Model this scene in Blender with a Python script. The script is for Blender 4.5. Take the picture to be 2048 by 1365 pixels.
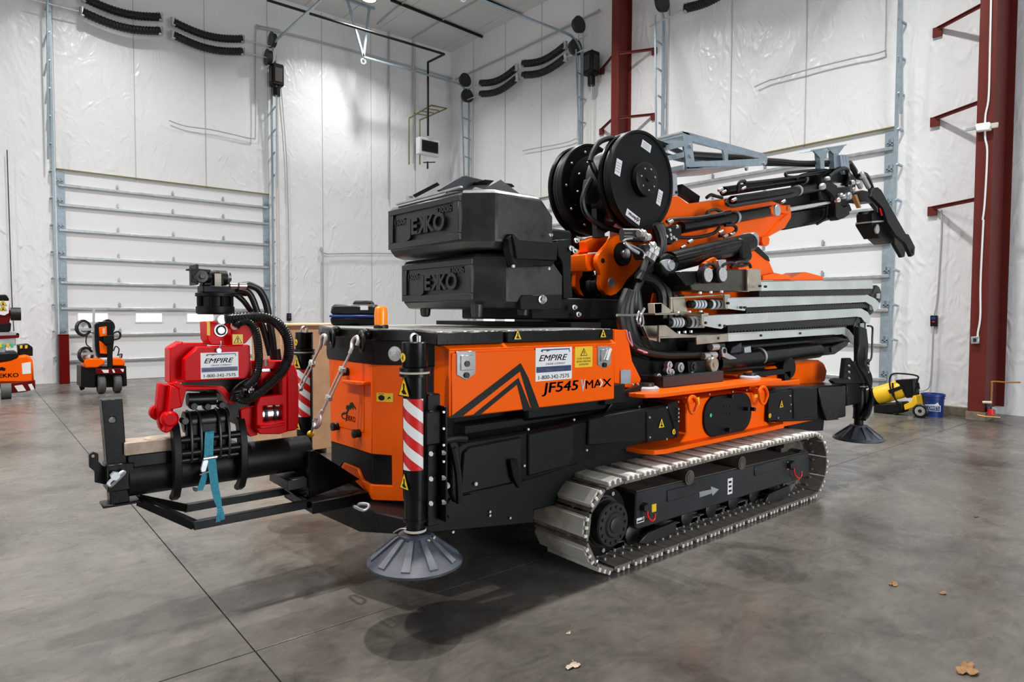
import bpy, bmesh, math, random
from math import *
from mathutils import Vector, Matrix
random.seed(7)
for o in list(bpy.data.objects): bpy.data.objects.remove(o)
SC = bpy.context.scene
COL = SC.collection

# ------------------------------------------------------------------ camera
F_PX, CAM_H = 1300.0, 1.65
PIT, ROL, YAW = radians(2.27), radians(.23), radians(50.2)
_fh = Vector((cos(YAW), sin(YAW), 0)); _r = Vector((sin(YAW), -cos(YAW), 0)); _z = Vector((0, 0, 1))
_fw = _fh*cos(PIT) - _z*sin(PIT); _u = _fh*sin(PIT) + _z*cos(PIT)
CR = _r*cos(ROL) + _u*sin(ROL); CU = -_r*sin(ROL) + _u*cos(ROL); CF = _fw
CAM = Vector((0, 0, CAM_H))
cd = bpy.data.cameras.new('camera'); cam = bpy.data.objects.new('camera', cd); COL.objects.link(cam)
cd.sensor_width = 36; cd.lens = F_PX/2048*36; cd.clip_end = 200
cam.matrix_world = Matrix(((CR.x, CU.x, -CF.x, 0), (CR.y, CU.y, -CF.y, 0), (CR.z, CU.z, -CF.z, CAM_H), (0, 0, 0, 1)))
SC.camera = cam

# ------------------------------------------------------------------ world, lights, exposure
W = bpy.data.worlds.new('sky'); SC.world = W; W.use_nodes = True
W.node_tree.nodes['Background'].inputs[0].default_value = (.80, .90, 1, 1)
W.node_tree.nodes['Background'].inputs[1].default_value = 1.2
SC.view_settings.view_transform = 'Standard'; SC.view_settings.look = 'None'
SC.view_settings.gamma = 1; SC.view_settings.use_curve_mapping = False
SC.view_settings.exposure = 0.30
def area(name, loc, target, sx, sy, power, col=(1, 1, 1)):
    l = bpy.data.lights.new(name, 'AREA'); l.shape = 'RECTANGLE'; l.size = sx; l.size_y = sy; l.energy = power; l.color = col
    o = bpy.data.objects.new(name, l); COL.objects.link(o); o.location = loc
    o.rotation_euler = (Vector(target)-Vector(loc)).to_track_quat('-Z', 'Y').to_euler(); return o
# daylight through the open door behind the viewer; west area light is added fill
area('daylight_door_south', (5.5, -7.9, 2.6), (5.5, 0, 2.3), 5.0, 5.0, 620, (.93, .97, 1))
area('added_fill_west', (-8.9, 4.5, 2.6), (0, 4.5, 2.3), 5.0, 5.0, 60, (.93, .97, 1))
LAMP_W = 300

# ------------------------------------------------------------------ pixel (2048 x 1365) to a point on a real plane
def _ray(u, v): return CF*F_PX + CR*(u-1024) + CU*(682.5-v)
def AY(u, v, y): d = _ray(u, v); return CAM + d*((y-CAM.y)/d.y)
def AX(u, v, x): d = _ray(u, v); return CAM + d*((x-CAM.x)/d.x)
def AZ(u, v, z): d = _ray(u, v); return CAM + d*((z-CAM.z)/d.z)
def AP(u, v, p, n): d = _ray(u, v); n = Vector(n); return CAM + d*((Vector(p)-CAM).dot(n)/d.dot(n))
def V(*a): return Vector(a)

# ------------------------------------------------------------------ materials
def mat(name, col, rough=.5, metal=0, spec=.5, coat=0, emit=None, es=1, noise=0, nscale=8, bump=0, bscale=40, alpha=1, trans=0, rvar=0):
    m = bpy.data.materials.new(name); m.use_nodes = True; nt = m.node_tree; b = nt.nodes['Principled BSDF']
    c = (*col, 1) if len(col) == 3 else col
    b.inputs['Base Color'].default_value = c; b.inputs['Roughness'].default_value = rough; b.inputs['Metallic'].default_value = metal
    b.inputs['Specular IOR Level'].default_value = spec; b.inputs['Coat Weight'].default_value = coat; b.inputs['Coat Roughness'].default_value = .08
    b.inputs['Transmission Weight'].default_value = trans
    if emit: b.inputs['Emission Color'].default_value = (*emit, 1); b.inputs['Emission Strength'].default_value = es
    if noise or bump or rvar:
        tc = nt.nodes.new('ShaderNodeTexCoord')
        if noise or rvar:
            n = nt.nodes.new('ShaderNodeTexNoise'); n.inputs['Scale'].default_value = nscale; n.inputs['Detail'].default_value = 6; n.inputs['Roughness'].default_value = .6
            nt.links.new(tc.outputs['Object'], n.inputs['Vector'])
            if noise:
                r = nt.nodes.new('ShaderNodeValToRGB'); r.color_ramp.elements[0].position = .3; r.color_ramp.elements[1].position = .7
                r.color_ramp.elements[0].color = (*[max(0, x*(1-noise)) for x in c[:3]], 1); r.color_ramp.elements[1].color = (*[min(1, x*(1+noise)) for x in c[:3]], 1)
                nt.links.new(n.outputs['Fac'], r.inputs['Fac']); nt.links.new(r.outputs['Color'], b.inputs['Base Color'])
            if rvar:
                mr = nt.nodes.new('ShaderNodeMapRange'); mr.inputs['From Min'].default_value = .3; mr.inputs['From Max'].default_value = .7
                mr.inputs['To Min'].default_value = max(.02, rough-rvar); mr.inputs['To Max'].default_value = min(1, rough+rvar)
                nt.links.new(n.outputs['Fac'], mr.inputs['Value']); nt.links.new(mr.outputs['Result'], b.inputs['Roughness'])
        if bump:
            n2 = nt.nodes.new('ShaderNodeTexNoise'); n2.inputs['Scale'].default_value = bscale; n2.inputs['Detail'].default_value = 4
            bp = nt.nodes.new('ShaderNodeBump'); bp.inputs['Strength'].default_value = bump; bp.inputs['Distance'].default_value = .01
            nt.links.new(tc.outputs['Object'], n2.inputs['Vector']); nt.links.new(n2.outputs['Fac'], bp.inputs['Height']); nt.links.new(bp.outputs['Normal'], b.inputs['Normal'])
    return m
M = {}
M['orange'] = mat('orange_paint', (.95, .118, .0), .34, spec=.13, bump=.03, bscale=120)
M['black'] = mat('black_paint', (.0042, .0042, .0045), .30, spec=.22, bump=.04, bscale=60, rvar=.06)
M['blackm'] = mat('black_matt', (.0065, .0065, .007), .45, spec=.18, bump=.05, bscale=80)
M['rubber'] = mat('black_rubber', (.005, .005, .0055), .40, spec=.4, bump=.05, bscale=60)
M['dark'] = mat('dark_grey_steel', (.012, .0125, .014), .42, noise=.3, nscale=12, bump=.08, bscale=60)
M['frame'] = mat('undercarriage_grey', (.017, .018, .022), .42, noise=.4, nscale=5, bump=.05, bscale=50)
M['dusty'] = mat('dusty_steel', (.075, .062, .050), .7, noise=.5, nscale=14, bump=.15, bscale=60)
M['red'] = mat('red_paint', (.60, .0, .003), .34, spec=.10, bump=.03, bscale=120)
M['zinc'] = mat('zinc_plate', (.50, .53, .55), .38, metal=.75, noise=.18, nscale=9, bump=.04, bscale=60)
M['steelw'] = mat('bright_zinc', (.62, .62, .60), .32, metal=.45, noise=.15, nscale=30)
M['galv'] = mat('galvanised_steel', (.36, .44, .50), .42, metal=.6, noise=.15, nscale=12, bump=.03)
M['stain'] = mat('stainless_plate', (.50, .45, .36), .30, metal=.85, noise=.25, nscale=5)
M['chrome'] = mat('chrome', (.75, .75, .76), .16, metal=1, noise=.1, nscale=20)
M['bolt'] = mat('zinc_bolt', (.62, .62, .62), .35, metal=.8)
M['slate2'] = mat('worn_slate_plastic', (.085, .092, .115), .5, noise=.3, nscale=14, bump=.08, bscale=50)
M['slate'] = mat('slate_plastic', (.042, .048, .066), .48, noise=.35, nscale=9, bump=.08, bscale=50)
M['white'] = mat('white_print', (.80, .80, .80), .4)
M['navy'] = mat('navy_print', (.012, .03, .14), .4)
M['yellow'] = mat('yellow_print', (.86, .55, .01), .4)
M['ink'] = mat('black_print', (.006, .006, .006), .45, spec=.2)
M['redp'] = mat('red_print', (.62, .01, .012), .4)
M['sky'] = mat('sky_blue_print', (.25, .5, .72), .4)
M['pad'] = mat('track_pad_rubber', (.60, .58, .53), .75, noise=.35, nscale=7, bump=.12, bscale=40)
M['shoe'] = mat('dusty_track_steel', (.15, .13, .11), .7, noise=.45, nscale=14, bump=.15, bscale=60)
M['wood'] = mat('pine_wood', (.44, .34, .26), .7, noise=.25, nscale=16, bump=.1)
M['timber'] = mat('weathered_timber', (.17, .14, .10), .8, noise=.3, nscale=10)
M['ply'] = mat('plywood', (.56, .33, .19), .7, noise=.12, nscale=6)
M['strap'] = mat('teal_webbing', (.03, .26, .36), .7, noise=.2, nscale=60, bump=.3, bscale=300)
M['maroon'] = mat('maroon_primer', (.120, .016, .012), .55, spec=.25, noise=.12, nscale=4)
M['bollard'] = mat('bollard_red', (.12, .002, .002), .45, spec=.15)
M['hyellow'] = mat('heater_yellow', (.80, .47, .01), .4)
M['bucket'] = mat('bucket_blue', (.008, .035, .22), .4)
M['amber'] = mat('amber_lens', (.95, .28, .01), .15, trans=.35, emit=(1, .25, 0), es=.18)
M['glassw'] = mat('lit_window', (.9, .9, .9), .3, emit=(1, 1, 1), es=1.6)
M['lamp'] = mat('lamp_diffuser', (.9, .9, .9), .3, emit=(1, .97, .9), es=14)
M['nylon'] = mat('white_nylon_roller', (.72, .76, .80), .35)
M['hosewrap'] = mat('hose_guard', (.005, .005, .0055), .25, spec=.5)
M['doorw'] = mat('white_door_panel', (.76, .77, .78), .45, bump=.02)
M['beige'] = mat('seal_beige', (.55, .50, .40), .6)
M['brass'] = mat('brass_pipe', (.45, .22, .06), .4, metal=.6)
M['pink'] = mat('pink_print', (.75, .28, .34), .5)
M['green'] = mat('green_lamp', (.05, .5, .2), .3)
M['olive'] = mat('copper_pipe', (.22, .19, .07), .45, metal=.5)
M['leaf'] = mat('dry_leaf', (.25, .13, .05), .8, noise=.4, nscale=40)
M['lens'] = mat('lamp_lens', (.50, .51, .50), .25, metal=.15, noise=.3, nscale=60)
M['grill'] = mat('heater_grill', (.03, .025, .02), .5)

# ------------------------------------------------------------------ mesh builder
class MB:
    def __init__(s): s.v = []; s.f = []; s.m = []; s.mi = 0
    def use(s, i): s.mi = i; return s
    def add(s, vs, fs):
        b = len(s.v); s.v += [tuple(x) for x in vs]
        for f in fs: s.f.append(tuple(i+b for i in f)); s.m.append(s.mi)
        return s
    def box(s, x0, x1, y0, y1, z0, z1):
        p = [(x, y, z) for z in (z0, z1) for x, y in ((x0, y0), (x1, y0), (x1, y1), (x0, y1))]
        return s.add(p, [(3, 2, 1, 0), (4, 5, 6, 7), (0, 1, 5, 4), (1, 2, 6, 5), (2, 3, 7, 6), (3, 0, 4, 7)])
    def ext(s, pts, vec):
        n = len(pts); vec = Vector(vec); a = [Vector(p) for p in pts]; b = [p+vec for p in a]
        return s.add(a+b, [tuple(reversed(range(n))), tuple(range(n, 2*n))]+[(i, (i+1) % n, n+(i+1) % n, n+i) for i in range(n)])
    def exth(s, outer, holes, vec):
        # planar plate with holes, extruded by vec
        vec = Vector(vec); bm = bmesh.new(); es = []
        for lp in [outer]+holes:
            vs = [bm.verts.new(Vector(p)) for p in lp]
            es += [bm.edges.new((vs[i], vs[(i+1) % len(vs)])) for i in range(len(vs))]
        bmesh.ops.triangle_fill(bm, use_beauty=True, edges=es)
        bm.verts.index_update(); co = [v.co.copy() for v in bm.verts]; n = len(co)
        fs = [tuple(v.index for v in f.verts) for f in bm.faces]
        bd = [(e.verts[0].index, e.verts[1].index) for e in bm.edges if len(e.link_faces) == 1]
        bm.free()
        return s.add(co+[c+vec for c in co], fs+[tuple(reversed([i+n for i in f])) for f in fs]+[(a, b, b+n, a+n) for a, b in bd])
    def pxy(s, px, y, t): return s.ext([AY(u, v, y) for u, v in px], (0, t, 0))
    def pxx(s, px, x, t): return s.ext([AX(u, v, x) for u, v in px], (t, 0, 0))
    def cyl(s, p0, p1, r, r2=None, n=20, caps=True):
        p0 = Vector(p0); p1 = Vector(p1); r2 = r if r2 is None else r2; d = (p1-p0).normalized()
        a = d.orthogonal().normalized(); b = d.cross(a); vs = []
        for p, q in ((p0, r), (p1, r2)): vs += [p+(a*cos(2*pi*i/n)+b*sin(2*pi*i/n))*q for i in range(n)]
        fs = [(i, (i+1) % n, n+(i+1) % n, n+i) for i in range(n)]
        if caps: fs += [tuple(reversed(range(n))), tuple(range(n, 2*n))]
        return s.add(vs, fs)
    def ring(s, c, axis, r0, r1, h, n=28):
        return s.lathe([(r0, 0), (r1, 0), (r1, h), (r0, h), (r0, 0)], c, axis, n, caps=False)
    def lathe(s, prof, o, axis, n=28, caps=True, ref=None, a0=0, a1=2*pi):
        o = Vector(o); d = Vector(axis).normalized(); a = (Vector(ref) if ref else d.orthogonal()).normalized(); b = d.cross(a)
        full = abs(a1-a0-2*pi) < 1e-6; k = n if full else n+1; vs = []
        for r, h in prof: vs += [o+d*h+(a*cos(a0+(a1-a0)*i/n)+b*sin(a0+(a1-a0)*i/n))*r for i in range(k)]
        fs = []
        for j in range(len(prof)-1):
            for i in range(n): i2 = (i+1) % k; fs.append((j*k+i, j*k+i2, (j+1)*k+i2, (j+1)*k+i))
        if caps and full: fs += [tuple(reversed(range(k))), tuple((len(prof)-1)*k+i for i in range(k))]
        return s.add(vs, fs)
    def tube(s, pts, r, n=8, sub=6, caps=True, closed=False, ribs=0, rr=1.0):
        P = [Vector(p) for p in pts]
        if sub > 1 and len(P) > 2:
            Q = []; m = len(P)
            rng = range(m if closed else m-1)
            for i in rng:
                p0 = P[(i-1) % m] if closed else P[max(i-1, 0)]; p1 = P[i]; p2 = P[(i+1) % m]; p3 = P[(i+2) % m] if closed else P[min(i+2, m-1)]
                for k in range(sub):
                    t = k/sub; Q.append(.5*((2*p1)+(p2-p0)*t+(2*p0-5*p1+4*p2-p3)*t*t+(-p0+3*p1-3*p2+p3)*t**3))
            if not closed: Q.append(P[-1])
            P = Q
        m = len(P); vs = []; nrm = None
        for i, p in enumerate(P):
            t = (P[(i+1) % m]-P[i-1]) if closed else (P[min(i+1, m-1)]-P[max(i-1, 0)])
            t = t.normalized() if t.length > 1e-9 else Vector((0, 0, 1))
            if nrm is None: nrm = t.orthogonal().normalized()
            else: nrm = (nrm-t*nrm.dot(t)); nrm = nrm.normalized() if nrm.length > 1e-9 else t.orthogonal().normalized()
            b = t.cross(nrm); rad = r*(rr if (ribs and (i % 2)) else 1)
            vs += [p+(nrm*cos(2*pi*k/n)+b*sin(2*pi*k/n))*rad for k in range(n)]
        fs = []
        for i in range(m if closed else m-1):
            j = (i+1) % m
            for k in range(n): k2 = (k+1) % n; fs.append((i*n+k, i*n+k2, j*n+k2, j*n+k))
        if caps and not closed: fs += [tuple(reversed(range(n))), tuple((m-1)*n+k for k in range(n))]
        return s.add(vs, fs)
    def bar(s, p0, p1, w, h, up=(0, 0, 1)):
        p0 = Vector(p0); p1 = Vector(p1); d = (p1-p0).normalized(); sd = d.cross(Vector(up)).normalized(); u = sd.cross(d)
        vs = [p+sd*a*w/2+u*b*h/2 for p in (p0, p1) for a, b in ((-1, -1), (1, -1), (1, 1), (-1, 1))]
        return s.add(vs, [(3, 2, 1, 0), (4, 5, 6, 7), (0, 1, 5, 4), (1, 2, 6, 5), (2, 3, 7, 6), (3, 0, 4, 7)])
    def ball(s, c, r, n=12, sz=1):
        return s.lathe([(r*sin(pi*i/8)+1e-4, -r*sz*cos(pi*i/8)) for i in range(9)], c, (0, 0, 1), n)
    def hexb(s, c, axis, r, h): return s.cyl(c, Vector(c)+Vector(axis).normalized()*h, r, n=6)
    def text(s, txt, o, xd, yd, size, width=None, shear=0, bold=0, align='LEFT', lift=.0015, depth=0, mirror=False):
        cu = bpy.data.curves.new('t', 'FONT'); cu.body = txt; cu.size = 1; cu.shear = shear; cu.offset = bold if depth else 0; cu.align_x = 'LEFT'; cu.resolution_u = 3; cu.extrude = depth
        ob = bpy.data.objects.new('t', cu); COL.objects.link(ob)
        dg = bpy.context.evaluated_depsgraph_get(); dg.update(); me = ob.evaluated_get(dg).to_mesh()
        vs = [v.co.copy() for v in me.vertices]; fs = [tuple(p.vertices) for p in me.polygons]
        ob.evaluated_get(dg).to_mesh_clear(); bpy.data.objects.remove(ob); bpy.data.curves.remove(cu)
        if not vs: return s
        x0 = min(v.x for v in vs); x1 = max(v.x for v in vs); sx = size if width is None else width/(x1-x0)
        off = 0 if align == 'LEFT' else -(x1-x0)*sx/2
        xd = Vector(xd).normalized(); yd = Vector(yd).normalized(); nn = xd.cross(yd)
        if mirror:
            for v in vs: v.x = x0+x1-v.x
        for kx, ky in (((-1, 0), (1, 0), (0, 1), (0, -1)) if bold and not depth else ((0, 0),)):
            s.add([Vector(o)+xd*((v.x-x0+kx*bold)*sx+off)+yd*(v.y+ky*bold*.6)*size+nn*(lift+v.z) for v in vs], fs)
        return s
    def quad(s, o, xd, yd, w, h, lift=0, t=.001):
        xd = Vector(xd).normalized(); yd = Vector(yd).normalized(); nn = xd.cross(yd); o = Vector(o)+nn*lift
        return s.ext([o, o+xd*w, o+xd*w+yd*h, o+yd*h], nn*t)
    def poly2(s, o, xd, yd, pts, lift=.001, t=.0008):
        xd = Vector(xd).normalized(); yd = Vector(yd).normalized(); nn = xd.cross(yd)
        return s.ext([Vector(o)+xd*a+yd*b+nn*lift for a, b in pts], nn*t)
    def build(s, name, mats, parent=None, bev=0, smooth=True, ang=38, seg=1):
        me = bpy.data.meshes.new(name)
        off = parent['_o'] if parent is not None and '_o' in parent else (0, 0, 0)
        ox, oy, oz = off
        me.from_pydata([(x-ox, y-oy, z-oz) for x, y, z in s.v], [], s.f)
        bm = bmesh.new(); bm.from_mesh(me); bmesh.ops.recalc_face_normals(bm, faces=bm.faces); bm.to_mesh(me); bm.free()
        if not isinstance(mats, (list, tuple)): mats = [mats]
        for m in mats: me.materials.append(M[m] if isinstance(m, str) else m)
        for p, i in zip(me.polygons, s.m): p.material_index = i; p.use_smooth = smooth
        if smooth: me.set_sharp_from_angle(angle=radians(ang))
        o = bpy.data.objects.new(name, me); COL.objects.link(o)
        if parent is not None: o.parent = parent; o['_o'] = list(off)
        if bev:
            b = o.modifiers.new('bevel', 'BEVEL'); b.width = bev; b.segments = seg; b.limit_method = 'ANGLE'; b.angle_limit = radians(40); b.harden_normals = False
        return o
def tag(o, label, cat, group=None):
    o['label'] = label; o['category'] = cat
    if group: o['group'] = group
    return o
def thing(name, loc, label, cat, group=None):
    o = bpy.data.objects.new(name, None); COL.objects.link(o); o.location = loc; o['_o'] = list(loc); o.empty_display_size = .1
    return tag(o, label, cat, group)
def struct(o): o['kind'] = 'structure'; return o
def copy_tree(o, parent=None, delta=None):
    c = o.copy(); COL.objects.link(c); c.parent = parent
    if delta is not None: c.location = Vector(o.location)+Vector(delta)
    for ch in o.children: copy_tree(ch, c)
    return c
def warn(mb, c, xd, yd, h, inkmat=1, ymat=0):
    # yellow warning triangle with a black border and mark, c is the centre of the base
    w = h*1.0; mb.use(inkmat).poly2(c, xd, yd, [(-w/2, 0), (w/2, 0), (0, h)], .0012)
    mb.use(ymat).poly2(c, xd, yd, [(-w*.42, h*.05), (w*.42, h*.05), (0, h*.90)], .0022)
    mb.use(inkmat).poly2(c, xd, yd, [(-w*.05, h*.12), (w*.24, h*.14), (w*.05, h*.34), (w*.06, h*.6), (-w*.06, h*.62), (-w*.05, h*.34), (-w*.2, h*.22)], .0032)
    return mb
# ------------------------------------------------------------------ setting
LW, RW, CEIL, X0, Y0 = 18.7, 12.8, 10.6, -9.0, -8.0
def concrete():
    m = bpy.data.materials.new('polished_concrete'); m.use_nodes = True; nt = m.node_tree; b = nt.nodes['Principled BSDF']; N = nt.nodes.new; L = nt.links.new
    g = N('ShaderNodeNewGeometry')
    def noise(sc, det, rough, dist=0, sx=1, sy=1):
        mp = N('ShaderNodeMapping'); mp.inputs['Scale'].default_value = (sx, sy, 1); L(g.outputs['Position'], mp.inputs['Vector'])
        n = N('ShaderNodeTexNoise'); n.inputs['Scale'].default_value = sc; n.inputs['Detail'].default_value = det; n.inputs['Roughness'].default_value = rough; n.inputs['Distortion'].default_value = dist
        L(mp.outputs['Vector'], n.inputs['Vector']); return n
    def ramp(n, stops):
        r = N('ShaderNodeValToRGB'); e = r.color_ramp.elements
        while len(e) < len(stops): e.new(.5)
        for k, (p, c) in zip(e, stops): k.position = p; k.color = (*c, 1)
        L(n.outputs['Fac'], r.inputs['Fac']); return r
    def mix(a, c, f, t='MULTIPLY'):
        x = N('ShaderNodeMixRGB'); x.blend_type = t
        if isinstance(f, float): x.inputs[0].default_value = f
        else: L(f, x.inputs[0])
        L(a, x.inputs[1]); L(c, x.inputs[2]); return x.outputs[0]
    base = ramp(noise(.55, 8, .62, .6), [(.30, (.062, .055, .048)), (.48, (.116, .106, .094)), (.72, (.168, .157, .142))])
    blot = ramp(noise(1.3, 7, .68, 1.1, 1, .7), [(.34, (.45, .45, .47)), (.47, (.9, .9, .9)), (.6, (1.05, 1.04, 1.02)), (.8, (1.2, 1.18, 1.14))])
    swirl = ramp(noise(5, 9, .72, 2.2, .6, 1.4), [(.32, (.66, .65, .64)), (.52, (1, 1, 1)), (.72, (1.25, 1.23, 1.2))])
    spk = ramp(noise(55, 3, .6), [(.27, (.45, .43, .42)), (.36, (1, 1, 1))])
    c = mix(base.outputs[0], blot.outputs[0], .85); c = mix(c, swirl.outputs[0], .8); c = mix(c, spk.outputs[0], .6)
    L(c, b.inputs['Base Color'])
    rr = ramp(noise(2.2, 7, .7, 1.4), [(.3, (.17, .17, .17)), (.7, (.42, .42, .42))]); L(rr.outputs[0], b.inputs['Roughness'])
    bp = N('ShaderNodeBump'); bp.inputs['Strength'].default_value = .10; bp.inputs['Distance'].default_value = .004
    L(noise(9, 8, .7, .5).outputs['Fac'], bp.inputs['Height']); L(bp.outputs['Normal'], b.inputs['Normal'])
    b.inputs['Specular IOR Level'].default_value = .5
    return m
M['concrete'] = concrete()
def vinyl():
    m = bpy.data.materials.new('white_vinyl_facing'); m.use_nodes = True; nt = m.node_tree; b = nt.nodes['Principled BSDF']; N = nt.nodes.new; L = nt.links.new
    g = N('ShaderNodeNewGeometry'); b.inputs['Base Color'].default_value = (.765, .775, .79, 1); b.inputs['Roughness'].default_value = .30
    b.inputs['Specular IOR Level'].default_value = .5
    hs = []
    for sc, sx, sz, dist, wgt in ((1.1, 1, .45, 1.5, 1.0), (2.6, 1.0, .6, 2.5, .40), (7, 1.3, .45, 1.5, .10)):
        mp = N('ShaderNodeMapping'); mp.inputs['Scale'].default_value = (sx, sx, sz); mp.inputs['Rotation'].default_value = (.35*sc % .7, .3, 0); L(g.outputs['Position'], mp.inputs['Vector'])
        n = N('ShaderNodeTexNoise'); n.noise_type = 'RIDGED_MULTIFRACTAL' if sc > 2 else 'FBM'; n.inputs['Scale'].default_value = sc; n.inputs['Detail'].default_value = 3; n.inputs['Distortion'].default_value = dist
        L(mp.outputs['Vector'], n.inputs['Vector'])
        mu = N('ShaderNodeMath'); mu.operation = 'MULTIPLY'; mu.inputs[1].default_value = wgt; L(n.outputs['Fac'], mu.inputs[0]); hs.append(mu)
    a = N('ShaderNodeMath'); L(hs[0].outputs[0], a.inputs[0]); L(hs[1].outputs[0], a.inputs[1])
    a2 = N('ShaderNodeMath'); L(a.outputs[0], a2.inputs[0]); L(hs[2].outputs[0], a2.inputs[1])
    bp = N('ShaderNodeBump'); bp.inputs['Strength'].default_value = .5; bp.inputs['Distance'].default_value = .09
    L(a2.outputs[0], bp.inputs['Height']); L(bp.outputs['Normal'], b.inputs['Normal'])
    return m
M['vinyl'] = vinyl()
M['ceil'] = mat('white_liner_panel', (.66, .66, .65), .5, bump=.05, bscale=3)
M['seam'] = mat('seam_grey', (.42, .42, .42), .5)
# floor of cast slabs with saw-cut joints
fl = struct(MB().box(X0-.2, 13.8, Y0-.2, LW+.3, -.3, -.03).build('floor', M['dusty']))
JX, JY = 1.036, 3.2
for xa, xb in ((X0-.2, JX-.003), (JX+.003, 13.8)):
    for ya, yb in ((Y0-.2, JY-.003), (JY+.003, 10.9), (10.906, LW+.3)):
        MB().box(xa, xb, ya, yb, -.032, 0).build('slab', 'concrete', fl, bev=.002)
# walls: padded insulation sheets held by vertical seams
def sheet(mb, P, a0, a1, z0, z1, n=(14, 14), puff=.018):
    vs = []; na, nz = n
    for j in range(nz+1):
        for i in range(na+1):
            a = a0+(a1-a0)*i/na; z = z0+(z1-z0)*j/nz
            vs.append(P(a, puff*sin(pi*i/na)**.6*(.75+.25*sin(3*z+a*2)), z))
    mb.add(vs, [(j*(na+1)+i, j*(na+1)+i+1, (j+1)*(na+1)+i+1, (j+1)*(na+1)+i) for j in range(nz) for i in range(na)])
def PL(a, d, z): return (a, LW-d, z)
def PR(a, d, z): return (RW-d, a, z)
def wall(name, P, A0, A1, doors, zt, step=1.53, sm=True):
    mb = MB(); cuts = sorted(set([A0, A1]+[d for dd in doors for d in dd]))
    edges = []
    for a, b in zip(cuts, cuts[1:]):
        k = max(1, round((b-a)/step)); edges += [a+(b-a)*i/k for i in range(k)]
    edges.append(A1)
    w = None; seams = []
    for a, b in zip(edges, edges[1:]):
        mid = (a+b)/2; isd = any(d0 < mid < d1 for d0, d1 in doors)
        sheet(mb, P, a, b, 5.0 if isd else 0, zt); seams.append((a, 5.0 if isd else 0))
    w = struct(mb.build(name, 'vinyl'))
    for a, z in seams[1:]:
        t = MB(); p, q = P(a-.006, .0, z), P(a+.006, .012, zt); t.box(min(p[0], q[0]), max(p[0], q[0]), min(p[1], q[1]), max(p[1], q[1]), p[2], q[2]); t.build('seam', 'seam', w)
    return w
D1, D2, D3 = (1.62, 6.58), (12.42, 17.38), (4.66, 9.62)
wall('wall_left', PL, X0, RW+.2, [D1], CEIL)
wall('wall_right', PR, 3.22, LW, [D2, D3], CEIL)
def PR2(a, d, z): return (13.45-d, a, z)
wall('wall_right', PR2, Y0, 3.22, [], CEIL).name = 'wall_right_end'
struct(MB().box(12.78, 13.5, 3.21, 3.25, 0, CEIL).build('wall_right_return', 'vinyl'))
def opening(name, axis, c, a0, a1, o0, o1):
    mb = MB()
    for p, q, z0, z1 in ((a0, o0, 0, CEIL), (o1, a1, 0, CEIL), (o0, o1, 5.1, CEIL)):
        if axis == 'y': mb.box(p, q, c-.2, c, z0, z1)
        else: mb.box(c-.2, c, p, q, z0, z1)
    struct(mb.build(name, 'ceil'))
opening('wall_back', 'y', Y0, X0-.2, 13.7, 3.0, 8.0)
opening('wall_far', 'x', X0, Y0-.2, LW+.1, 2.0, 7.0)  # unseen opening, added where the west fill light stands
ce = MB(); ce.box(X0-.2, 13.7, Y0-.2, LW+.1, CEIL+.03, CEIL+.2); ce = struct(ce.build('ceiling', 'ceil'))
for i in range(19):
    xa = X0+i*1.19; MB().box(xa+.004, xa+1.186, Y0, LW, CEIL, CEIL+.028).build('panel', 'ceil', ce, bev=.006)
struct(MB().box(7.0, 12.8, LW-.05, LW-.02, 0, .14).build('baseboard_left', 'timber'))
struct(MB().box(RW-.12, RW-.0, 3.05, 4.5, 0, .14).build('baseboard_right', 'timber', bev=.004))
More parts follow.
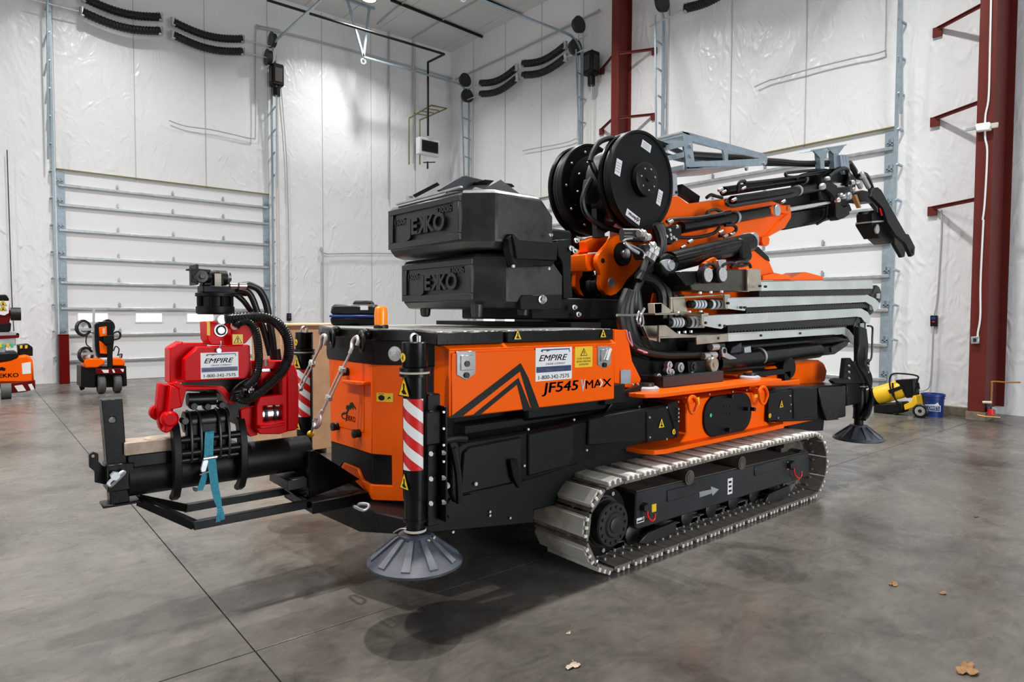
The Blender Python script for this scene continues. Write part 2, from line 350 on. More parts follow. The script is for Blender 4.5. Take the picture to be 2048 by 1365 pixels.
# ---- sectional doors
ZB = [.50, 1.13, 1.77, 2.385, 2.98, 3.62, 4.21, 4.67]
def door(name, P, D, wins):
    a0, a1 = D; zz = [0]+[z-.02 for z in ZB]+[5.03]
    def bx(mb, a, b, d0, d1, z0, z1):
        p, q = P(a, d0, z0), P(b, d1, z1); return mb.box(min(p[0], q[0]), max(p[0], q[0]), min(p[1], q[1]), max(p[1], q[1]), z0, z1)
    root = struct(bx(MB(), a0-.02, a1+.02, -.06, -.03, 0, 5.1).build(name, 'seam'))
    for i in range(len(zz)-1):
        z0, z1 = zz[i]+.004, zz[i+1]-.004
        if i == 2 and wins:
            e = [a0]+[x for w in wins for x in w]+[a1]; mb = MB()
            bx(mb, a0, a1, -.03, .0, z0, 1.455); bx(mb, a0, a1, -.03, .0, 1.655, z1)
            for j in range(0, len(e), 2): bx(mb, e[j], e[j+1], -.03, 0, 1.455, 1.655)
            mb.build('panel', 'doorw', root)
            for w in wins:
                bx(MB(), w[0], w[1], -.02, -.012, 1.455, 1.655).build('pane', 'glassw', root)
                f = MB()
                for u0, u1, v0, v1 in ((w[0]-.03, w[1]+.03, 1.655, 1.69), (w[0]-.03, w[1]+.03, 1.42, 1.455), (w[0]-.03, w[0], 1.455, 1.655), (w[1], w[1]+.03, 1.455, 1.655)): bx(f, u0, u1, -.0, .012, v0, v1)
                f.build('window_frame', 'doorw', root)
        else: bx(MB(), a0, a1, -.03, 0, z0, z1).build('panel', 'doorw', root, bev=.004)
    for z in ZB:
        mb = MB(); bx(mb, a0+.03, a1-.03, .0, .055, z-.035, z+.035); mb.build('strut', 'zinc', root, bev=.012)
        for k in range(1, 4):
            h = MB(); am = a0+(a1-a0)*k/4; bx(h, am-.03, am+.03, 0, .02, z+.05, z+.13); bx(h, am-.015, am+.015, .02, .04, z+.06, z+.16); h.build('hinge', 'zinc', root)
        for am in (a0+.07, a1-.07):
            h = MB(); bx(h, am-.07, am+.07, .012, .05, z+.08, z+.10); bx(h, am-.05, am-.02, .0, .05, z+.06, z+.17); bx(h, am+.02, am+.05, .0, .05, z+.06, z+.17); h.build('end_hinge', 'galv', root)
    for a, b in ((a0, a0+.17), (a1-.17, a1)): bx(MB(), a, b, 0, .012, 0, 5.0).build('end_stile', 'galv', root)
    bx(MB(), a0, a1, .0, .05, 5.03, 5.055).build('top_seal', 'olive', root)
    return root
door('door_1', PL, D1, [(2.0, 2.6), (3.22, 3.8), (4.41, 5.05)])
door('door_2', PR, D2, [(12.85, 13.45), (14.0, 14.6), (15.1, 15.7), (16.2, 16.8)])
door('door_3', PR, D3, [(5.1, 5.7), (6.3, 6.9), (7.5, 8.1), (8.6, 9.2)])
def track(P, a, sgn, zt, out, label, group, drop=.0):
    # galvanised high-lift track: upright, rungs to a wall angle, bend and horizontal run into the room
    b = P(a, 0, 0); t = thing('door_track', (b[0], b[1], 0), label, 'door track', group)
    def rail(off, w):
        mb = MB(); pts = [P(a, off, .02), P(a, off, zt-.5)]
        for k in range(1, 7): an = k/6*pi/2; pts.append(P(a, off+.5*(1-cos(an)), zt-.5+.5*sin(an)))
        pts.append(P(a, out, zt+drop))
        pts = [Vector(p) for p in pts]; mb.tube(pts, w, n=4, sub=1); return mb
    rail(.14, .034).build('rail', 'galv', t)
    MB().bar(P(a+sgn*.07, .03, 0), P(a+sgn*.07, .03, zt-.2), .05, .05).build('wall_angle', 'galv', t)
    MB().bar(P(a+sgn*.10, .22, 5.2), P(a+sgn*.05, .40, zt-.35), .035, .035).build('brace', 'galv', t)
    z = .6
    while z < zt-.5:
        d = .14 if z < 5.2 else .14+.24*(z-5.2)/(zt-5.5)
        MB().bar(P(a+sgn*.07, .03, z), P(a+sgn*.04, d+.03, z+.03), .035, .03).build('rung', 'galv', t); z += .62
    return t
G = 'high-lift door tracks'
track(PL, 1.56, -1, 9.4, 4.2, 'galvanised door track at the far left edge of the left wall door', G)
t = track(PL, 6.64, 1, 9.2, 4.6, 'galvanised door track right of the left wall door, ending at an orange clamp', G)
track(PR, 17.44, 1, 9.1, 3.9, 'galvanised door track beside the wall corner, ending in a hanger', G)
track(PR, 12.36, -1, 9.0, 4.0, 'galvanised door track left of the first maroon column', G)
track(PR, 9.68, 1, 9.0, 4.0, 'galvanised door track just right of the first maroon column', G)
track(PR, 4.60, -1, 9.0, 4.0, 'galvanised door track between the right door and the big maroon column', G)
def hanger(P, a, d, z, w, label):
    p = Vector(P(a, d, z)); t = thing('track_hanger', p, label, 'hanger', 'track hangers')
    MB().bar(p, (p.x-w, p.y, CEIL), .06, .05, (0, 1, 0)).build('strut', 'galv', t)
    MB().bar(p, (p.x+w*.4, p.y, CEIL), .06, .05, (0, 1, 0)).build('strut', 'galv', t)
    MB().bar((p.x-w-.15, p.y, CEIL-.03), (p.x+w*.4+.15, p.y, CEIL-.03), .08, .06).build('ceiling_rail', 'galv', t)
    MB().ring((p.x, p.y, z-.12), (0, 1, 0), .05, .09, .04, 16).build('pulley', 'zinc', t)
hanger(PR, 17.44, 3.9, 9.1, .5, 'V-shaped galvanised hanger holding the track end near the wall corner')
hanger(PR, 12.36, 4.0, 9.0, .3, 'galvanised hanger at the top of the picture holding a track end')
hanger(PL, 6.64, 4.6, 9.2, .12, 'hanger with orange clamp holding the left door track end')
MB().box(6.56, 6.72, LW-4.7, LW-4.5, 9.05, 9.3).build('clamp', 'orange', bpy.data.objects['track_hanger.002'])['_o'] = [0, 0, 0]
o_ = [o for o in bpy.data.objects['track_hanger.002'].children if o.name.startswith('clamp')][0]
_h = bpy.data.objects['track_hanger.002']; o_.location = -Vector(_h.location)
# ---- torsion springs
def springs(P, rows, drums, name, label):
    b = Vector(P(drums[0][0], .35, drums[0][1])); t = thing(name, (b.x, b.y, b.z), label, 'springs', 'torsion springs above the doors')
    for segs in rows:
        ends = []
        for (p, q) in segs:
            p, q = Vector(p), Vector(q); n = 46; pts = []
            for i in range(n+1):
                f = i/n; c = p.lerp(q, f); c.z -= .18*sin(pi*f)*(p-q).length/2.2; pts.append(c)
            MB().tube(pts, .105, n=10, sub=1, ribs=1, rr=.86).build('spring', 'rubber', t)
            for e in (p, q): MB().cyl(e+Vector((0, 0, -.10)), e+Vector((0, 0, .10)), .07, n=10).build('cone', 'zinc', t)
            ends += [p, q]
        dr = (ends[-1]-ends[0]).normalized()
        for a, b_ in ((ends[0]-dr*1.0, ends[0]), (ends[-1], ends[-1]+dr*.8)): MB().cyl(a, b_, .018, n=8).build('shaft', 'zinc', t)
    for a, z in drums:
        c = Vector(P(a, .33, z)); ax = Vector(P(1, 0, 0))-Vector(P(0, 0, 0))
        MB().cyl(c-ax*.06, c+ax*.06, .19, n=20).ring(c-ax*.06, ax, .19, .22, .02).build('drum', 'dark', t)
        MB().ring(c+ax*.05, ax, .06, .13, .04).build('hub', 'zinc', t)
yy = LW-.35
springs(PL, [[(AY(168, -4, yy), AY(320, 34, yy)), (AY(347, 44, yy), AY(484, 78, yy))], [(AY(165, 24, yy), AY(320, 62, yy)), (AY(347, 70, yy), AY(484, 103, yy))]],
        [(1.6, 9.05), (6.5, 8.75), (6.62, 9.25)], 'torsion_spring_set', 'black sagging torsion springs above the left wall door')
xx = RW-.35
def Z2(x, y): return AX(500+x*.36133, y*.36133, xx)
springs(PR, [[(Z2(1280, 460), Z2(1475, 375)), (Z2(1515, 352), Z2(1745, 252))], [(Z2(1280, 520), Z2(1478, 432)), (Z2(1515, 415), Z2(1745, 320))]],
        [(17.42, 9.25), (17.3, 8.72), (12.3, 9.3), (12.42, 8.75)], 'torsion_spring_set', 'black torsion springs on the right wall between corner and maroon column')
springs(PR, [[(AX(1372, 16, xx), AX(1480, -40, xx))]], [(9.65, 9.4), (9.6, 8.9)], 'torsion_spring_set', 'black torsion spring end at the picture top right of the maroon column')
def opener(c, label, ax):
    t = thing('door_opener', c, label, 'door opener', 'chain door openers'); x, y, z = c
    MB().box(x-.16, x+.16, y-.16, y+.16, z-.3, z+.3).build('housing', 'blackm', t, bev=.03)
    MB().box(x-.10, x+.10, y-.175, y-.16, z-.2, z+.18).build('cover', 'grill', t); MB().box(x-.175, x-.16, y-.10, y+.10, z-.2, z+.18).build('cover', 'dark', t)
    MB().cyl((x, y, z-.55), (x, y, z-.33), .10, n=14).build('motor', 'blackm', t)
    for k in (-.05, .05): MB().cyl((x+k, y+k, 1.3), (x+k, y+k, z-.5), .007, n=5).build('pull_chain', 'beige', t)
p = AY(553, 152, LW-.3); opener(p, 'black chain opener on the wall right of the left door', 0)
p = AX(1183, 128, RW-.3); opener(p, 'black chain opener beside the first maroon column', 0)
MB  # ---- frame columns with flange braces
def column(y, label, xo, zs, big):
    t = thing('frame_column', (12.35, y, 0), label, 'column', 'maroon frame columns'); w = .115
    MB().box(12.30, 12.325, y-w, y+w, .14, CEIL).build('inner_flange', 'maroon', t, bev=.003)
    MB().box(12.325, xo, y-.012, y+.012, .14, CEIL).build('web', 'maroon', t)
    MB().box(xo-.02, xo, y-w, y+w, .14, CEIL).build('outer_flange', 'maroon', t)
    MB().box(12.28, 12.75, y-w-.02, y+w+.02, 0, .14).build('base_block', 'timber', t, bev=.005)
    for z in zs:
        for s in ((1, -1) if not big else (1,)):
            b = MB().bar((12.33, y+s*.10, z), (RW-.04, y+s*.84, z), .012, .06); b.bar((12.33, y+s*.10, z+.025), (RW-.04, y+s*.84, z+.025), .06, .01)
            b.box(RW-.06, RW-.03, y+s*.84-.07, y+s*.84+.07, z-.13, z+.03); b.build('brace', 'maroon', t)
    return t
column(10.86, 'maroon steel column behind the hose reels with angled braces', RW, (5.0, 6.5, 8.05), False)
c2 = column(3.19, 'big maroon steel column at the right edge with three braces', 13.4, (3.52, 5.04, 6.55, 8.1), True)
# ------------------------------------------------------------------ the crawler crane
YC = 3.87
CR_O = (4.3, YC, 0)
crane = thing('crawler_crane', CR_O, 'orange and black crawler crane with stacked counterweights, folded boom and rubber-padded tracks', 'crane')
def part(mb, name, mats, parent=None, **k): return mb.build(name, mats, parent or crane, **k)
def zG(x, y): return (1040+x*.33708, 720+y*.33708)
def zB(x, y): return (580+x*.43956, 580+y*.43956)
def zE(x, y): return (1240+x*.30769, 480+y*.30769)
def zC(x, y): return (760+x*.30769, 240+y*.30769)
def zD(x, y): return (1280+x*.28320, 240+y*.28320)
def zA(x, y): return (160+x*.42481, 500+y*.42481)
def zT(x, y): return (560+x*.19048, 640+y*.19048)      # turnbuckle close-up
def zY(x, y): return (1060+x*.17580, 420+y*.17580)      # yoke close-up
def ay(f, y, *pts): return [AY(*f(*p), y) for p in pts]
# ---- crawler tracks
TXF, TXR, TZ, TR = 3.15, 5.79, .305, .265
PER = 2*(TXR-TXF)+2*pi*TR
def tpos(s):
    s %= PER; L_ = TXR-TXF; A = pi*TR
    if s < L_: return (TXF+s, TZ-TR, 0)
    s -= L_
    if s < A: a = s/TR; return (TXR+TR*sin(a), TZ-TR*cos(a), a)
    s -= A
    if s < L_: return (TXR-s, TZ+TR+.012*sin(pi*s/L_), pi)
    s -= L_; a = s/TR; return (TXF-TR*sin(a), TZ+TR*cos(a), pi+a)
shoe = MB().box(-.083, .083, 0, .48, -.012, .006)
shoe.box(-.05, .05, -.004, .0, -.030, .004)
for bx_ in (-.045, .045):
    for by in (.12, .19, .30, .37): shoe.use(1).cyl((bx_, by, .006), (bx_, by, .022), .011, n=6)
shoe.use(0); shoe.box(-.07, .07, .20, .225, .006, .05).box(-.07, .07, .265, .29, .006, .05)
pad = MB().ext([(-.066, .012, -.012), (.066, .012, -.012), (.056, .012, -.040), (-.056, .012, -.040)], (0, .456, 0))
for k in (-.056, -.031, -.006, .019, .044)[::2]: pad.box(k-.004, k+.018, -.006, .012, -.038, -.010)
def padmat():
    m = mat('worn_track_pad', (.6, .58, .53), .75, bump=.12, bscale=40); nt = m.node_tree; b = nt.nodes['Principled BSDF']; N = nt.nodes.new; L = nt.links.new
    tc = N('ShaderNodeTexCoord'); oi = N('ShaderNodeObjectInfo'); sp = N('ShaderNodeSeparateXYZ'); L(tc.outputs['Object'], sp.inputs[0])
    n = N('ShaderNodeTexNoise'); n.noise_dimensions = '4D'; n.inputs['Scale'].default_value = 9; n.inputs['Detail'].default_value = 6; L(tc.outputs['Object'], n.inputs['Vector'])
    mw = N('ShaderNodeMath'); mw.operation = 'MULTIPLY'; mw.inputs[1].default_value = 20; L(oi.outputs['Random'], mw.inputs[0]); L(mw.outputs[0], n.inputs['W'])
    a = N('ShaderNodeMath'); a.operation = 'MULTIPLY_ADD'; a.inputs[1].default_value = .55; a.inputs[2].default_value = -.27; L(n.outputs['Fac'], a.inputs[0])
    c = N('ShaderNodeMath'); L(a.outputs[0], c.inputs[0]); L(sp.outputs['Y'], c.inputs[1])
    r = N('ShaderNodeValToRGB'); e = r.color_ramp.elements; e.new(.5)
    for k, (p, q) in zip(e, ((.10, (.70, .68, .63)), (.20, (.56, .52, .45)), (.34, (.26, .235, .20)))): k.position = p; k.color = (*q, 1)
    L(c.outputs[0], r.inputs['Fac']); L(r.outputs['Color'], b.inputs['Base Color']); return m
M['pad2'] = padmat()
def track_side(y0, flip):
    first = None; n = 40
    for i in range(n):
        x, z, a = tpos(PER*(i+.35)/n)
        if first is None:
            s_ = shoe.build('track_shoe', ['shoe', 'bolt']); p_ = pad.build('track_pad', 'pad2', bev=.004); p_.parent = s_; first = (s_, p_)
        else:
            s_ = first[0].copy(); COL.objects.link(s_); p_ = first[1].copy(); COL.objects.link(p_); p_.parent = s_
        s_.parent = crane; s_.location = (x-CR_O[0], y0-CR_O[1], z-CR_O[2]); s_.rotation_euler = (0, -a, 0)
        if flip: s_.scale = (1, -1, 1)
track_side(2.72, False); track_side(2*YC-2.72, True)
# undercarriage side frame, sprocket, idler, rollers
def under(y0, s, detail):
    Y = lambda d: y0+s*d
    fp = [AY(*zG(*p), 2.80) for p in ((690, 790), (700, 780), (1715, 545), (1720, 690), (700, 1010), (682, 1000))]
    part(MB().ext([(p.x, Y(.08), p.z) for p in fp], (0, s*.30, 0)), 'side_frame', 'frame', bev=.01)
    a_, b_ = AY(*zG(695, 786), 2.80), AY(*zG(1712, 548), 2.80); part(MB().add([(p.x, Y(d), p.z+e) for e in (0, .006) for p, d in ((a_, .085), (b_, .085), (b_, .38), (a_, .38))], [(0, 1, 2, 3), (4, 5, 6, 7), (0, 1, 5, 4), (1, 2, 6, 5), (2, 3, 7, 6), (3, 0, 4, 7)]), 'frame_top', 'dusty')
    for cx in (TXF, TXR):
        mb = MB(); n = 19; pts = []
        for k in range(2*n): a = pi*k/n; r = .245 if k % 2 else .205; pts.append((cx+r*cos(a), Y(.20), TZ+r*sin(a)))
        mb.ext(pts, (0, s*.05, 0)); part(mb, 'sprocket' if cx == TXF else 'idler_wheel', 'dusty')
        part(MB().cyl((cx, Y(.10), TZ), (cx, Y(.40), TZ), .16 if cx == TXF else .13, n=28), 'wheel_hub', 'dark')
    part(MB().lathe([(.001, -.012), (.075, -.012), (.085, 0), (.138, .002), (.146, .012), (.146, .09), (.17, .095), (.17, .12)], (TXF, Y(.03), TZ), (0, s, 0), 32), 'drive_motor_cover', 'dark')
    for k in range(14): a = 2*pi*k/14; c = V(TXF+.115*cos(a), Y(.03), TZ+.115*sin(a)); part(MB().hexb(c, (0, -s, 0), .011, .008), 'cover_bolt', 'dark')
    part(MB().lathe([(.001, 0), (.05, 0), (.05, -.006), (.045, -.008), (.001, -.008)], (TXF, Y(.018), TZ), (0, s, 0), 24, caps=False), 'cover_cap', 'dark')
    for k in range(5):
        a = 1.1+k*1.2; c = V(TXF+.19*cos(a), Y(.125), TZ+.19*sin(a)); part(MB().hexb(c, (0, -s, 0), .015, .012), 'bolt', 'bolt')
    part(MB().cyl((TXF, Y(.125), TZ), (TXF, Y(.15), TZ), .225, n=32), 'sprocket_plate', 'black')
    for i in range(7):
        cx = 3.52+i*.32; part(MB().lathe([(.001, 0), (.05, 0), (.075, .01), (.075, .05), (.055, .06), (.055, .22), (.075, .23), (.075, .27), (.001, .28)], (cx, Y(.17), .125), (0, s, 0), 18, caps=False), 'track_roller', 'dark')
    for cx, cz in ((AY(*zG(960, 680), 2.85).x, .47), (AY(*zG(1272, 605), 2.85).x, .475)):
        part(MB().cyl((cx, Y(.06), cz), (cx, Y(.30), cz), .055, n=18).cyl((cx, Y(.055), cz), (cx, Y(.06), cz), .04, n=18), 'carrier_roller', 'dusty')
    part(MB().box(3.28, 5.66, Y(.20) if s > 0 else Y(.28), Y(.28) if s > 0 else Y(.20), .05, .085), 'track_chain', 'dusty')
    if detail:
        for pts in (((705, 1090), (760, 1030), (930, 960), (925, 1030), (760, 1095)), ((1455, 850), (1480, 800), (1600, 745), (1610, 790), (1560, 830))):
            part(MB().pxy([zG(*p) for p in pts], 2.79, .03), 'track_guard', 'dark', bev=.004)
        for (a, b) in (((870, 775), (1045, 735)), ((1390, 632), (1540, 590))):
            p, q = AY(*zG(*a), 2.80), AY(*zG(*b), 2.80)
            part(MB().ext([(p.x, 2.79, p.z), (q.x, 2.79, q.z), (q.x, 2.79, q.z-.075), (p.x, 2.79, p.z-.085)], (0, .1, 0)), 'step_pocket', 'frame', bev=.006)
        # arrow, label and lashing points
        mb = MB().use(0).pxy([zG(*p) for p in ((1064, 785), (1135, 770), (1132, 752), (1180, 770), (1142, 808), (1140, 793), (1066, 818))], 2.798, .002); part(mb, 'arrow_sticker', 'zinc')
        mb = MB().pxy([zG(*p) for p in ((1233, 708), (1262, 700), (1260, 793), (1232, 802))], 2.798, .002)
        for k in range(3): y_ = 722+k*26; mb.use(1).pxy([zG(*p) for p in ((1239, y_), (1256, y_-4), (1255, y_+8), (1239, y_+12))], 2.797, .001)
        part(mb, 'instruction_sticker', ['white', 'ink'])
        mb = MB().pxy([zG(*p) for p in ((693, 945), (738, 930), (738, 960), (693, 974))], 2.798, .002)
        mb.use(1).pxy([zG(*p) for p in ((697, 958), (733, 946), (733, 956), (697, 968))], 2.797, .001); part(mb, 'serial_plate', ['white', 'dark'])
        for cx, cy, lx in ((770, 900, 796), (1640, 648, 1600)):
            part(MB().pxy([zG(*p) for p in ((lx-13, cy-40), (lx+13, cy-46), (lx+13, cy), (lx-13, cy+6))], 2.798, .002), 'yellow_label', 'yellow')
            sh = part(MB().pxy([zG(*p) for p in ((cx-30, cy-30), (cx-5, cy-48), (cx+8, cy-30), (cx+10, cy+2), (cx-14, cy+8), (cx-32, cy))], 2.76, .05), 'lashing_lug', 'dark', bev=.005)
            mb = MB().tube([AY(*zG(*p), 2.755) for p in ((cx-14, cy-4), (cx-12, cy+30), (cx+10, cy+55), (cx+27, cy+44), (cx+30, cy+12))], .008, n=8); part(mb, 'shackle_bow', 'redp', sh)
under(2.72, 1, True); under(2*YC-2.72, -1, False)
# ---- chassis
YF = 2*YC-2.86
part(MB().ext(ay(zG, 2.86, (984, 240), (1472, 180), (1468, 375), (1500, 395), (1500, 420), (882, 530), (955, 490), (988, 440)), (0, YF-2.86, 0)), 'chassis_block', 'orange', bev=.008)
tf = [(3.52, 2.95), (3.56, 2.84), (3.66, 2.79), (5.36, 2.80), (5.36, YF+.05), (3.52, YF+.05)]
part(MB().ext([(x, y, 1.082) for x, y in tf], (0, 0, .03)), 'top_flange', 'orange', bev=.004)
part(MB().ext([(3.58, 2.90, .682), (3.63, 2.81, .682), (3.72, 2.78, .682), (5.40, 2.79, .682), (5.40, YF+.05, .682), (3.58, YF+.05, .682)], (0, 0, .034)), 'bottom_flange', 'orange', bev=.004)
def stadium(cx, cz, w, h, n=10, e=3.0):
    return [(cx+w/2*copysign(abs(cos(2*pi*k/(4*n)))**(2/e), cos(2*pi*k/(4*n))), cz+h/2*copysign(abs(sin(2*pi*k/(4*n)))**(2/e), sin(2*pi*k/(4*n)))) for k in range(4*n)]
c0, c1 = AY(*zG(1088, 325), 2.85), AY(*zG(1368, 320), 2.85); zt_, zb_ = AY(*zG(1228, 207), 2.85).z, AY(*zG(1228, 440), 2.85).z
OCX, OCZ, OW, OH = (c0.x+c1.x)/2, (zt_+zb_)/2, c1.x-c0.x, zt_-zb_
def oval(cx, cz, w, h, k=12):
    r = h/2*.92; d = w/2-r; hz = h/2-r; pts = []
    for sx, sz, a0 in ((1, 1, 0), (-1, 1, pi/2), (-1, -1, pi), (1, -1, 3*pi/2)):
        for i in range(k+1): a = a0+pi/2*i/k; pts.append((cx+sx*d+r*cos(a), cz+sz*hz+r*sin(a)))
    return pts
ov = part(MB().ext([(x, 2.84, z) for x, z in oval(OCX, OCZ, OW, OH)], (0, .03, 0)), 'oval_cover', 'blackm', bev=.003)
for px_ in ((1335, 290), (1372, 292), (1225, 415), (1240, 215)):
    c = AY(*zG(*px_), 2.835); part(MB().cyl((c.x, 2.80, c.z), (c.x, 2.85, c.z), .016, n=12), 'latch', 'rubber', ov)
c = AY(*zG(1131, 330), 2.838); part(MB().cyl((c.x, 2.835, c.z), (c.x, 2.842, c.z), .015, n=14), 'green_plug', 'green', ov)
for k in range(6):
    c = AY(*zG(1212+13*(k % 3)*1.3, 280+38*(k//3)), 2.838); part(MB().cyl((c.x, 2.836, c.z), (c.x, 2.842, c.z), .006, n=8), 'rivet', 'rubber', ov)
for (cx, cy) in ((1030, 262), (1448, 205)):
    lg = part(MB().pxy([zG(*p) for p in ((cx-45, cy-38), (cx+10, cy-48), (cx+14, cy-10), (cx-20, cy+4))], 2.80, .06), 'lifting_lug', 'orange', bev=.006)
    pts = [AY(*zG(cx+26*cos(a)*(.8 if sin(a) > 0 else 1)-6, cy+50*sin(a)+6), 2.785) for a in [2*pi*k/12 for k in range(12)]]
    part(MB().tube(pts, .013, n=8, sub=3, closed=True), 'link', 'orange', lg)
for (cx, cy) in ((1055, 247), (1400, 202)): part(MB().pxy([zG(*p) for p in ((cx-10, cy-22), (cx+10, cy-26), (cx+10, cy+20), (cx-10, cy+24))], 2.857, .002), 'yellow_label', 'yellow')
part(MB().box(3.95, 4.75, 2.98, 4.76, 1.112, 1.20), 'slew_base_plate', 'frame', bev=.005)
for x_, y_ in ((3.74, 2.97), (5.13, 2.97)):
    part(MB().lathe([(.09, 0), (.09, .02), (.075, .03), (.001, .032)], (x_, y_, 1.112), (0, 0, 1), 24), 'support_pad', 'seam')
    part(MB().cyl((x_, y_, 1.142), (x_, y_, 1.165), .055, n=20), 'support_cap', 'dark')
for u_, v_ in ((1125, 205), (1262, 190), (1345, 180), (940, 250)):
    c = AY(*zG(u_, v_), 2.855); part(MB().hexb((c.x, 2.862, c.z), (0, -1, 0), .008, .010), 'bolt', 'bolt')
# front chassis, below the engine cover and side beam
part(MB().box(2.16, 4.0, 3.02, 2*YC-3.02, .42, 1.02), 'chassis_rail', 'blackm', bev=.01)
part(MB().ext(ay(zB, 2.98, (640, 690), (790, 680), (1100, 830), (1110, 1060), (590, 1110), (560, 1000)), (0, .05, 0)), 'side_plate', 'blackm', bev=.004)
part(MB().ext([(x, 2.955, z) for x, z in oval(AY(*zB(782, 985), 2.96).x, AY(*zB(782, 985), 2.96).z, .21, .115)], (0, .03, 0)), 'access_hole_cover', 'ink')
for u_, v_ in ((908, 1010), (908, 1027), (1000, 1038), (740, 1102)): c = AY(*zB(u_, v_), 2.975); part(MB().hexb(c, (0, -1, 0), .008, .008), 'bolt', 'bolt')
part(MB().box(5.2, 6.1, 3.0, 2*YC-3.0, .62, 1.05), 'rear_chassis', 'orange', bev=.01)
part(MB().ext(ay(zE, 2.95, (1050, 1195), (1330, 1150), (1320, 1240), (1180, 1250)), (0, .6, 0)), 'rear_cross_beam', 'blackm')
part(MB().pxy([zE(*p) for p in ((1060, 1160), (1320, 1130), (1320, 1160), (1060, 1215))], 2.93, .3), 'rear_flange', 'orange')
# ---- side outrigger beams
def bolt(u, v, y, f=zG, r=.008, m='bolt', par=None): c = AY(*f(u, v), y); return part(MB().hexb((c.x, y, c.z), (0, -1, 0), r, .010), 'bolt', m, par)
lb = part(MB().ext(ay(zB, 2.84, (740, 720), (800, 690), (1100, 642), (1720, 525), (1725, 660), (1440, 752), (1095, 868), (775, 935)), (0, .22, 0)), 'outrigger_beam', 'black', bev=.012)
part(MB().ext(ay(zB, 2.825, (820, 715), (1055, 670), (1055, 868), (775, 935), (790, 740)), (0, .03, 0)), 'beam_cover', 'blackm', bev=.008)
part(MB().ext(ay(zB, 2.825, (1085, 655), (1290, 618), (1292, 760), (1270, 800), (1085, 850)), (0, .03, 0)), 'beam_cover', 'blackm', bev=.008)
part(MB().ext(ay(zG, 2.82, (410, 352), (920, 255), (928, 465), (405, 510)), (0, .03, 0)), 'beam_sleeve', 'blackm', bev=.008)
part(MB().ext(ay(zG, 2.81, (760, 300), (915, 262), (930, 275), (925, 460), (905, 468), (760, 490), (752, 470), (752, 315)), (0, .02, 0)), 'beam_end_cover', 'blackm', bev=.006)
for p in ((765, 342), (866, 283), (766, 460), (866, 470)): bolt(*p, 2.81)
for p in ((45, 412), (316, 355), (392, 536), (22, 628)): bolt(*p, 2.825)
bolt(843, 883, 2.815, zB, .011, 'beige')
part(MB().ext(ay(zG, 2.80, (872, 262), (935, 240), (950, 300), (945, 460), (930, 465)), (0, .2, 0)), 'beam_head', 'black', bev=.01)
for k in range(4): bolt(936, 292+k*24, 2.795)
xd, zd = V(1, 0, 0), V(0, 0, 1)
def tri(u, v, y, h, f=zG, name='warning_triangle', tilt=0):
    c = AY(*f(u, v), y-.002); mb = MB(); warn(mb, c, V(cos(tilt), 0, sin(tilt)), V(-sin(tilt), 0, cos(tilt)), h); return part(mb, name, ['yellow', 'ink'])
tri(838, 405, 2.81, .075); 
def numdot(u, v, y, txt, f=zG):
    c = AY(*f(u, v), y-.002); mb = MB().cyl((c.x, y-.003, c.z), (c.x, y, c.z), .02, n=18); mb.use(1).text(txt, (c.x, y-.003, c.z-.012), xd, zd, .034, align='C'); return part(mb, 'number_sticker', ['yellow', 'ink'])
numdot(914, 427, 2.805, '6')
rb = part(MB().ext(ay(zG, 2.84, (1475, 182), (1530, 165), (1905, 150), (1935, 145), (1935, 340), (1830, 358), (1465, 372)), (0, .24, 0)), 'outrigger_beam', 'black', bev=.012)
part(MB().ext(ay(zG, 2.82, (1480, 195), (1620, 178), (1620, 350), (1472, 368)), (0, .03, 0)), 'beam_end_cover', 'blackm', bev=.006)
part(MB().ext(ay(zG, 2.80, (1770, 165), (1810, 160), (1810, 270), (1860, 330), (1900, 355), (1820, 362), (1790, 275)), (0, .06, 0)), 'beam_bracket', 'black', bev=.006)
part(MB().ext(ay(zG, 2.81, (1625, 172), (1765, 165), (1765, 340), (1625, 352)), (0, .03, 0)), 'beam_sleeve', 'blackm', bev=.006)
for p in ((1600, 215), (1600, 305), (1527, 345), (1603, 265)): bolt(*p, 2.82)
tri(1550, 285, 2.82, .075); numdot(1483, 332, 2.82, '5')
# orange tool box under the deck and recess behind it
tbq = AZ(*zB(620, 240), 1.475)
part(MB().ext([(3.198, 2.80, 1.11), (1.905, 2.80, 1.11), (tbq.x, tbq.y, 1.11), (tbq.x+.02, 3.4, 1.11), (3.198, 3.4, 1.11)], (0, 0, .365)), 'tool_box', 'orange', bev=.004)
part(MB().box(1.92, 3.185, 2.792, 2.80, 1.115, 1.452), 'tool_box_door', 'orange', bev=.003)
part(MB().ext([(1.905, 2.79, 1.47), (3.20, 2.79, 1.47), (3.20, 2.83, 1.495), (1.88, 2.83, 1.495)], (0, .02, -.01)), 'tool_box_lip', 'orange')
part(MB().box(2.2, 3.3, 3.28, 2*YC-3.0, .95, 1.3), 'inner_hull', 'orange', bev=.01)
part(MB().box(2.6, 3.5, 2.98, 3.2, 1.0, 1.14), 'hose_bundle_box', 'blackm', bev=.02)
part(MB().ext(ay(zE, 2.95, (5, 990), (145, 945), (150, 1090), (-100, 1130)), (0, .03, 0)), 'corner_bracket', 'black', bev=.004)
part(MB().box(3.25, 3.46, 2.93, 3.1, 1.05, 1.18), 'bracket_block', 'blackm', bev=.005)
for u_, v_ in ((80, 940), (112, 938), (120, 1085)): bolt(u_, v_, 2.92, zE)
part(MB().ext(ay(lambda x, y: (1060+x*.1758, 600+y*.1758), 3.05, (960, 350), (1100, 340), (1160, 700), (1260, 900), (1230, 1010), (960, 980)), (0, .9, 0)), 'hull_side', 'orange')
part(MB().pxy([(1060+x*.1758, 600+y*.1758) for x, y in ((1035, 800), (1150, 795), (1145, 955), (1032, 960))], 3.04, .005), 'data_plate', 'galv', bev=.002)
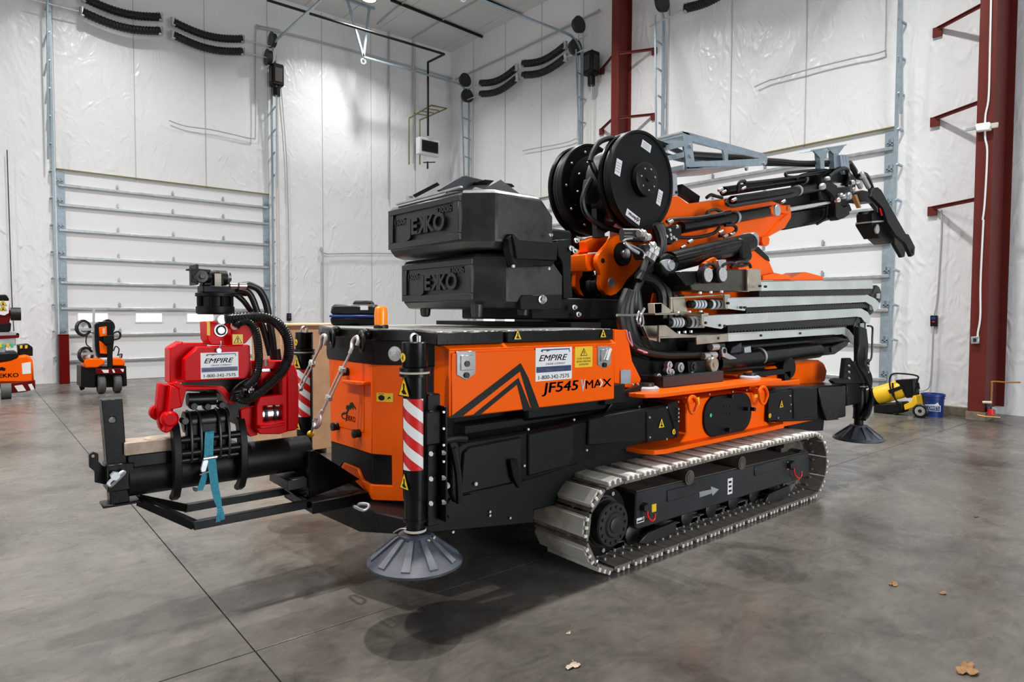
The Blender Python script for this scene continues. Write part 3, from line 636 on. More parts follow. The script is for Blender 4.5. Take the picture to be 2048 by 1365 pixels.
# ---- stickers on the tool box door
YD = 2.792
mb = MB()
for pts in (((722, 585), (1050, 333), (1085, 400), (1138, 545), (1100, 549), (1047, 372), (780, 580)), ((826, 575), (1040, 400), (1098, 548), (1062, 552), (1033, 432), (862, 572))):
    mb.pxy([zB(*p) for p in pts], YD-.0012, .0012)
part(mb, 'chevron_print', 'ink')
def empire(name, o, w, h, xd, zd, par=None):
    mb = MB().quad(o, xd, zd, w, h, 0, .001); k = w
    P2 = lambda a, b: Vector(o)+xd*a*k+zd*b*h
    mb.use(1).quad(P2(.02, .255), xd, zd, w*.96, h*.175, .001, .0006)
    mb.use(1).text('EMPIRE', P2(.09, .60), xd, zd, h*.26, w*.78, shear=.35, bold=.016)
    mb.use(1).poly2(o, xd, zd, [(.13*k, .90*h), (.17*k, .95*h), (.93*k, .955*h), (.94*k, .84*h), (.92*k, .84*h), (.91*k, .92*h), (.4*k, .915*h), (.28*k, .87*h), (.3*k, .91*h), (.19*k, .915*h), (.19*k, .86*h)], .001)
    mb.use(2).text('CRANE COMPANY', P2(.27, .475), xd, zd+xd*0+Vector((0, 0, 0)), h*.085, w*.55, shear=.3, bold=.006)
    mb.use(0).text('www.EmpireCrane.com', P2(.06, .305), xd, zd, h*.12, w*.88, bold=.014, lift=.0026)
    mb.use(2).text('1-800-342-7575', P2(.08, .05), xd, zd, h*.17, w*.84, bold=.014)
    return mb.build(name, ['white', 'navy', 'ink'], par or crane)
a = AY(*zB(1116, 415), YD); b_ = AY(*zB(1278, 413), YD); hgt = AY(*zB(1118, 262), YD).z-a.z
empire('company_sticker', V(a.x, YD-.0005, a.z-.004), b_.x-a.x+.006, hgt, xd, zd)
a = AY(*zB(1295, 355), YD); b_ = AY(*zB(1375, 350), YD); hgt = AY(*zB(1295, 260), YD).z-a.z; w_ = b_.x-a.x
mb = MB().quad((a.x, YD-.0005, a.z), xd, zd, w_, hgt)
mb.use(1).poly2((a.x+w_*.3, YD-.0005, a.z+hgt*.55), xd, zd, [(0, 0), (w_*.4, 0), (w_*.2, hgt*.38)])
mb.use(0).poly2((a.x+w_*.3, YD-.0005, a.z+hgt*.55), xd, zd, [(w_*.05, hgt*.03), (w_*.35, hgt*.03), (w_*.2, hgt*.31)], .002)
mb.use(1).poly2((a.x+w_*.3, YD-.0005, a.z+hgt*.55), xd, zd, [(w_*.19, hgt*.06), (w_*.21, hgt*.06), (w_*.22, hgt*.24), (w_*.18, hgt*.24)], .003)
for k, s_ in enumerate(('CLOSE TOOLBOX', 'BEFORE OPERATING', 'OUTRIGGERS')): mb.text(s_, (a.x+w_/2, YD-.0005, a.z+hgt*(.38-.14*k)), xd, zd, hgt*.12, w_*(.8 if k != 2 else .55), align='C', bold=.01)
part(mb, 'close_toolbox_sticker', ['yellow', 'ink'])
mb = MB()
a = AY(*zB(1147, 474), YD); b_ = AY(*zB(1310, 460), YD)
mb.use(0).text('JF545', (a.x, YD, a.z+.004), xd, V(0, 0, 1), .085, b_.x-a.x, shear=.12, bold=.022)
a = AY(*zB(1345, 455), YD); b_ = AY(*zB(1462, 440), YD); mb.text('MA', (a.x, YD, a.z+.006), xd, zd, .075, (b_.x-a.x)*.60, bold=.012); 
x0_ = a.x+(b_.x-a.x)*.64; mb.text('X', (x0_, YD, a.z+.006), xd, zd, .075, (b_.x-a.x)*.36, bold=.012)
p = AY(*zB(1322, 418), YD); 
mb.use(2).poly2((p.x, YD, a.z+.004), xd, zd, [(0, .062), (.012, .062), (.022, .012), (.020, -.016)])
mb.use(1).poly2((p.x, YD, a.z+.004), xd, zd, [(.020, -.016), (.022, .012), (.036, .062), (.042, .062)])
mb.use(1).poly2((x0_-.03, YD, a.z+.008), xd, zd, [(0, .0), (.012, 0), (.034, .026), (.012, .052), (0, .052), (.02, .026)], .002)
part(mb, 'model_lettering', ['ink', 'white', 'sky'])
def latch(u, v, w, h, f=zB, key=False):
    c = AY(*f(u, v), YD); mb = MB().ext([(c.x+a*w, YD-.006, c.z+b*h) for a, b in ((-.5, .5), (.5, .5), (.5, -.3), (0, -.5), (-.5, -.3))], (0, .006, 0))
    t = part(mb, 'box_latch', 'chrome', bev=.003)
    part(MB().box(c.x-w*.32, c.x+w*.32, YD-.012, YD-.005, c.z-h*.16, c.z+h*.36), 'latch_paddle', 'chrome', t, bev=.003)
    if key: part(MB().bar((c.x+w*.05, YD-.02, c.z-h*.12), (c.x+w*.34, YD-.02, c.z+h*.38), .012, .012, (0, 1, 0)), 'latch_handle', 'white', t)
    else: part(MB().cyl((c.x, YD-.018, c.z+.01), (c.x, YD-.01, c.z+.01), .016, n=14), 'latch_knob', 'dark', t)
    part(MB().cyl((c.x, YD-.015, c.z-h*.33), (c.x, YD-.005, c.z-h*.33), .016, n=14), 'lock_cap', 'rubber', t)
latch(800, 345, .125, .155); latch(1428, 308, .125, .145, key=True)
# ---- engine cover, deck and stabilisers
def zF(x, y): return (590+x*.21978, 860+y*.21978)
XF = 1.87; CP = V(XF, 3.574, 0); CD = V(.506, -.863, 0); CN = V(-.863, -.506, 0)
def AF(u, v): return AX(u, v, XF)
def AC(u, v): return AP(u, v, CP, CN)
cend = CP+CD*.52
plan = [(XF+.02, 3.585), (XF+.02, 4.19), (2.12, 4.72), (3.1, 4.8), (3.1, 3.2), (cend.x+.03, cend.y)]
part(MB().ext([(x, y, .45) for x, y in plan], (0, 0, 1.0)), 'engine_housing', 'blackm', bev=.004)
pf = lambda *pts: [AF(*p) for p in pts]
fpn = part(MB().ext(pf((658, 716), (743.5, 728), (743.5, 909), (662, 883)), (.03, 0, 0)), 'front_panel', 'orange', bev=.004)
part(MB().ext([AC(*p) for p in ((743.5, 728), (812, 730), (812, 1004), (743.5, 1001), (743.5, 971), (784, 973), (783, 912), (743.5, 909))], CN*-.03), 'corner_panel', 'orange', bev=.004)
part(MB().ext([AF(*zF(*p)) for p in ((440, 300), (570, 355), (615, 465), (699, 505), (699, 640), (650, 570), (415, 350))], (.03, 0, 0)), 'lower_trim', 'orange', bev=.003)
part(MB().ext([AP(*p, CP-CN*.03, CN) for p in ((743.5, 905), (786, 908), (786, 976), (743.5, 975))], CN*-.01), 'vent_recess', 'ink')
part(MB().ext([AX(*p, XF+.015) for p in ((664, 884), (743, 909), (743, 968), (725, 955), (712, 935), (686, 925), (672, 945), (664, 940))], (.01, 0, 0)), 'vent_panel', 'blackm')
# hatch in the front panel: grip, knobs, dinosaur print
ht = part(MB().ext([AX(*zT(*p), XF-.004) for p in ((590, 640), (880, 690), (880, 1185), (600, 1120))], (.006, 0, 0)), 'front_hatch', 'orange', bev=.002)
part(MB().ext([AX(*zT(*p), XF-.05) for p in ((640, 632), (870, 655), (875, 690), (790, 690), (640, 660))], (.05, 0, 0)), 'hatch_lip', 'orange', ht, bev=.004)
for p in ((612, 1118), (838, 1190)):
    c = AX(*zT(*p), XF); part(MB().lathe([(.026, 0), (.026, .02), (.02, .03), (.028, .03), (.028, .045), (.001, .05)], (c.x-.001, c.y, c.z), (-1, 0, 0), 16), 'hatch_knob', 'rubber', ht)
c = AX(*zT(712, 545), XF); part(MB().lathe([(.026, 0), (.026, .02), (.02, .03), (.028, .03), (.028, .045), (.001, .05)], (c.x-.001, c.y, c.z), (-1, 0, 0), 16), 'panel_knob', 'rubber', fpn)
yl, zl = V(0, -1, 0), V(0, 0, 1)
mb = MB()
mb.ext([AX(*zT(*p), XF-.006) for p in ((650, 985), (668, 970), (690, 975), (705, 950), (690, 930), (700, 895), (725, 900), (735, 875), (760, 865), (770, 885), (795, 925), (795, 945), (770, 915), (765, 950), (755, 915), (740, 945), (730, 935), (715, 965), (705, 995), (680, 992), (662, 1000))], (.001, 0, 0))
mb.tube([AX(*zT(*p), XF-.006) for p in ((655, 985), (648, 1010), (660, 1032), (690, 1040))], .003, n=4)
a = AX(*zT(690, 1050), XF-.0045); b_ = AX(*zT(798, 1060), XF)
mb.text('JEKKO', a, yl, zl, .05, a.y-b_.y, bold=.01)
part(mb, 'brand_print', 'ink', ht)
mb = MB(); o = AC(*zT(1015, 858))+CN*.001; q = AC(*zT(1190, 862)); w_ = (q-o).length; h_ = AC(*zT(1015, 766)).z-o.z; cdr = CD.normalized()
mb.quad(o, cdr, zl, w_, h_); mb.use(1).poly2(o, cdr, zl, [(w_*(.30+.2*cos(a)), h_*(.45+.32*sin(a))) for a in [2*pi*k/10 for k in range(10)]])
mb.poly2(o, cdr, zl, [(w_*.65, h_*.35), (w_*.72, h_*.30), (w_*.74, h_*.45), (w_*.85, h_*.4), (w_*.82, h_*.62), (w_*.72, h_*.6)]); mb.poly2(o, cdr, zl, [(w_*.1, h_*.86), (w_*.45, h_*.86), (w_*.45, h_*.9), (w_*.1, h_*.9)])
part(mb, 'battery_sticker', ['yellow', 'ink'])
# black band and deck lids
bp = [(XF-.006, 3.565), (XF-.006, 4.20), (2.10, 4.75), (2.3, 4.85), (2.3, 3.0), (cend.x+.02, cend.y-.02)]
part(MB().ext([(x, y, 1.347) for x, y in bp], (0, 0, .185)), 'top_band', 'blackm', bev=.006)
c = AP(*zT(1208, 358), CP+CN*.004, CN); part(MB().lathe([(.045, 0), (.045, .006), (.001, .012)], c-CN*.003, CN, 24), 'round_lamp', 'lens')
def chequer():
    m = mat('chequer_plate', (.45, .44, .41), .35, metal=.7); nt = m.node_tree; b = nt.nodes['Principled BSDF']
    g = nt.nodes.new('ShaderNodeNewGeometry'); w = nt.nodes.new('ShaderNodeTexVoronoi'); w.inputs['Scale'].default_value = 38; w.feature = 'SMOOTH_F1'
    bp_ = nt.nodes.new('ShaderNodeBump'); bp_.inputs['Strength'].default_value = .8; bp_.inputs['Distance'].default_value = .01
    nt.links.new(g.outputs['Position'], w.inputs['Vector']); nt.links.new(w.outputs['Distance'], bp_.inputs['Height']); nt.links.new(bp_.outputs['Normal'], b.inputs['Normal']); return m
M['chequer'] = chequer()
xs = AY(*zB(980, 230), 2.80).x
l1 = [(1.93, 2.80), (xs-.012, 2.80), (xs-.012, 4.9), (2.12, 4.88), (XF-.01, 4.2), (XF-.01, 3.56), (2.14, 3.10)]
l1 = [(1.83, 2.80), (xs-.012, 2.80), (xs-.012, 4.9), (2.10, 4.9), (XF-.01, 4.21), (XF-.01, 3.55), (2.0, 3.30)]
part(MB().ext([(x, y, 1.492) for x, y in l1], (0, 0, .068)), 'deck_lid', 'black', bev=.006)
part(MB().ext([(x+(.02 if x < 2.2 else -.02), y+(.03 if y < 3.2 else -.03), 1.560) for x, y in l1], (0, 0, .004)), 'deck_tread', 'chequer')
part(MB().box(xs+.012, 3.185, 2.80, 4.92, 1.495, 1.562), 'deck_lid', 'black', bev=.006)
part(MB().box(xs+.03, 3.17, 2.815, 4.9, 1.562, 1.566), 'deck_tread', 'chequer')
tri(1035, 228, 2.798, .062, zB); tri(1424, 218, 2.798, .062, zB)
part(MB().box(3.2, 3.5, 3.2, 4.9, 1.5, 1.60), 'deck_rear_strip', 'blackm')
# beacon and lashing rings
bc = V(1.967, 3.638, 1.56); BT = part(MB().box(bc.x-.05, bc.x+.05, bc.y-.07, bc.y+.05, 1.548, 1.552).ext([(bc.x-.08, bc.y-.06, 1.552), (bc.x-.08, bc.y+.07, 1.552), (bc.x-.085, bc.y+.07, 1.52), (bc.x-.085, bc.y-.06, 1.52)], (.004, 0, 0)), 'beacon_bracket', 'zinc', bev=.003)
part(MB().lathe([(.046, 0), (.046, .03), (.042, .034)], (bc.x, bc.y, 1.553), (0, 0, 1), 24), 'beacon_base', 'rubber', BT)
part(MB().lathe([(.040, 0), (.041, .075), (.036, .105), (.022, .116), (.001, .118)], (bc.x, bc.y, 1.587), (0, 0, 1), 24), 'beacon_lens', 'amber', BT)
part(MB().cyl((bc.x, bc.y, 1.59), (bc.x, bc.y, 1.67), .018, n=12), 'beacon_bulb', 'chrome', BT)
eyes = []
for p in ((590, 120), (905, 150)):
    c = AX(*zT(*p), XF-.03); part(MB().ball(c, .035, 14), 'eye_boss', 'black'); 
    pts = [c+V(-.02+.03*cos(a)*.4, .02+.055*cos(a), -.045+.06*sin(a)) for a in [2*pi*k/12 for k in range(12)]]
    part(MB().tube(pts, .011, n=8, sub=3, closed=True), 'eye_ring', 'rubber'); eyes.append(c)
# ---- stabilisers
def stripes(mb, x, y, r, z0, z1, a0, a1):
    # red and white slanted bands wrapped around the tube
    n = 18; H = (z1-z0)/6.3
    for k in range(-4, 9):
        mb.use(k % 2)
        for i in range(n):
            vs = []
            for u_, top in ((i/n, 0), ((i+1)/n, 0), ((i+1)/n, 1), (i/n, 1)):
                z = z1-H*(k+(0 if top else 1))-(u_*1.6-.4)*H; z = min(z1, max(z0, z)); a = a0+(a1-a0)*u_; vs.append((x+r*cos(a), y+r*sin(a), z))
            if max(v[2] for v in vs)-min(v[2] for v in vs) > 1e-4: mb.add(vs, [(0, 1, 2, 3)])
def foot(x, y, z):
    prof = [(.235, 0), (.245, .006), (.245, .018), (.095, .125), (.085, .135), (.085, .155), (.07, .158), (.001, .158)]
    f = part(MB().lathe(prof, (x, y, z), (0, 0, 1), 48), 'stabiliser_foot', 'slate')
    for k in range(10):
        a = 2*pi*(k+.3)/10; d = V(cos(a), sin(a), 0); s_ = V(-sin(a), cos(a), 0); o = V(x, y, z)
        pts = [o+d*.085+V(0, 0, .145), o+d*.10+V(0, 0, .138), o+d*.225+V(0, 0, .040), o+d*.225+V(0, 0, .025), o+d*.085+V(0, 0, .10)]
        mb = MB()
        w0, w1 = .010, .022
        vs = [p-s_*(w0+(w1-w0)*i/3) for i, p in zip((0, .4, 3, 3, 0), pts)]+[p+s_*(w0+(w1-w0)*i/3) for i, p in zip((0, .4, 3, 3, 0), pts)]
        mb.add(vs, [(0, 1, 2, 3, 4), (9, 8, 7, 6, 5)]+[(i, (i+1) % 5, 5+(i+1) % 5, 5+i) for i in range(5)]); part(mb, 'rib', 'slate2', f)
    return f
def stab(x, y, zt, zf, full=True, phi=-2.35, marks=True):
    t = part(MB().lathe([(.060, .70), (.062, .72), (.062, zt-.14), (.001, zt-.14)], (x, y, 0), (0, 0, 1), 32), 'stabiliser_tube', 'black')
    part(MB().lathe([(.064, zt-.125), (.066, zt-.12), (.066, zt), (.062, zt+.004), (.001, zt+.004)], (x, y, 0), (0, 0, 1), 32), 'stabiliser_cap', 'black', t)
    part(MB().lathe([(.062, zt-.175), (.079, zt-.172), (.079, zt-.158), (.074, zt-.156), (.074, zt-.148), (.079, zt-.145), (.079, zt-.128), (.062, zt-.125)], (x, y, 0), (0, 0, 1), 32), 'stabiliser_collar', 'black', t)
    part(MB().lathe([(.0765, zt-.157), (.0765, zt-.147)], (x, y, 0), (0, 0, 1), 32, caps=False), 'seal_band', 'beige', t)
    part(MB().cyl((x, y, .60), (x, y, .70), .056, n=28).cyl((x, y, .585), (x, y, .60), .060, n=28), 'stabiliser_sleeve', 'black', t)
    part(MB().cyl((x, y, zf+.14), (x, y, .60), .045, n=24), 'stabiliser_rod', 'blackm', t)
    part(MB().tube([(x-.02, y, zt+.005), (x-.02, y, zt+.035), (x, y, zt+.045), (x+.02, y, zt+.03), (x+.02, y, zt+.005)], .007, n=6), 'lifting_eye', 'chrome', t)
    part(MB().cyl((x+.012, y-.02, zt), (x+.012, y-.02, zt+.035), .012, n=10), 'valve', 'bolt', t)
    if not marks: foot(x, y, zf); return t
    mb = MB(); stripes(mb, x, y, .0632, .86, 1.225, phi-.95, phi+.95); part(mb, 'hazard_stripes', ['white', 'redp'])
    mb = MB(); c = V(x+.0665*cos(phi-.9), y+.0665*sin(phi-.9), zt-.075); nn = V(cos(phi-.9), sin(phi-.9), 0); mb.cyl(c-nn*.004, c+nn*.001, .024, n=18)
    mb.use(1).text('4', c+nn*.001-V(0, 0, .014), V(-nn.y, nn.x, 0)*1, zl, .04, align='C'); part(mb, 'number_sticker', ['yellow', 'ink'])
    for zz_, hh in ((1.235, .11), (.76, .09)):
        an = phi-.75; nn = V(cos(an), sin(an), 0); c = V(x, y, zz_)+nn*.0635; mb = MB(); warn(mb, c, V(-nn.y, nn.x, 0), zl, hh); part(mb, 'warning_triangle', ['yellow', 'ink'])
    foot(x, y, zf)
    return t
SX, SY = 1.744, 2.87
stab(SX, SY, 1.508, .365)
part(MB().ring((SX, SY, .535), (0, 0, 1), .055, .058, .012).tube([(SX+.02, SY-.075, .50), (SX+.05, SY-.085, .495), (SX+.08, SY-.06, .50)], .006, n=6), 'foot_clip', 'beige')
mb = MB().tube([(SX-.10, SY+.05, .53), (SX-.07, SY+.03, .55), (SX-.05, SY, .555)], .004, n=6); part(mb, 'lock_pin', 'chrome')
# bracket between the tube and the beam
part(MB().ext(ay(zB, 2.87, (600, 545), (668, 510), (674, 990), (655, 992), (650, 720), (600, 720)), (0, .02, 0)), 'stabiliser_bracket', 'black', bev=.003)
part(MB().box(SX+.05, SX+.13, 2.83, 2.93, .55, 1.24), 'stabiliser_web', 'blackm', bev=.005)
part(MB().ext([(x, y, z) for x, y, z in ((SX+.02, 2.80, .98), (SX+.14, 2.80, .98), (SX+.14, 2.80, 1.16), (SX+.02, 2.80, 1.16))], (0, .05, 0)), 'bracket_pocket', 'blackm', bev=.01)
part(MB().box(SX+.115, SX+.128, 2.76, 2.95, .58, 1.18), 'bracket_flange', 'black', bev=.003)
for k in range(4): part(MB().hexb((SX+.10, 2.76, .90+k*.085), (0, -1, 0), .007, .008), 'bolt', 'bolt')
for v_ in (743, 857, 968):
    for u_ in (652, 690): c = AY(*zB(u_, v_), 2.78); part(MB().hexb(c, (1 if u_ > 670 else -1, -.5, 0), .014, .022), 'bracket_bolt', 'chrome')
c = AY(*zB(712, 892), 2.80); part(MB().lathe([(.018, 0), (.018, .006), (.011, .007), (.011, .018), (.001, .018)], c, (0, -1, 0), 16), 'beam_bolt', 'chrome')
for p0, p1 in (((690, 690), (800, 680)), ((740, 720), (770, 970))): part(MB().tube(ay(zB, 2.80, p0, ((p0[0]+p1[0])/2+8, (p0[1]+p1[1])/2-6), p1), .020, n=8), 'hose', 'rubber')
part(MB().ext(ay(zB, 2.80, (720, 690), (760, 680), (775, 720), (772, 960), (755, 975), (735, 930), (735, 740)), (0, .04, 0)), 'beam_fork', 'black', bev=.008)
part(MB().ext(ay(zB, 2.79, (1003, 775), (1035, 770), (1060, 890), (1040, 905), (1015, 850)), (0, .03, 0)), 'step_latch', 'black', bev=.004)
# far front stabiliser and rear near stabiliser
stab(1.985, 4.90, 1.51, .365, phi=-2.2)
stab(7.115, 2.87, 1.08, .365, marks=False)
part(MB().ext(ay(zE, 2.80, (1470, 770), (1500, 768), (1515, 790), (1590, 790), (1600, 775), (1625, 775), (1618, 935), (1400, 935), (1385, 918), (1400, 905), (1455, 905)), (0, .05, 0)), 'rear_mount_plate', 'blackm', bev=.004)
for k in range(3):
    for u_ in (1485, 1610): c = AY(*zE(u_, 820+k*40), 2.79); part(MB().hexb(c, (0, -1, 0), .012, .012), 'bolt', 'bolt')
part(MB().box(6.75, 7.1, 2.84, 3.0, .75, 1.02), 'rear_beam_head', 'blackm', bev=.01)
for k in range(5):
    part(MB().tube(ay(zE, 2.74+.02*k, (1560+6*k, 690), (1545+12*k, 800), (1600+8*k, 900), (1640-6*k, 1020), (1620-10*k, 1130), (1590-6*k, 1170)), .014, n=7), 'hydraulic_hose', 'rubber')
part(MB().tube(ay(zE, 2.76, (1610, 560), (1640, 570), (1640, 640), (1635, 760), (1610, 800)), .010, n=7), 'hydraulic_hose', 'rubber')
part(MB().ext(ay(zE, 2.9, (1555, 560), (1605, 575), (1618, 690), (1600, 930), (1555, 930)), (0, .06, 0)), 'rear_post', 'blackm', bev=.01)
# nose below the engine cover
part(MB().add([(1.74, 3.50, .36), (1.74, 4.15, .33), (2.3, 4.4, .33), (2.3, 3.1, .40), (1.86, 3.12, .42), (1.74, 3.50, .505), (1.74, 4.15, .505), (2.3, 4.4, .505), (2.3, 3.1, .505), (1.86, 3.12, .505)], [(4, 3, 2, 1, 0), (5, 6, 7, 8, 9)]+[(i, (i+1) % 5, 5+(i+1) % 5, 5+i) for i in range(5)]), 'nose_box', 'blackm', bev=.008)
c = AX(*zF(620, 710), 1.73); part(MB().tube([c+V(0, .06, -.012), c+V(-.03, .05, .0), c+V(-.03, -.06, .004), c+V(0, -.065, .012), c+V(.02, -.02, .02), c+V(0, .05, .01)], .009, n=7, closed=True), 'tow_shackle', 'zinc')
# ---- counterweights
def zR(x, y): return (1090+x*.16119, 255+y*.16119)
def zJ(x, y): return (1640+x*.17575, 280+y*.17575)
def zK(x, y): return (1250+x*.17585, 540+y*.17585)
def zL(x, y): return (1240+x*.16116, 400+y*.16116)
def logo(mb, o, w, h, dep):
    # J E (mirrored K) K O, drawn along -Y on a face that looks towards -X
    for ch, a, ww, yo, hh, mi in (('J', .03, .14, 0, 1.0, False), ('E', .19, .16, 0, 1.0, False), ('K', .36, .19, 0, 1.0, True), ('K', .56, .19, 0, 1.0, False), ('O', .745, .26, -.02, 1.04, False)):
        mb.text(ch, Vector(o)+yl*a*w+zl*yo*h*.7, yl, zl, h*hh, ww*w, bold=.03, depth=dep, lift=.002, mirror=mi)
def weight(c1, ya, yb, z0, z1, xr, ch, name):
    cz = .035
    P_ = lambda e, k=0: [(c1+e, ya), (c1+e, yb), (c1+ch, yb+ch-e), (xr-k, yb+ch-e), (xr-k, ya-ch+e), (c1+ch, ya-ch+e)]
    mb = MB(); rings = [(P_(.05), z0), (P_(0), z0+.05), (P_(0), z1-.13), (P_(0, .10), z1-.03), (P_(.03, .13), z1)]; vs = []
    for r_, z in rings: vs += [(x, y, z) for x, y in r_]
    fs = [tuple(reversed(range(6))), tuple(range(24, 30))]
    for j in range(4): fs += [(j*6+i, j*6+(i+1) % 6, (j+1)*6+(i+1) % 6, (j+1)*6+i) for i in range(6)]
    b = part(mb.add(vs, fs), name, 'cwt', bev=.010, ang=20)
    W_ = yb-ya; e = .075*W_
    f = MB()
    for y0_, y1_, zz0, zz1 in ((ya, yb, z1-.075, z1-.035), (ya, yb, z0+.055, z0+.10), (ya, ya+e, z0+.10, z1-.075), (yb-e, yb, z0+.10, z1-.075)): f.box(c1-.016, c1+.02, y0_, y1_, zz0, zz1)
    part(f, 'raised_border', 'cwt', b, bev=.003)
    hh = z1-z0
    mb = MB(); logo(mb, (c1-.0, yb-W_*.27, z0+hh*.37), W_*.56, hh*.40, .022); part(mb, 'raised_logo', 'cwt', b)
    part(MB().text('1500kg', (c1, yb-W_*.10, z0+hh*.60), yl, zl, hh*.15, W_*.21, bold=.03, depth=.01), 'raised_figures', 'cwt', b); part(MB().text('3300lb', (c1, ya+W_*.30, z0+hh*.66), yl, zl, hh*.15, W_*.21, bold=.03, depth=.01), 'raised_figures', 'cwt', b)
    return b
M['cwt'] = mat('counterweight_black', (.014, .014, .015), .38, coat=.15, noise=.5, nscale=6, bump=.10, bscale=22, rvar=.10)
u1 = weight(2.41, AX(921, 430, 2.41).y, AX(780, 450, 2.41).y, AX(921, 497, 2.41).z, AX(921, 378, 2.41).z, AY(*zC(1120, 650), 3.257).x, .163, 'counterweight')
lo = weight(2.52, AX(945, 560, 2.52).y, AX(807, 560, 2.52).y, AX(945, 617, 2.52).z, AX(945, 506, 2.52).z, AY(*zC(1187, 1100), 3.27).x, .163, 'counterweight')
part(MB().ext(ay(zC, 3.18, (865, 735), (905, 778), (1157, 797), (1150, 915), (905, 903), (890, 900)), (0, .12, 0)), 'clamp_block', 'blackm', bev=.004)
part(MB().ext(ay(zC, 3.20, (835, 770), (865, 735), (895, 900), (1140, 915), (1120, 950), (870, 955), (840, 860)), (0, .06, 0)), 'clamp_plate', 'black', bev=.004)
part(MB().ext(ay(zC, 3.25, (912, 1165), (930, 1140), (1185, 1135), (1185, 1225), (1160, 1232), (915, 1235)), (0, .04, 0)), 'lower_plate', 'blackm', bev=.004)
c = AY(*zC(1050, 1168), 3.25); part(MB().lathe([(.032, 0), (.032, .01), (.022, .012), (.022, .03), (.001, .032)], c, (0, -1, 0), 16), 'clamp_bolt', 'chrome')
for p in ((862, 952), (1093, 968), (1100, 750)): c = AY(*zC(*p), 3.20); part(MB().hexb(c, (0, -1, 0), .011, .012), 'bolt', 'bolt')
for p in ((295, 1255), (630, 1262), (930, 1252)):
    c = AX(*zC(*p), 2.62) if p[0] < 500 else AY(*zC(*p), 3.38); part(MB().lathe([(.020, -.03), (.035, -.02), (.04, .02), (.04, .06)], c, (0, 0, 1), 16), 'weight_foot', 'dark')
# cover plates on top of the upper counterweight
zt1 = AX(921, 378, 2.41).z
part(MB().ext([(2.60, 3.55, zt1), (2.50, 3.9, zt1), (2.75, 3.9, zt1+.13), (2.85, 3.55, zt1+.14), (3.05, 3.5, zt1+.02), (3.05, 3.45, zt1)], (.25, .25, 0)), 'top_cover', 'blackm', bev=.005)
part(MB().ext(ay(zC, 3.75, (385, 455), (535, 365), (560, 362), (690, 395), (700, 440), (420, 470)), (0, .04, 0)), 'top_cover_plate', 'frame', bev=.003)
part(MB().bar(AX(*zC(222, 497), 2.50), AX(*zC(380, 415), 2.62), .05, .012), 'lifting_strap', 'blackm')
part(MB().ext(ay(zC, 3.6, (690, 385), (860, 415), (880, 435), (760, 430), (690, 425)), (0, .5, 0)), 'top_cover_slope', 'black', bev=.004)
part(MB().bar(AX(*zC(110, 550), 2.43), AX(*zC(530, 435), 2.43), .02, .012), 'edge_strip', 'zinc')
c = AX(*zC(195, 508), 2.5); part(MB().cyl(c-zl*.02, c+zl*.01, .03, n=6), 'lid_bolt', 'zinc')
# ---- slewing column and black body
part(MB().cyl((4.3, YC, 1.18), (4.3, YC, 1.5), .62, n=40), 'slew_ring', 'black')
part(MB().box(4.25, 4.95, 3.76, 4.0, 1.2, 2.2), 'column', 'blackm', bev=.05)
part(MB().ext(ay(zC, 4.1, (1130, 790), (1240, 720), (1330, 800), (1400, 1000), (1420, 1365), (1150, 1365), (1190, 980)), (0, .6, 0)), 'column_housing', 'ink', bev=.01)
part(MB().ext(ay(zE, 3.74, (-140, 380), (0, 380), (120, 200), (420, 250), (480, 420), (480, 900), (-60, 930), (-160, 500)), (0, .5, 0)), 'body_block', 'ink', bev=.02)
part(MB().box(3.05, 4.1, 3.45, 4.3, 1.62, 1.78), 'counterweight_arm', 'blackm', bev=.01)
part(MB().box(3.0, 3.56, 3.55, 4.2, 1.7, 2.3), 'slew_frame', 'blackm', bev=.02)
part(MB().ext(ay(zY, 3.4, (310, 340), (460, 330), (455, 520), (450, 600), (470, 700), (490, 1000), (380, 1020), (370, 600), (320, 520)), (0, .3, 0)), 'valve_body', 'ink', bev=.006)
for p in ((215, 290), (520, 350), (460, 440), (500, 470), (495, 1110), (540, 1190)): c = AY(*zY(*p), 3.39); part(MB().lathe([(.02, 0), (.02, .012), (.012, .014), (.012, .03), (.001, .03)], c, (0, -1, 0), 12), 'hydraulic_fitting', 'bolt')
# ---- orange yoke with pins
YN = 3.66
part(MB().ext(ay(zY, YN, (770, 540), (800, 490), (880, 400), (950, 310), (1000, 285), (1090, 310), (1190, 400), (1300, 560), (1250, 640), (1180, 720), (1100, 800), (1050, 890), (985, 955), (920, 978), (860, 960), (815, 900), (800, 830), (812, 740), (790, 680), (765, 610)), (0, .05, 0)), 'yoke_plate', 'orange', bev=.004)
part(MB().ext(ay(zY, 4.02, (470, 590), (500, 545), (600, 440), (620, 345), (700, 310), (800, 290), (900, 300), (820, 480), (680, 480), (610, 520), (600, 740), (565, 800), (575, 900), (618, 985), (560, 955), (512, 870), (520, 740), (490, 690), (470, 640)), (0, .05, 0)), 'yoke_plate', 'orange', bev=.004)
part(MB().ext(ay(zY, 3.74, (640, 500), (780, 490), (800, 540), (800, 690), (660, 700), (640, 640)), (0, .25, 0)), 'yoke_web', 'orange', bev=.01)
part(MB().ext(ay(zY, 3.85, (640, 350), (860, 290), (880, 400), (790, 480), (660, 480)), (0, .1, 0)), 'yoke_head', 'orange', bev=.01)
for p, y_ in (((828, 580), YN-.001), ((528, 600), 4.018)): c = AY(*zY(*p), y_); part(MB().cyl((c.x, y_-.004, c.z), (c.x, y_+.01, c.z), .021, n=16), 'yoke_hole', 'ink')
c = AY(*zY(1040, 505), YN); part(MB().lathe([(.001, -.03), (.098, -.03), (.10, -.02), (.10, .05)], (c.x, YN, c.z), (0, 1, 0), 36, caps=False), 'pin_bushing', 'blackm')
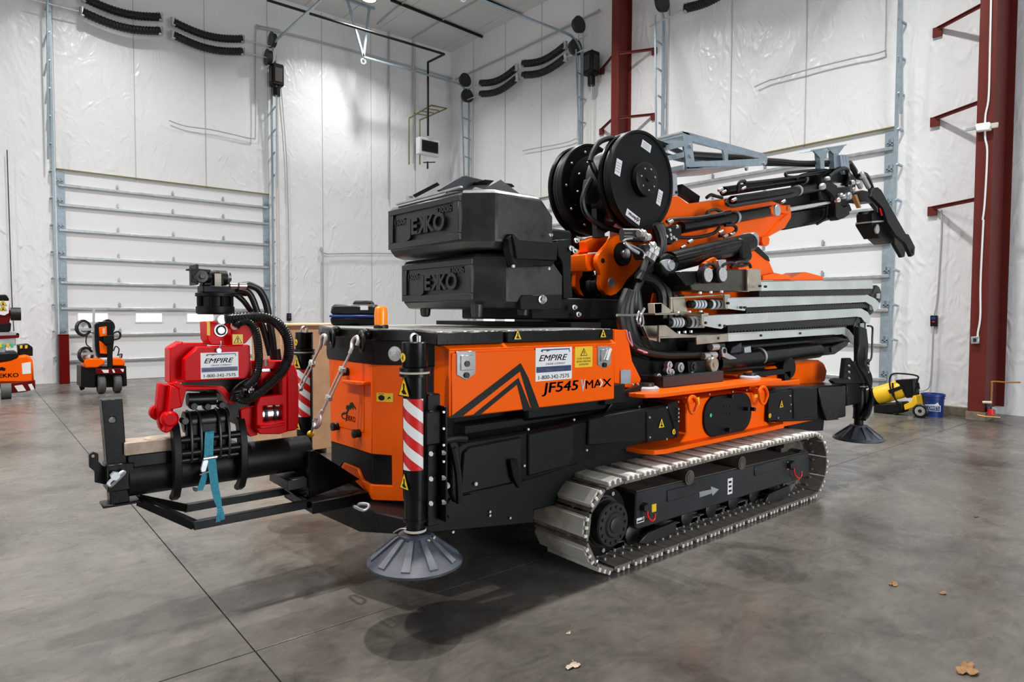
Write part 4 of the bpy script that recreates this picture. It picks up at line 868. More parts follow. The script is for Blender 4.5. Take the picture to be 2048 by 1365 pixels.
part(MB().lathe([(.001, -.06), (.044, -.06), (.047, -.055), (.047, 0)], (c.x, YN, c.z), (0, 1, 0), 28, caps=False).lathe([(.001, -.063), (.018, -.063), (.018, -.06)], (c.x, YN, c.z), (0, 1, 0), 16, caps=False), 'pin', 'chrome')
c = AY(*zY(922, 830), YN); part(MB().lathe([(.001, -.012), (.04, -.012), (.042, 0)], (c.x, YN, c.z), (0, 1, 0), 28, caps=False), 'pin', 'zinc')
p0 = AY(*zY(700, 860), 3.84); part(MB().cyl((p0.x, YN+.06, p0.z), (p0.x, YN+.17, p0.z), .085, n=28), 'link_cylinder', 'black')
part(MB().cyl((p0.x, YN+.12, p0.z), (p0.x, YN+.15, p0.z), .088, n=28), 'cylinder_band', 'rubber')
# ---- hose reels
def reel(yf, cx, cz, R, th, front):
    r = part(MB().lathe([(.001, 0), (R-.03, 0), (R-.022, -.012), (R-.004, -.014), (R, 0), (R, .03), (R-.02, .03), (R-.03, .012)], (cx, yf, cz), (0, 1, 0), 64, caps=False), 'hose_reel_flange', 'blackm')
    part(MB().lathe([(R-.012, 0), (R-.002, .012), (R-.002, .03), (R-.012, .04), (R-.03, .04), (R-.03, 0)], (cx, yf+th-.04, cz), (0, 1, 0), 64, caps=False).cyl((cx, yf+th-.03, cz), (cx, yf+th-.025, cz), R-.025, n=64), 'rear_flange', 'black', r)
    part(MB().lathe([(R*.93, .03), (R*.90, .05), (R*.90, th-.05), (R*.93, th-.03)], (cx, yf, cz), (0, 1, 0), 64, caps=False), 'wound_hose', 'rubber', r)
    for k in range(3): part(MB().ring((cx, yf+.03+k*(th-.08)/3, cz), (0, 1, 0), R*.86, R*.945, (th-.09)/3.4, 64), 'hose_turn', 'rubber', r)
    return r
RX = AY(1284, 361, 3.50); RR = .408
rl = reel(3.50, RX.x, RX.z, RR, .13, True)
rf = V(RX.x, 3.486, RX.z)
part(MB().lathe([(.001, -.062), (.125, -.062), (.14, -.055), (.14, 0)], (RX.x, 3.5, RX.z), (0, 1, 0), 40, caps=False), 'reel_hub', 'blackm')
part(MB().lathe([(.001, -.075), (.02, -.075), (.022, -.06)], (RX.x, 3.5, RX.z), (0, 1, 0), 16, caps=False), 'hub_plug', 'ink')
for a in [.3+2*pi*k/7 for k in range(7)]: part(MB().hexb((RX.x+.09*cos(a), 3.437, RX.z+.09*sin(a)), (0, -1, 0), .008, .007), 'hub_bolt', 'bolt')
for pts, rot in ((((1190, 235), (1212, 148), (1322, 228), (1305, 318)), 0), (((862, 570), (893, 380), (960, 420), (930, 612)), 0), (((1378, 940), (1412, 765), (1466, 800), (1428, 980)), 0)):
    mb = MB().pxy([zR(*p) for p in pts], 3.497, .002); A, B, C_, D_ = [Vector(AY(*zR(*p), 3.496)) for p in pts]
    for k in range(4):
        t0 = .2+k*.18; a0, b0 = A.lerp(B, t0), D_.lerp(C_, t0); a1, b1 = A.lerp(B, t0+.06), D_.lerp(C_, t0+.06)
        mb.use(1).ext([a0.lerp(b0, .12), a0.lerp(b0, .85), a1.lerp(b1, .85), a1.lerp(b1, .12)], (0, -.0006, 0))
    part(mb, 'reel_label', ['white', 'seam'])
pts = ((1000, 1085), (1020, 1003), (1182, 1130), (1170, 1218)); mb = MB().pxy([zR(*p) for p in pts], 3.497, .002)
A, B, C_, D_ = [Vector(AY(*zR(*p), 3.496)) for p in pts]; xdir = (B-C_).normalized(); ydir = (A-B).normalized()
mb.use(1).text('demac', C_.lerp(D_, .30)+xdir*(B-C_).length*.26, xdir, ydir, (A-B).length*.75, (B-C_).length*.62, bold=.012, lift=.002)
mb.use(2).text('d', C_.lerp(D_, .15)+xdir*(B-C_).length*.05, xdir, ydir, (A-B).length*.95, (B-C_).length*.16, bold=.02, lift=.002)
part(mb, 'reel_maker_label', ['white', 'ink', 'redp'])
# drum and cone between the reels, far reel
part(MB().lathe([(.33, .13), (.30, .20), (.30, .36), (.24, .40), (.12, .42)], (RX.x, 3.5, RX.z), (0, 1, 0), 48), 'reel_drum', 'dark')
R2 = AY(1163, 386, 4.10)
r2 = reel(4.06, RX.x, RX.z, RR, .16, False)
part(MB().lathe([(.29, -.05), (.30, -.045), (.30, 0)], (RX.x, 4.06, RX.z), (0, 1, 0), 48), 'reel_drum_step', 'black')
for a in [2*pi*k/10 for k in range(10)]:
    part(MB().ball((RX.x+.335*cos(a), 4.055, RX.z+.335*sin(a)), .012, 8), 'rivet', 'bolt'); part(MB().ball((RX.x+.25*cos(a+.2), 4.005, RX.z+.25*sin(a+.2)), .010, 8), 'rivet', 'bolt')
part(MB().tube(ay(zR, 3.62, (560, 420), (590, 320), (660, 200), (760, 145), (850, 140), (920, 180)), .022, n=8), 'reel_hose', 'rubber')
part(MB().tube(ay(zR, 3.66, (560, 400), (600, 500), (680, 650), (730, 760), (760, 900)), .022, n=8), 'reel_hose', 'rubber')
part(MB().tube(ay(zR, 3.75, (570, 640), (500, 780), (470, 920), (520, 1080), (680, 1210), (900, 1280), (1190, 1330)), .024, n=8), 'reel_hose', 'rubber')
part(MB().ext(ay(zR, 3.78, (540, 640), (590, 630), (760, 940), (590, 940), (500, 955)), (0, .06, 0)), 'reel_bracket', 'frame', bev=.003)
part(MB().ext(ay(zR, 3.80, (640, 1000), (740, 1000), (745, 1365), (650, 1365)), (0, .06, 0)), 'reel_post', 'dark', bev=.003)
# ---- boom
YB_ = 3.55
part(MB().ext(ay(zD, YB_, (150, 700), (195, 560), (210, 542), (270, 537), (340, 590), (620, 556), (930, 572), (1010, 602), (1066, 602), (1070, 680), (1028, 760), (900, 830), (865, 850), (800, 893), (765, 830), (700, 850), (560, 890), (420, 930), (200, 970), (130, 920)), (0, .42, 0)), 'main_boom', 'orange', bev=.006)
part(MB().ext(ay(zD, YB_-.02, (1058, 650), (1068, 690), (1020, 765), (905, 828), (870, 845), (950, 760), (1000, 700)), (0, .02, 0)), 'boom_nose_edge', 'orange', bev=.003)
part(MB().ext(ay(zD, 3.50, (862, 825), (905, 820), (918, 840), (912, 880), (895, 892), (870, 885), (862, 860)), (0, .05, 0)), 'lifting_eye', 'orange', bev=.004)
part(MB().ext(ay(zD, YB_+.03, (1020, 778), (1065, 650), (1345, 612), (1480, 590), (1500, 640), (1390, 692), (1250, 735)), (0, .36, 0)), 'telescopic_boom', 'black', bev=.01)
part(MB().ext(ay(zD, YB_+.03, (640, 575), (1250, 478), (1450, 440), (1470, 600), (1060, 645), (930, 585)), (0, .36, 0)), 'telescopic_boom', 'blackm', bev=.01)
part(MB().bar(AY(*zD(275, 490), 3.9), AY(*zD(400, 575), 3.9), .06, .10), 'boom_strut', 'blackm')
def cylD(p, q, y, r, name='boom_cylinder', m='black', f=zD, n=24): return part(MB().cyl(AY(*f(*p), y), AY(*f(*q), y), r, n=n), name, m)
cylD((285, 762), (945, 638), 3.46, .054); cylD((1000, 640), (1345, 582), 3.46, .028, 'piston_rod', 'chrome')
cylD((590, 505), (1240, 410), 3.60, .046); cylD((650, 572), (1330, 468), 3.47, .048)
cylD((1330, 468), (1480, 448), 3.47, .045, 'piston_rod', 'chrome'); cylD((1000, 445), (1440, 375), 3.60, .035)
for (p, y_, r_) in (((660, 690), 3.46, .058), ((1148, 420), 3.60, .050), ((1105, 500), 3.47, .052)):
    a = AY(*zD(*p), y_); part(MB().ring(a, (1, 0, .15), r_-.01, r_+.006, .035), 'pipe_clamp', 'zinc')
part(MB().ext(ay(zD, 3.40, (925, 620), (960, 598), (1000, 605), (1060, 600), (1070, 660), (1040, 665), (985, 650), (960, 680), (930, 660)), (0, .10, 0)), 'cylinder_eye', 'orange', bev=.006)
c = AY(*zD(962, 640), 3.40); part(MB().lathe([(.001, -.02), (.055, -.02), (.06, -.01), (.06, .02)], c, (0, 1, 0), 24, caps=False), 'eye_pin', 'zinc')
c = AY(*zD(1042, 625), 3.40); part(MB().cyl(c-V(0, .012, 0), c+V(0, .02, 0), .025, n=12), 'eye_bolt', 'brass')
# lift cylinder below the boom
cylD((210, 1005), (770, 868), 3.30, .088, 'lift_cylinder'); cylD((250, 985), (700, 875), 3.16, .025, 'hydraulic_pipe')
part(MB().ext(ay(zD, 3.20, (720, 830), (780, 860), (800, 960), (790, 1000), (720, 990), (715, 900)), (0, .2, 0)), 'cylinder_foot', 'blackm', bev=.02)
c = AY(*zD(800, 850), 3.28); part(MB().lathe([(.001, -.02), (.07, -.02), (.075, 0), (.075, .1)], c, (0, 1, 0), 24, caps=False), 'lift_pin', 'zinc')
part(MB().ext(ay(zL, 3.20, (500, 790), (520, 700), (600, 660), (690, 700), (740, 800), (690, 910), (600, 950), (540, 900)), (0, .2, 0)), 'cylinder_knuckle', 'blackm', bev=.01)
part(MB().ext(ay(zL, 3.19, (508, 775), (530, 750), (575, 738), (625, 735), (660, 770), (672, 820), (655, 875), (620, 890), (580, 865), (545, 820)), (0, .02, 0)), 'knuckle_plate', 'zinc', bev=.004)
c = AY(*zL(628, 810), 3.19); part(MB().lathe([(.001, -.014), (.04, -.014), (.042, 0)], c, (0, 1, 0), 20, caps=False), 'knuckle_pin', 'zinc')
# pipes and hoses along the boom
def hose(pts, y, r=.016, f=zD, m='rubber', name='hydraulic_hose', n=7): return part(MB().tube(ay(f, y, *pts), r, n=n), name, m)
for pts, y_ in ((((690, 505), (700, 445), (740, 432), (790, 442), (1240, 385)), 3.5), (((1100, 405), (1040, 400), (1030, 378), (1080, 370), (1280, 352), (1350, 365)), 3.5), (((620, 570), (612, 590), (650, 608), (760, 590), (1060, 540), (1110, 515)), 3.40), (((1100, 420), (1160, 385), (1380, 350), (1450, 345), (1470, 370), (1470, 420)), 3.5),
                 (((470, 680), (480, 650), (530, 632), (570, 650), (600, 670)), 3.42), (((190, 720), (230, 705), (420, 690), (640, 650)), 3.40), (((600, 745), (660, 745), (680, 775), (640, 810), (560, 820)), 3.42), (((240, 830), (400, 830), (520, 800), (560, 760)), 3.42), (((1320, 600), (1310, 690), (1250, 735)), 3.5),
                 (((470, 550), (500, 530), (540, 540), (580, 550)), 3.5)): hose(pts, y_)
for p, r_ in (((555, 500), .03), ((580, 515), .022), ((650, 572), .03), ((720, 490), .022), ((1000, 585), .028), ((235, 770), .035), ((200, 730), .03), ((340, 868), .03), ((290, 908), .025), ((590, 830), .03), ((640, 815), .03), ((560, 800), .025)):
    c = AY(*zD(*p), 3.38); part(MB().cyl(c, c+V(.045, -.01, .022), r_*.52, n=8), 'hydraulic_fitting', 'bolt')
vb = part(MB().ext(ay(zL, 3.36, (530, 340), (590, 320), (760, 310), (770, 440), (700, 500), (640, 560), (560, 530)), (0, .12, 0)), 'valve_block', 'ink', bev=.008)
for p in ((570, 455), (617, 435), (608, 378), (622, 482), (655, 468), (685, 492)): c = AY(*zL(*p), 3.355); part(MB().hexb(c, (0, -1, 0), .014, .015), 'valve_bolt', 'bolt', vb)
# front head of the boom
part(MB().ext(ay(zJ, 3.40, (20, 480), (120, 470), (200, 520), (190, 640), (240, 740), (280, 770), (330, 740), (340, 850), (280, 890), (210, 915), (180, 880), (180, 700), (140, 620), (60, 560)), (0, .10, 0)), 'boom_head', 'blackm', bev=.008)
part(MB().ext(ay(zJ, 3.46, (0, 400), (120, 340), (330, 330), (420, 430), (410, 560), (340, 700), (190, 720), (0, 700)), (0, .35, 0)), 'boom_head_core', 'ink', bev=.02)
for p, r_, m_ in (((35, 530), .06, 'zinc'), ((330, 640), .075, 'zinc'), ((205, 685), .05, 'chrome'), ((270, 650), .045, 'zinc'), ((370, 485), .05, 'chrome'), ((240, 630), .04, 'bolt'), ((90, 440), .04, 'bolt'), ((380, 560), .04, 'bolt')):
    c = AY(*zJ(*p), 3.38); part(MB().lathe([(.001, -.02), (r_*.5, -.02), (r_*.62, -.005), (r_*.62, .03)], c, (0, 1, 0), 18, caps=False), 'head_pin', m_)
part(MB().ext(ay(zJ, 3.36, (390, 625), (420, 620), (470, 770), (455, 775)), (0, .04, 0)), 'locking_pin', 'brass')
for k in range(4): hose(((100+30*k, 420-20*k), (200, 350-8*k), (300, 330), (325, 420+15*k), (300, 520)), 3.40+.02*k, .022, zJ)
hose(((330, 260), (390, 350), (430, 420), (530, 440), (560, 520), (590, 600)), 3.5, .035, zJ); hose(((420, 400), (500, 400), (545, 470), (600, 600), (680, 740), (690, 850)), 3.48, .04, zJ)
hose(((650, 700), (680, 780), (700, 860)), 3.44, .014, zJ, 'redp')
for p in ((470, 380), (500, 440), (440, 360), (430, 480), (520, 480)): c = AY(*zJ(*p), 3.46); part(MB().cyl(c, c+V(.09, 0, -.055), .03, n=8), 'hose_fitting', 'bolt')
# folding jib at the tip
part(MB().ext(ay(zJ, 3.60, (370, 610), (490, 570), (640, 600), (600, 720), (520, 700), (360, 720)), (0, .2, 0)), 'jib_arm', 'blackm', bev=.01)
part(MB().ext(ay(zJ, 3.40, (590, 645), (625, 545), (660, 538), (700, 570), (780, 720), (980, 1070), (1010, 1075), (1082, 1215), (1075, 1310), (1045, 1330), (975, 1180), (860, 1080), (770, 940), (720, 780)), (0, .05, 0)), 'jib_plate', 'blackm', bev=.005)
part(MB().ext(ay(zJ, 3.75, (570, 690), (600, 560), (690, 580), (780, 740), (900, 1000), (975, 1240), (965, 1330), (935, 1340), (850, 1190), (845, 1090), (700, 860)), (0, .05, 0)), 'jib_plate', 'black', bev=.005)
part(MB().ext(ay(zJ, 3.50, (590, 930), (740, 920), (850, 1080), (830, 1170), (790, 1185), (700, 1100), (680, 1120), (585, 960)), (0, .2, 0)), 'jib_box', 'ink', bev=.006)
part(MB().ext(ay(zJ, 3.44, (590, 925), (730, 915), (740, 930), (595, 942)), (0, .2, 0)), 'jib_rib', 'zinc')
part(MB().ext(ay(zJ, 3.48, (595, 830), (620, 800), (700, 850), (740, 940), (600, 950)), (0, .2, 0)), 'jib_link', 'ink', bev=.01)
c = AY(*zJ(638, 1015), 3.49); part(MB().cyl(c-V(0, .02, 0), c, .06, n=14), 'jib_pin', 'bolt'); c = AY(*zJ(1060, 1265), 3.395); part(MB().cyl(c-V(0, .004, 0), c, .03, n=12), 'jib_hole', 'ink')
# ---- galvanised hose carrier on top of the boom
YG = 3.42
part(MB().exth(ay(zD, YG, (300, 82), (345, 88), (880, 240), (902, 270), (897, 312), (862, 322), (330, 352)), [ay(zD, YG, (368, 150), (588, 212), (600, 285), (385, 293)), ay(zD, YG, (622, 218), (845, 272), (622, 285))], (0, .02, 0)), 'carrier_side', 'galv')
part(MB().exth(ay(zD, YG+.6, (330, 105), (345, 108), (830, 240), (850, 270), (840, 300), (810, 308), (330, 330)), [ay(zD, YG+.6, (368, 160), (588, 212), (600, 275), (385, 283))], (0, .02, 0)), 'carrier_side', 'galv')
for v0, v1 in ((80, 112), (150, 185), (228, 262), (318, 352)):
    a, b_ = AY(*zD(302, v0), YG), AY(*zD(302, v1), YG); part(MB().ext([a, b_, b_+V(.02, 0, 0), a+V(.02, 0, 0)], (0, .8, 0)), 'cross_bar', 'galv')
a = AY(*zD(300, 78), YG); part(MB().ext([a, a+V(.22, 0, -.005), a+V(.22, 0, -.02), a+V(0, 0, -.015)], (0, .8, 0)), 'carrier_top', 'zinc')
a, b_ = AY(*zD(330, 345), YG), AY(*zD(760, 332), YG); part(MB().ext([a, b_, b_+V(0, .5, 0), a+V(0, .7, 0)], (0, 0, .015)), 'carrier_floor', 'galv')
part(MB().ext(ay(zD, 3.50, (205, 375), (262, 380), (268, 532), (208, 532)), (0, .15, 0)), 'carrier_post', 'zinc', bev=.004)
for p in ((222, 515), (255, 512)): c = AY(*zD(*p), 3.50); part(MB().cyl(c-V(0, .006, 0), c, .014, n=8), 'post_bolt', 'ink')
for p in ((352, 185), (350, 255), (745, 345), (870, 310)): c = AY(*zD(*p), YG); part(MB().hexb(c, (0, -1, 0), .02, .02), 'carrier_bolt', 'zinc')
for k, (pts, y_) in enumerate(((((100, 150), (200, 190), (300, 235), (370, 262), (600, 280), (835, 280)), YG+.2), (((370, 240), (600, 255), (840, 272)), YG+.15), (((150, 240), (300, 280), (420, 290)), YG+.4), (((890, 285), (1000, 292), (1150, 305), (1350, 300)), YG+.1), (((890, 298), (1000, 306), (1150, 314), (1350, 308)), YG+.16), (((890, 310), (1050, 314), (1200, 318), (1350, 318)), YG+.22))):
    hose(pts, y_, .026)
for (a, b_) in (((1268, 215), (1300, 345)), ((1365, 190), (1402, 345))):
    part(MB().ext(ay(zD, 3.45, (a[0], a[1]), (b_[0], a[1]-4), (b_[0]+4, b_[1]), (a[0]+8, b_[1])), (0, .06, 0)), 'front_post', 'galv')
    part(MB().ext(ay(zD, 3.44, (a[0]-45, a[1]+2), (b_[0]+45, a[1]-8), (b_[0]+2, a[1]+50), (a[0]+2, a[1]+50)), (0, .015, 0)), 'front_gusset', 'galv')
part(MB().ext(ay(zD, 3.40, (1203, 222), (1460, 180), (1460, 172), (1205, 212)), (0, .2, 0)), 'front_rail', 'galv')
for u_ in (1412, 1432, 1452): part(MB().ext(ay(zD, 3.42, (u_, 248), (u_+16, 244), (u_+36, 385), (u_+10, 345)), (0, .05, 0)), 'front_rib', 'galv')
# ---- hose trays, drag chains and rollers on the near side of the boom stack
YT_ = 3.05
def tray(pts, y, d, name='hose_tray', m='tray'):
    P_ = ay(zE, y, *pts); return part(MB().ext(P_, (0, .012, 0)), name, m, bev=.002)
M['tray'] = mat('zinc_tray', (.60, .64, .62), .36, metal=.25, noise=.12, nscale=3)
def traybox(top, y, d):
    # floor of the tray behind its side plate
    a, b_ = [AY(*zE(*p), y) for p in top]; part(MB().ext([a, b_, b_-zl*.006, a-zl*.006], (0, d, 0)), 'tray_top', 'tray')
tray(((918, 268), (1640, 262), (1645, 318), (918, 332)), YT_+.10, .3); traybox(((918, 268), (1640, 262)), YT_+.10, .3)
tray(((700, 378), (1610, 358), (1660, 383), (1686, 410), (1680, 445), (1652, 470), (1640, 430), (1600, 405), (820, 440), (812, 462), (780, 458), (700, 448)), YT_+.03, .3); traybox(((720, 376), (1600, 358)), YT_+.03, .3)
tray(((545, 497), (1570, 447), (1612, 470), (1632, 505), (1622, 545), (1592, 535), (1570, 505), (1540, 500), (695, 556), (660, 580), (620, 574), (548, 560)), YT_, .3); traybox(((570, 494), (1560, 447)), YT_, .3)
tray(((700, 607), (1460, 568), (1490, 585), (1528, 635), (1525, 682), (1500, 670), (1480, 635), (1445, 612), (705, 662)), YT_, .3); traybox(((500, 624), (1450, 568)), YT_, .3)
part(MB().ext(ay(zE, YT_-.01, (497, 628), (705, 608), (705, 662), (500, 682)), (0, .02, 0)), 'tray_end_cover', 'stain', bev=.003)
for pts, y_ in ((((830, 192), (915, 190), (920, 330), (830, 335)), YT_+.06), (((680, 355), (715, 352), (718, 376), (700, 380), (700, 455), (685, 440)), YT_+.02), (((530, 478), (575, 475), (578, 493), (548, 497), (550, 575), (530, 550)), YT_-.01)):
    part(MB().ext(ay(zE, y_, *pts), (0, .02, 0)), 'tray_end_plate', 'stain', bev=.003)
for p in ((951, 304), (915, 300), (707, 412), (792, 440), (817, 440), (560, 540), (652, 556), (684, 560), (920, 622), (1175, 608), (640, 640)): c = AY(*zE(*p), YT_-.012); part(MB().cyl(c-V(0, .003, 0), c+V(0, .02, 0), .011, n=8), 'tray_bolt', 'dark')
# drag chains
def dragchain(p, q, y, h, n):
    a, b_ = AY(*zE(*p), y), AY(*zE(*q), y); d = (b_-a); u_ = d.normalized(); w = u_.cross(V(0, 1, 0)); w = w if w.z > 0 else -w; L_ = d.length/n
    mb = MB()
    for i in range(n):
        c = a+u_*L_*i; mb.ext([c+w*h*.5, c+u_*L_*.62+w*h*.5, c+u_*L_*.62-w*h*.5, c-w*h*.5], (0, .10, 0)); mb.ext([c+u_*L_*.6+w*h*.36, c+u_*L_*1.02+w*h*.36, c+u_*L_*1.02-w*h*.36, c+u_*L_*.6-w*h*.36], (0, .09, 0))
    o = part(mb, 'drag_chain', 'rubber'); o['kind'] = 'stuff'; return o
dragchain((905, 348), (1640, 340), YT_+.13, .075, 40); dragchain((820, 458), (1640, 425), YT_+.06, .06, 48); dragchain((700, 572), (1560, 528), YT_+.03, .085, 50)
for (cx, cy, y_, r_) in ((1672, 365, YT_+.12, .13), (1630, 440, YT_+.06, .09), (1565, 560, YT_+.02, .15)):
    c = AY(*zE(cx, cy), y_); part(MB().lathe([(r_*.35, 0), (r_*.9, 0), (r_, .015), (r_, .09), (r_*.35, .10), (r_*.35, 0)], c, (0, 1, 0), 18, caps=False), 'chain_bend', 'rubber')
    part(MB().ext([c+V(-.05, -.015, -.03), c+V(.05, -.015, -.03), c+V(.05, -.015, .03), c+V(-.05, -.015, .03)], (0, .012, 0)), 'chain_bracket', 'zinc')
# white nylon rollers
for g0, g1, yv, y_, hh in ((470, 548, 420, YT_+.05, 31), (580, 688, 420, YT_+.05, 34), (322, 400, 538, YT_+.02, 36), (440, 545, 536, YT_+.02, 40)):
    n_ = 4; a = AY(*zE(g0, yv), y_+.09); b_ = AY(*zE(g1, yv), y_+.09); r_ = (AY(*zE(g0, yv-hh), y_).z-AY(*zE(g0, yv+hh), y_).z)/2
    for k in range(n_):
        c = a.lerp(b_, (k+.15)/n_); w = (b_-a).length/n_*.62; part(MB().lathe([(.001, 0), (r_*.85, 0), (r_, w*.25), (r_, w*.75), (r_*.85, w), (.001, w)], c, (1, 0, 0), 20, caps=False), 'roller', 'nylon')
    part(MB().cyl(a-V(.05, 0, 0), b_+V(.04, 0, 0), r_*.8, n=16), 'roller_shaft', 'rubber')
# stainless plates at the tray ends
for pts, y_ in ((((330, 375), (685, 352), (690, 362), (340, 385), (345, 470), (330, 470)), 3.12), (((224, 415), (275, 412), (330, 455), (330, 478), (545, 470), (548, 482), (228, 482)), 3.0), (((255, 556), (300, 555), (370, 608), (500, 622), (500, 634), (262, 630), (262, 668), (252, 660)), 3.0), (((150, 560), (255, 556), (255, 665), (190, 650)), 3.10), (((340, 380), (420, 380), (440, 470), (350, 472)), 3.2)):
    part(MB().ext(ay(zE, y_, *pts), (0, .02, 0)), 'stainless_bracket', 'stain', bev=.002)
a, b_ = AY(*zE(228, 480), 3.0), AY(*zE(548, 472), 3.0); part(MB().ext([a, b_, b_-zl*.01, a-zl*.01], (0, .35, 0)), 'stainless_shelf', 'stain')
a, b_ = AY(*zE(258, 632), 3.0), AY(*zE(500, 626), 3.0); part(MB().ext([a, b_, b_-zl*.01, a-zl*.01], (0, .35, 0)), 'stainless_shelf', 'stain')
part(MB().ext(ay(zE, 3.0, (222, 413), (272, 411), (272, 476), (226, 480)), (0, .06, 0)), 'stainless_corner', 'beige', bev=.002)
for k in range(3):
    for u_, v_ in ((520+70*k, 352-4*k), (375+75*k, 480-3*k), (380+40*k, 610-3*k)): c = AY(*zE(u_, v_), 3.04); part(MB().hexb(c, (0, 0, 1), .014, .018), 'bracket_bolt', 'bolt')
# control box with two round work lamps
M['stainless2'] = mat('smoked_stainless', (.10, .095, .08), .30, metal=.8, noise=.3, nscale=3)
part(MB().ext(ay(zE, 3.14, (425, 205), (830, 190), (830, 335), (555, 338), (470, 330)), (0, .3, 0)), 'control_box', 'stainless2', bev=.006)
part(MB().ext(ay(zE, 3.13, (365, 215), (540, 205), (480, 290), (430, 300)), (0, .3, 0)), 'control_box_shade', 'ink', bev=.004)
for p in ((573, 228), (668, 226)):
    c = AY(*zE(*p), 3.06); l_ = part(MB().lathe([(.001, 0), (.062, 0), (.07, .01), (.07, .06), (.05, .08), (.001, .08)], c, (0, 1, 0), 24, caps=False), 'work_lamp', 'rubber')
    part(MB().cyl(c-V(0, .006, 0), c, .058, n=24), 'lamp_lens', 'lens', l_)
part(MB().ext(ay(zE, 3.135, (447, 226), (462, 226), (462, 272), (447, 272)), (0, .004, 0)), 'small_label', 'seam')
part(MB().ext(ay(zE, 3.10, (640, 132), (690, 128), (695, 190), (650, 192)), (0, .05, 0)), 'lamp_mount', 'zinc', bev=.003)
for pts in (((660, 195), (670, 165), (720, 150), (780, 170), (830, 160)), ((720, 180), (760, 150), (830, 150), (850, 180)), ((540, 190), (560, 160), (600, 160), (620, 185))): hose(pts, 3.10, .014, zE)
for p in ((560, 170), (540, 185), (575, 165)): c = AY(*zE(*p), 3.2); part(MB().cyl(c, c+V(.08, 0, .03), .045, n=14), 'orange_cap', 'orange')
# orange boom parts behind the trays
part(MB().ext(ay(zE, 3.45, (790, 90), (905, 62), (955, 105), (1005, 220), (930, 245), (760, 260)), (0, .3, 0)), 'jib_boom', 'orange', bev=.006)
part(MB().ext(ay(zE, 3.44, (868, 60), (900, 45), (965, 110), (975, 140), (950, 130)), (0, .1, 0)), 'jib_edge', 'blackm')
part(MB().ext(ay(zE, 3.40, (930, 232), (1010, 215), (1105, 235), (1110, 258), (930, 262)), (0, .2, 0)), 'jib_rib', 'orange', bev=.004)
part(MB().ext(ay(zE, 3.40, (1105, 250), (1190, 210), (1210, 210), (1318, 238), (1325, 262), (1110, 262)), (0, .2, 0)), 'jib_rib', 'orange', bev=.004)
part(MB().ext(ay(zE, 3.30, (305, 220), (345, 225), (435, 290), (470, 350), (405, 358), (390, 300), (330, 250)), (0, .1, 0)), 'support_arm', 'orange', bev=.006)
part(MB().ext(ay(zE, 3.42, (400, 340), (1500, 330), (1500, 500), (560, 560), (380, 450)), (0, .35, 0)), 'second_boom', 'orange', bev=.01)
part(MB().ext(ay(zE, 3.42, (540, 560), (1560, 500), (1580, 560), (1500, 600), (400, 700), (300, 680)), (0, .35, 0)), 'third_boom', 'ink', bev=.01)
part(MB().ext(ay(zE, 3.25, (1380, 340), (1630, 335), (1660, 400), (1610, 540), (1540, 560), (1500, 540), (1560, 400)), (0, .1, 0)), 'boom_end_block', 'ink', bev=.01)
part(MB().ext(ay(zE, 3.38, (440, 660), (1400, 610), (1400, 690), (620, 780), (440, 780)), (0, .3, 0)), 'fourth_boom', 'ink', bev=.01)
# black jib and cylinders below the trays
part(MB().ext(ay(zE, 3.15, (620, 745), (1380, 690), (1460, 655), (1486, 668), (1480, 690), (1400, 745), (900, 800), (620, 830)), (0, .25, 0)), 'lower_jib', 'black', bev=.01)
part(MB().ext(ay(zE, 3.14, (1372, 700), (1408, 695), (1410, 728), (1375, 732)), (0, .01, 0)), 'jib_label', 'dark')
cylD((760, 700), (1480, 640), 3.2, .05, 'jib_cylinder', 'black', zE); cylD((620, 800), (1280, 720), 3.10, .075, 'jib_cylinder', 'black', zE); cylD((560, 850), (930, 828), 3.08, .02, 'jib_pipe', 'blackm', zE)
cylD((1285, 668), (1480, 655), 3.2, .03, 'piston_rod', 'chrome', zE)
a = AY(*zE(895, 760), 3.10); part(MB().ring(a, (1, 0, .1), .07, .082, .03), 'pipe_clamp', 'zinc')
part(MB().ext(ay(zE, 3.08, (730, 700), (790, 668), (800, 775), (710, 770)), (0, .1, 0)), 'jib_bracket', 'frame', bev=.003)
part(MB().ext(ay(zE, 3.05, (645, 675), (685, 672), (685, 780), (650, 782)), (0, .06, 0)), 'jib_hinge', 'dark', bev=.004)
part(MB().ext(ay(zE, 3.03, (662, 720), (668, 702), (682, 698), (694, 708), (698, 735), (768, 775), (765, 796), (755, 797), (668, 760)), (0, .02, 0)), 'quick_lever', 'zinc', bev=.003)
c = AY(*zE(680, 722), 3.03); part(MB().cyl(c-V(0, .004, 0), c, .022, n=12), 'lever_hole', 'ink')
part(MB().ext(ay(zE, 3.06, (810, 700), (850, 690), (855, 740), (812, 745)), (0, .04, 0)), 'square_bracket', 'zinc', bev=.003)
for p in ((608, 697), (560, 755), (595, 750)): c = AY(*zE(*p), 3.06); part(MB().cyl(c-V(.05, 0, 0), c+V(.05, 0, 0), .03, n=12), 'quick_coupler', 'bolt')
c = AY(*zE(607, 812), 3.02); part(MB().lathe([(.001, -.012), (.058, -.012), (.064, 0), (.064, .06)], c, (0, 1, 0), 24, caps=False).cyl(c-V(0, .018, 0), c-V(0, .01, 0), .02, n=12), 'hinge_pin', 'stain')
part(MB().ext(ay(zE, 3.05, (440, 790), (620, 780), (640, 850), (640, 890), (450, 905)), (0, .1, 0)), 'hinge_block', 'blackm', bev=.004)
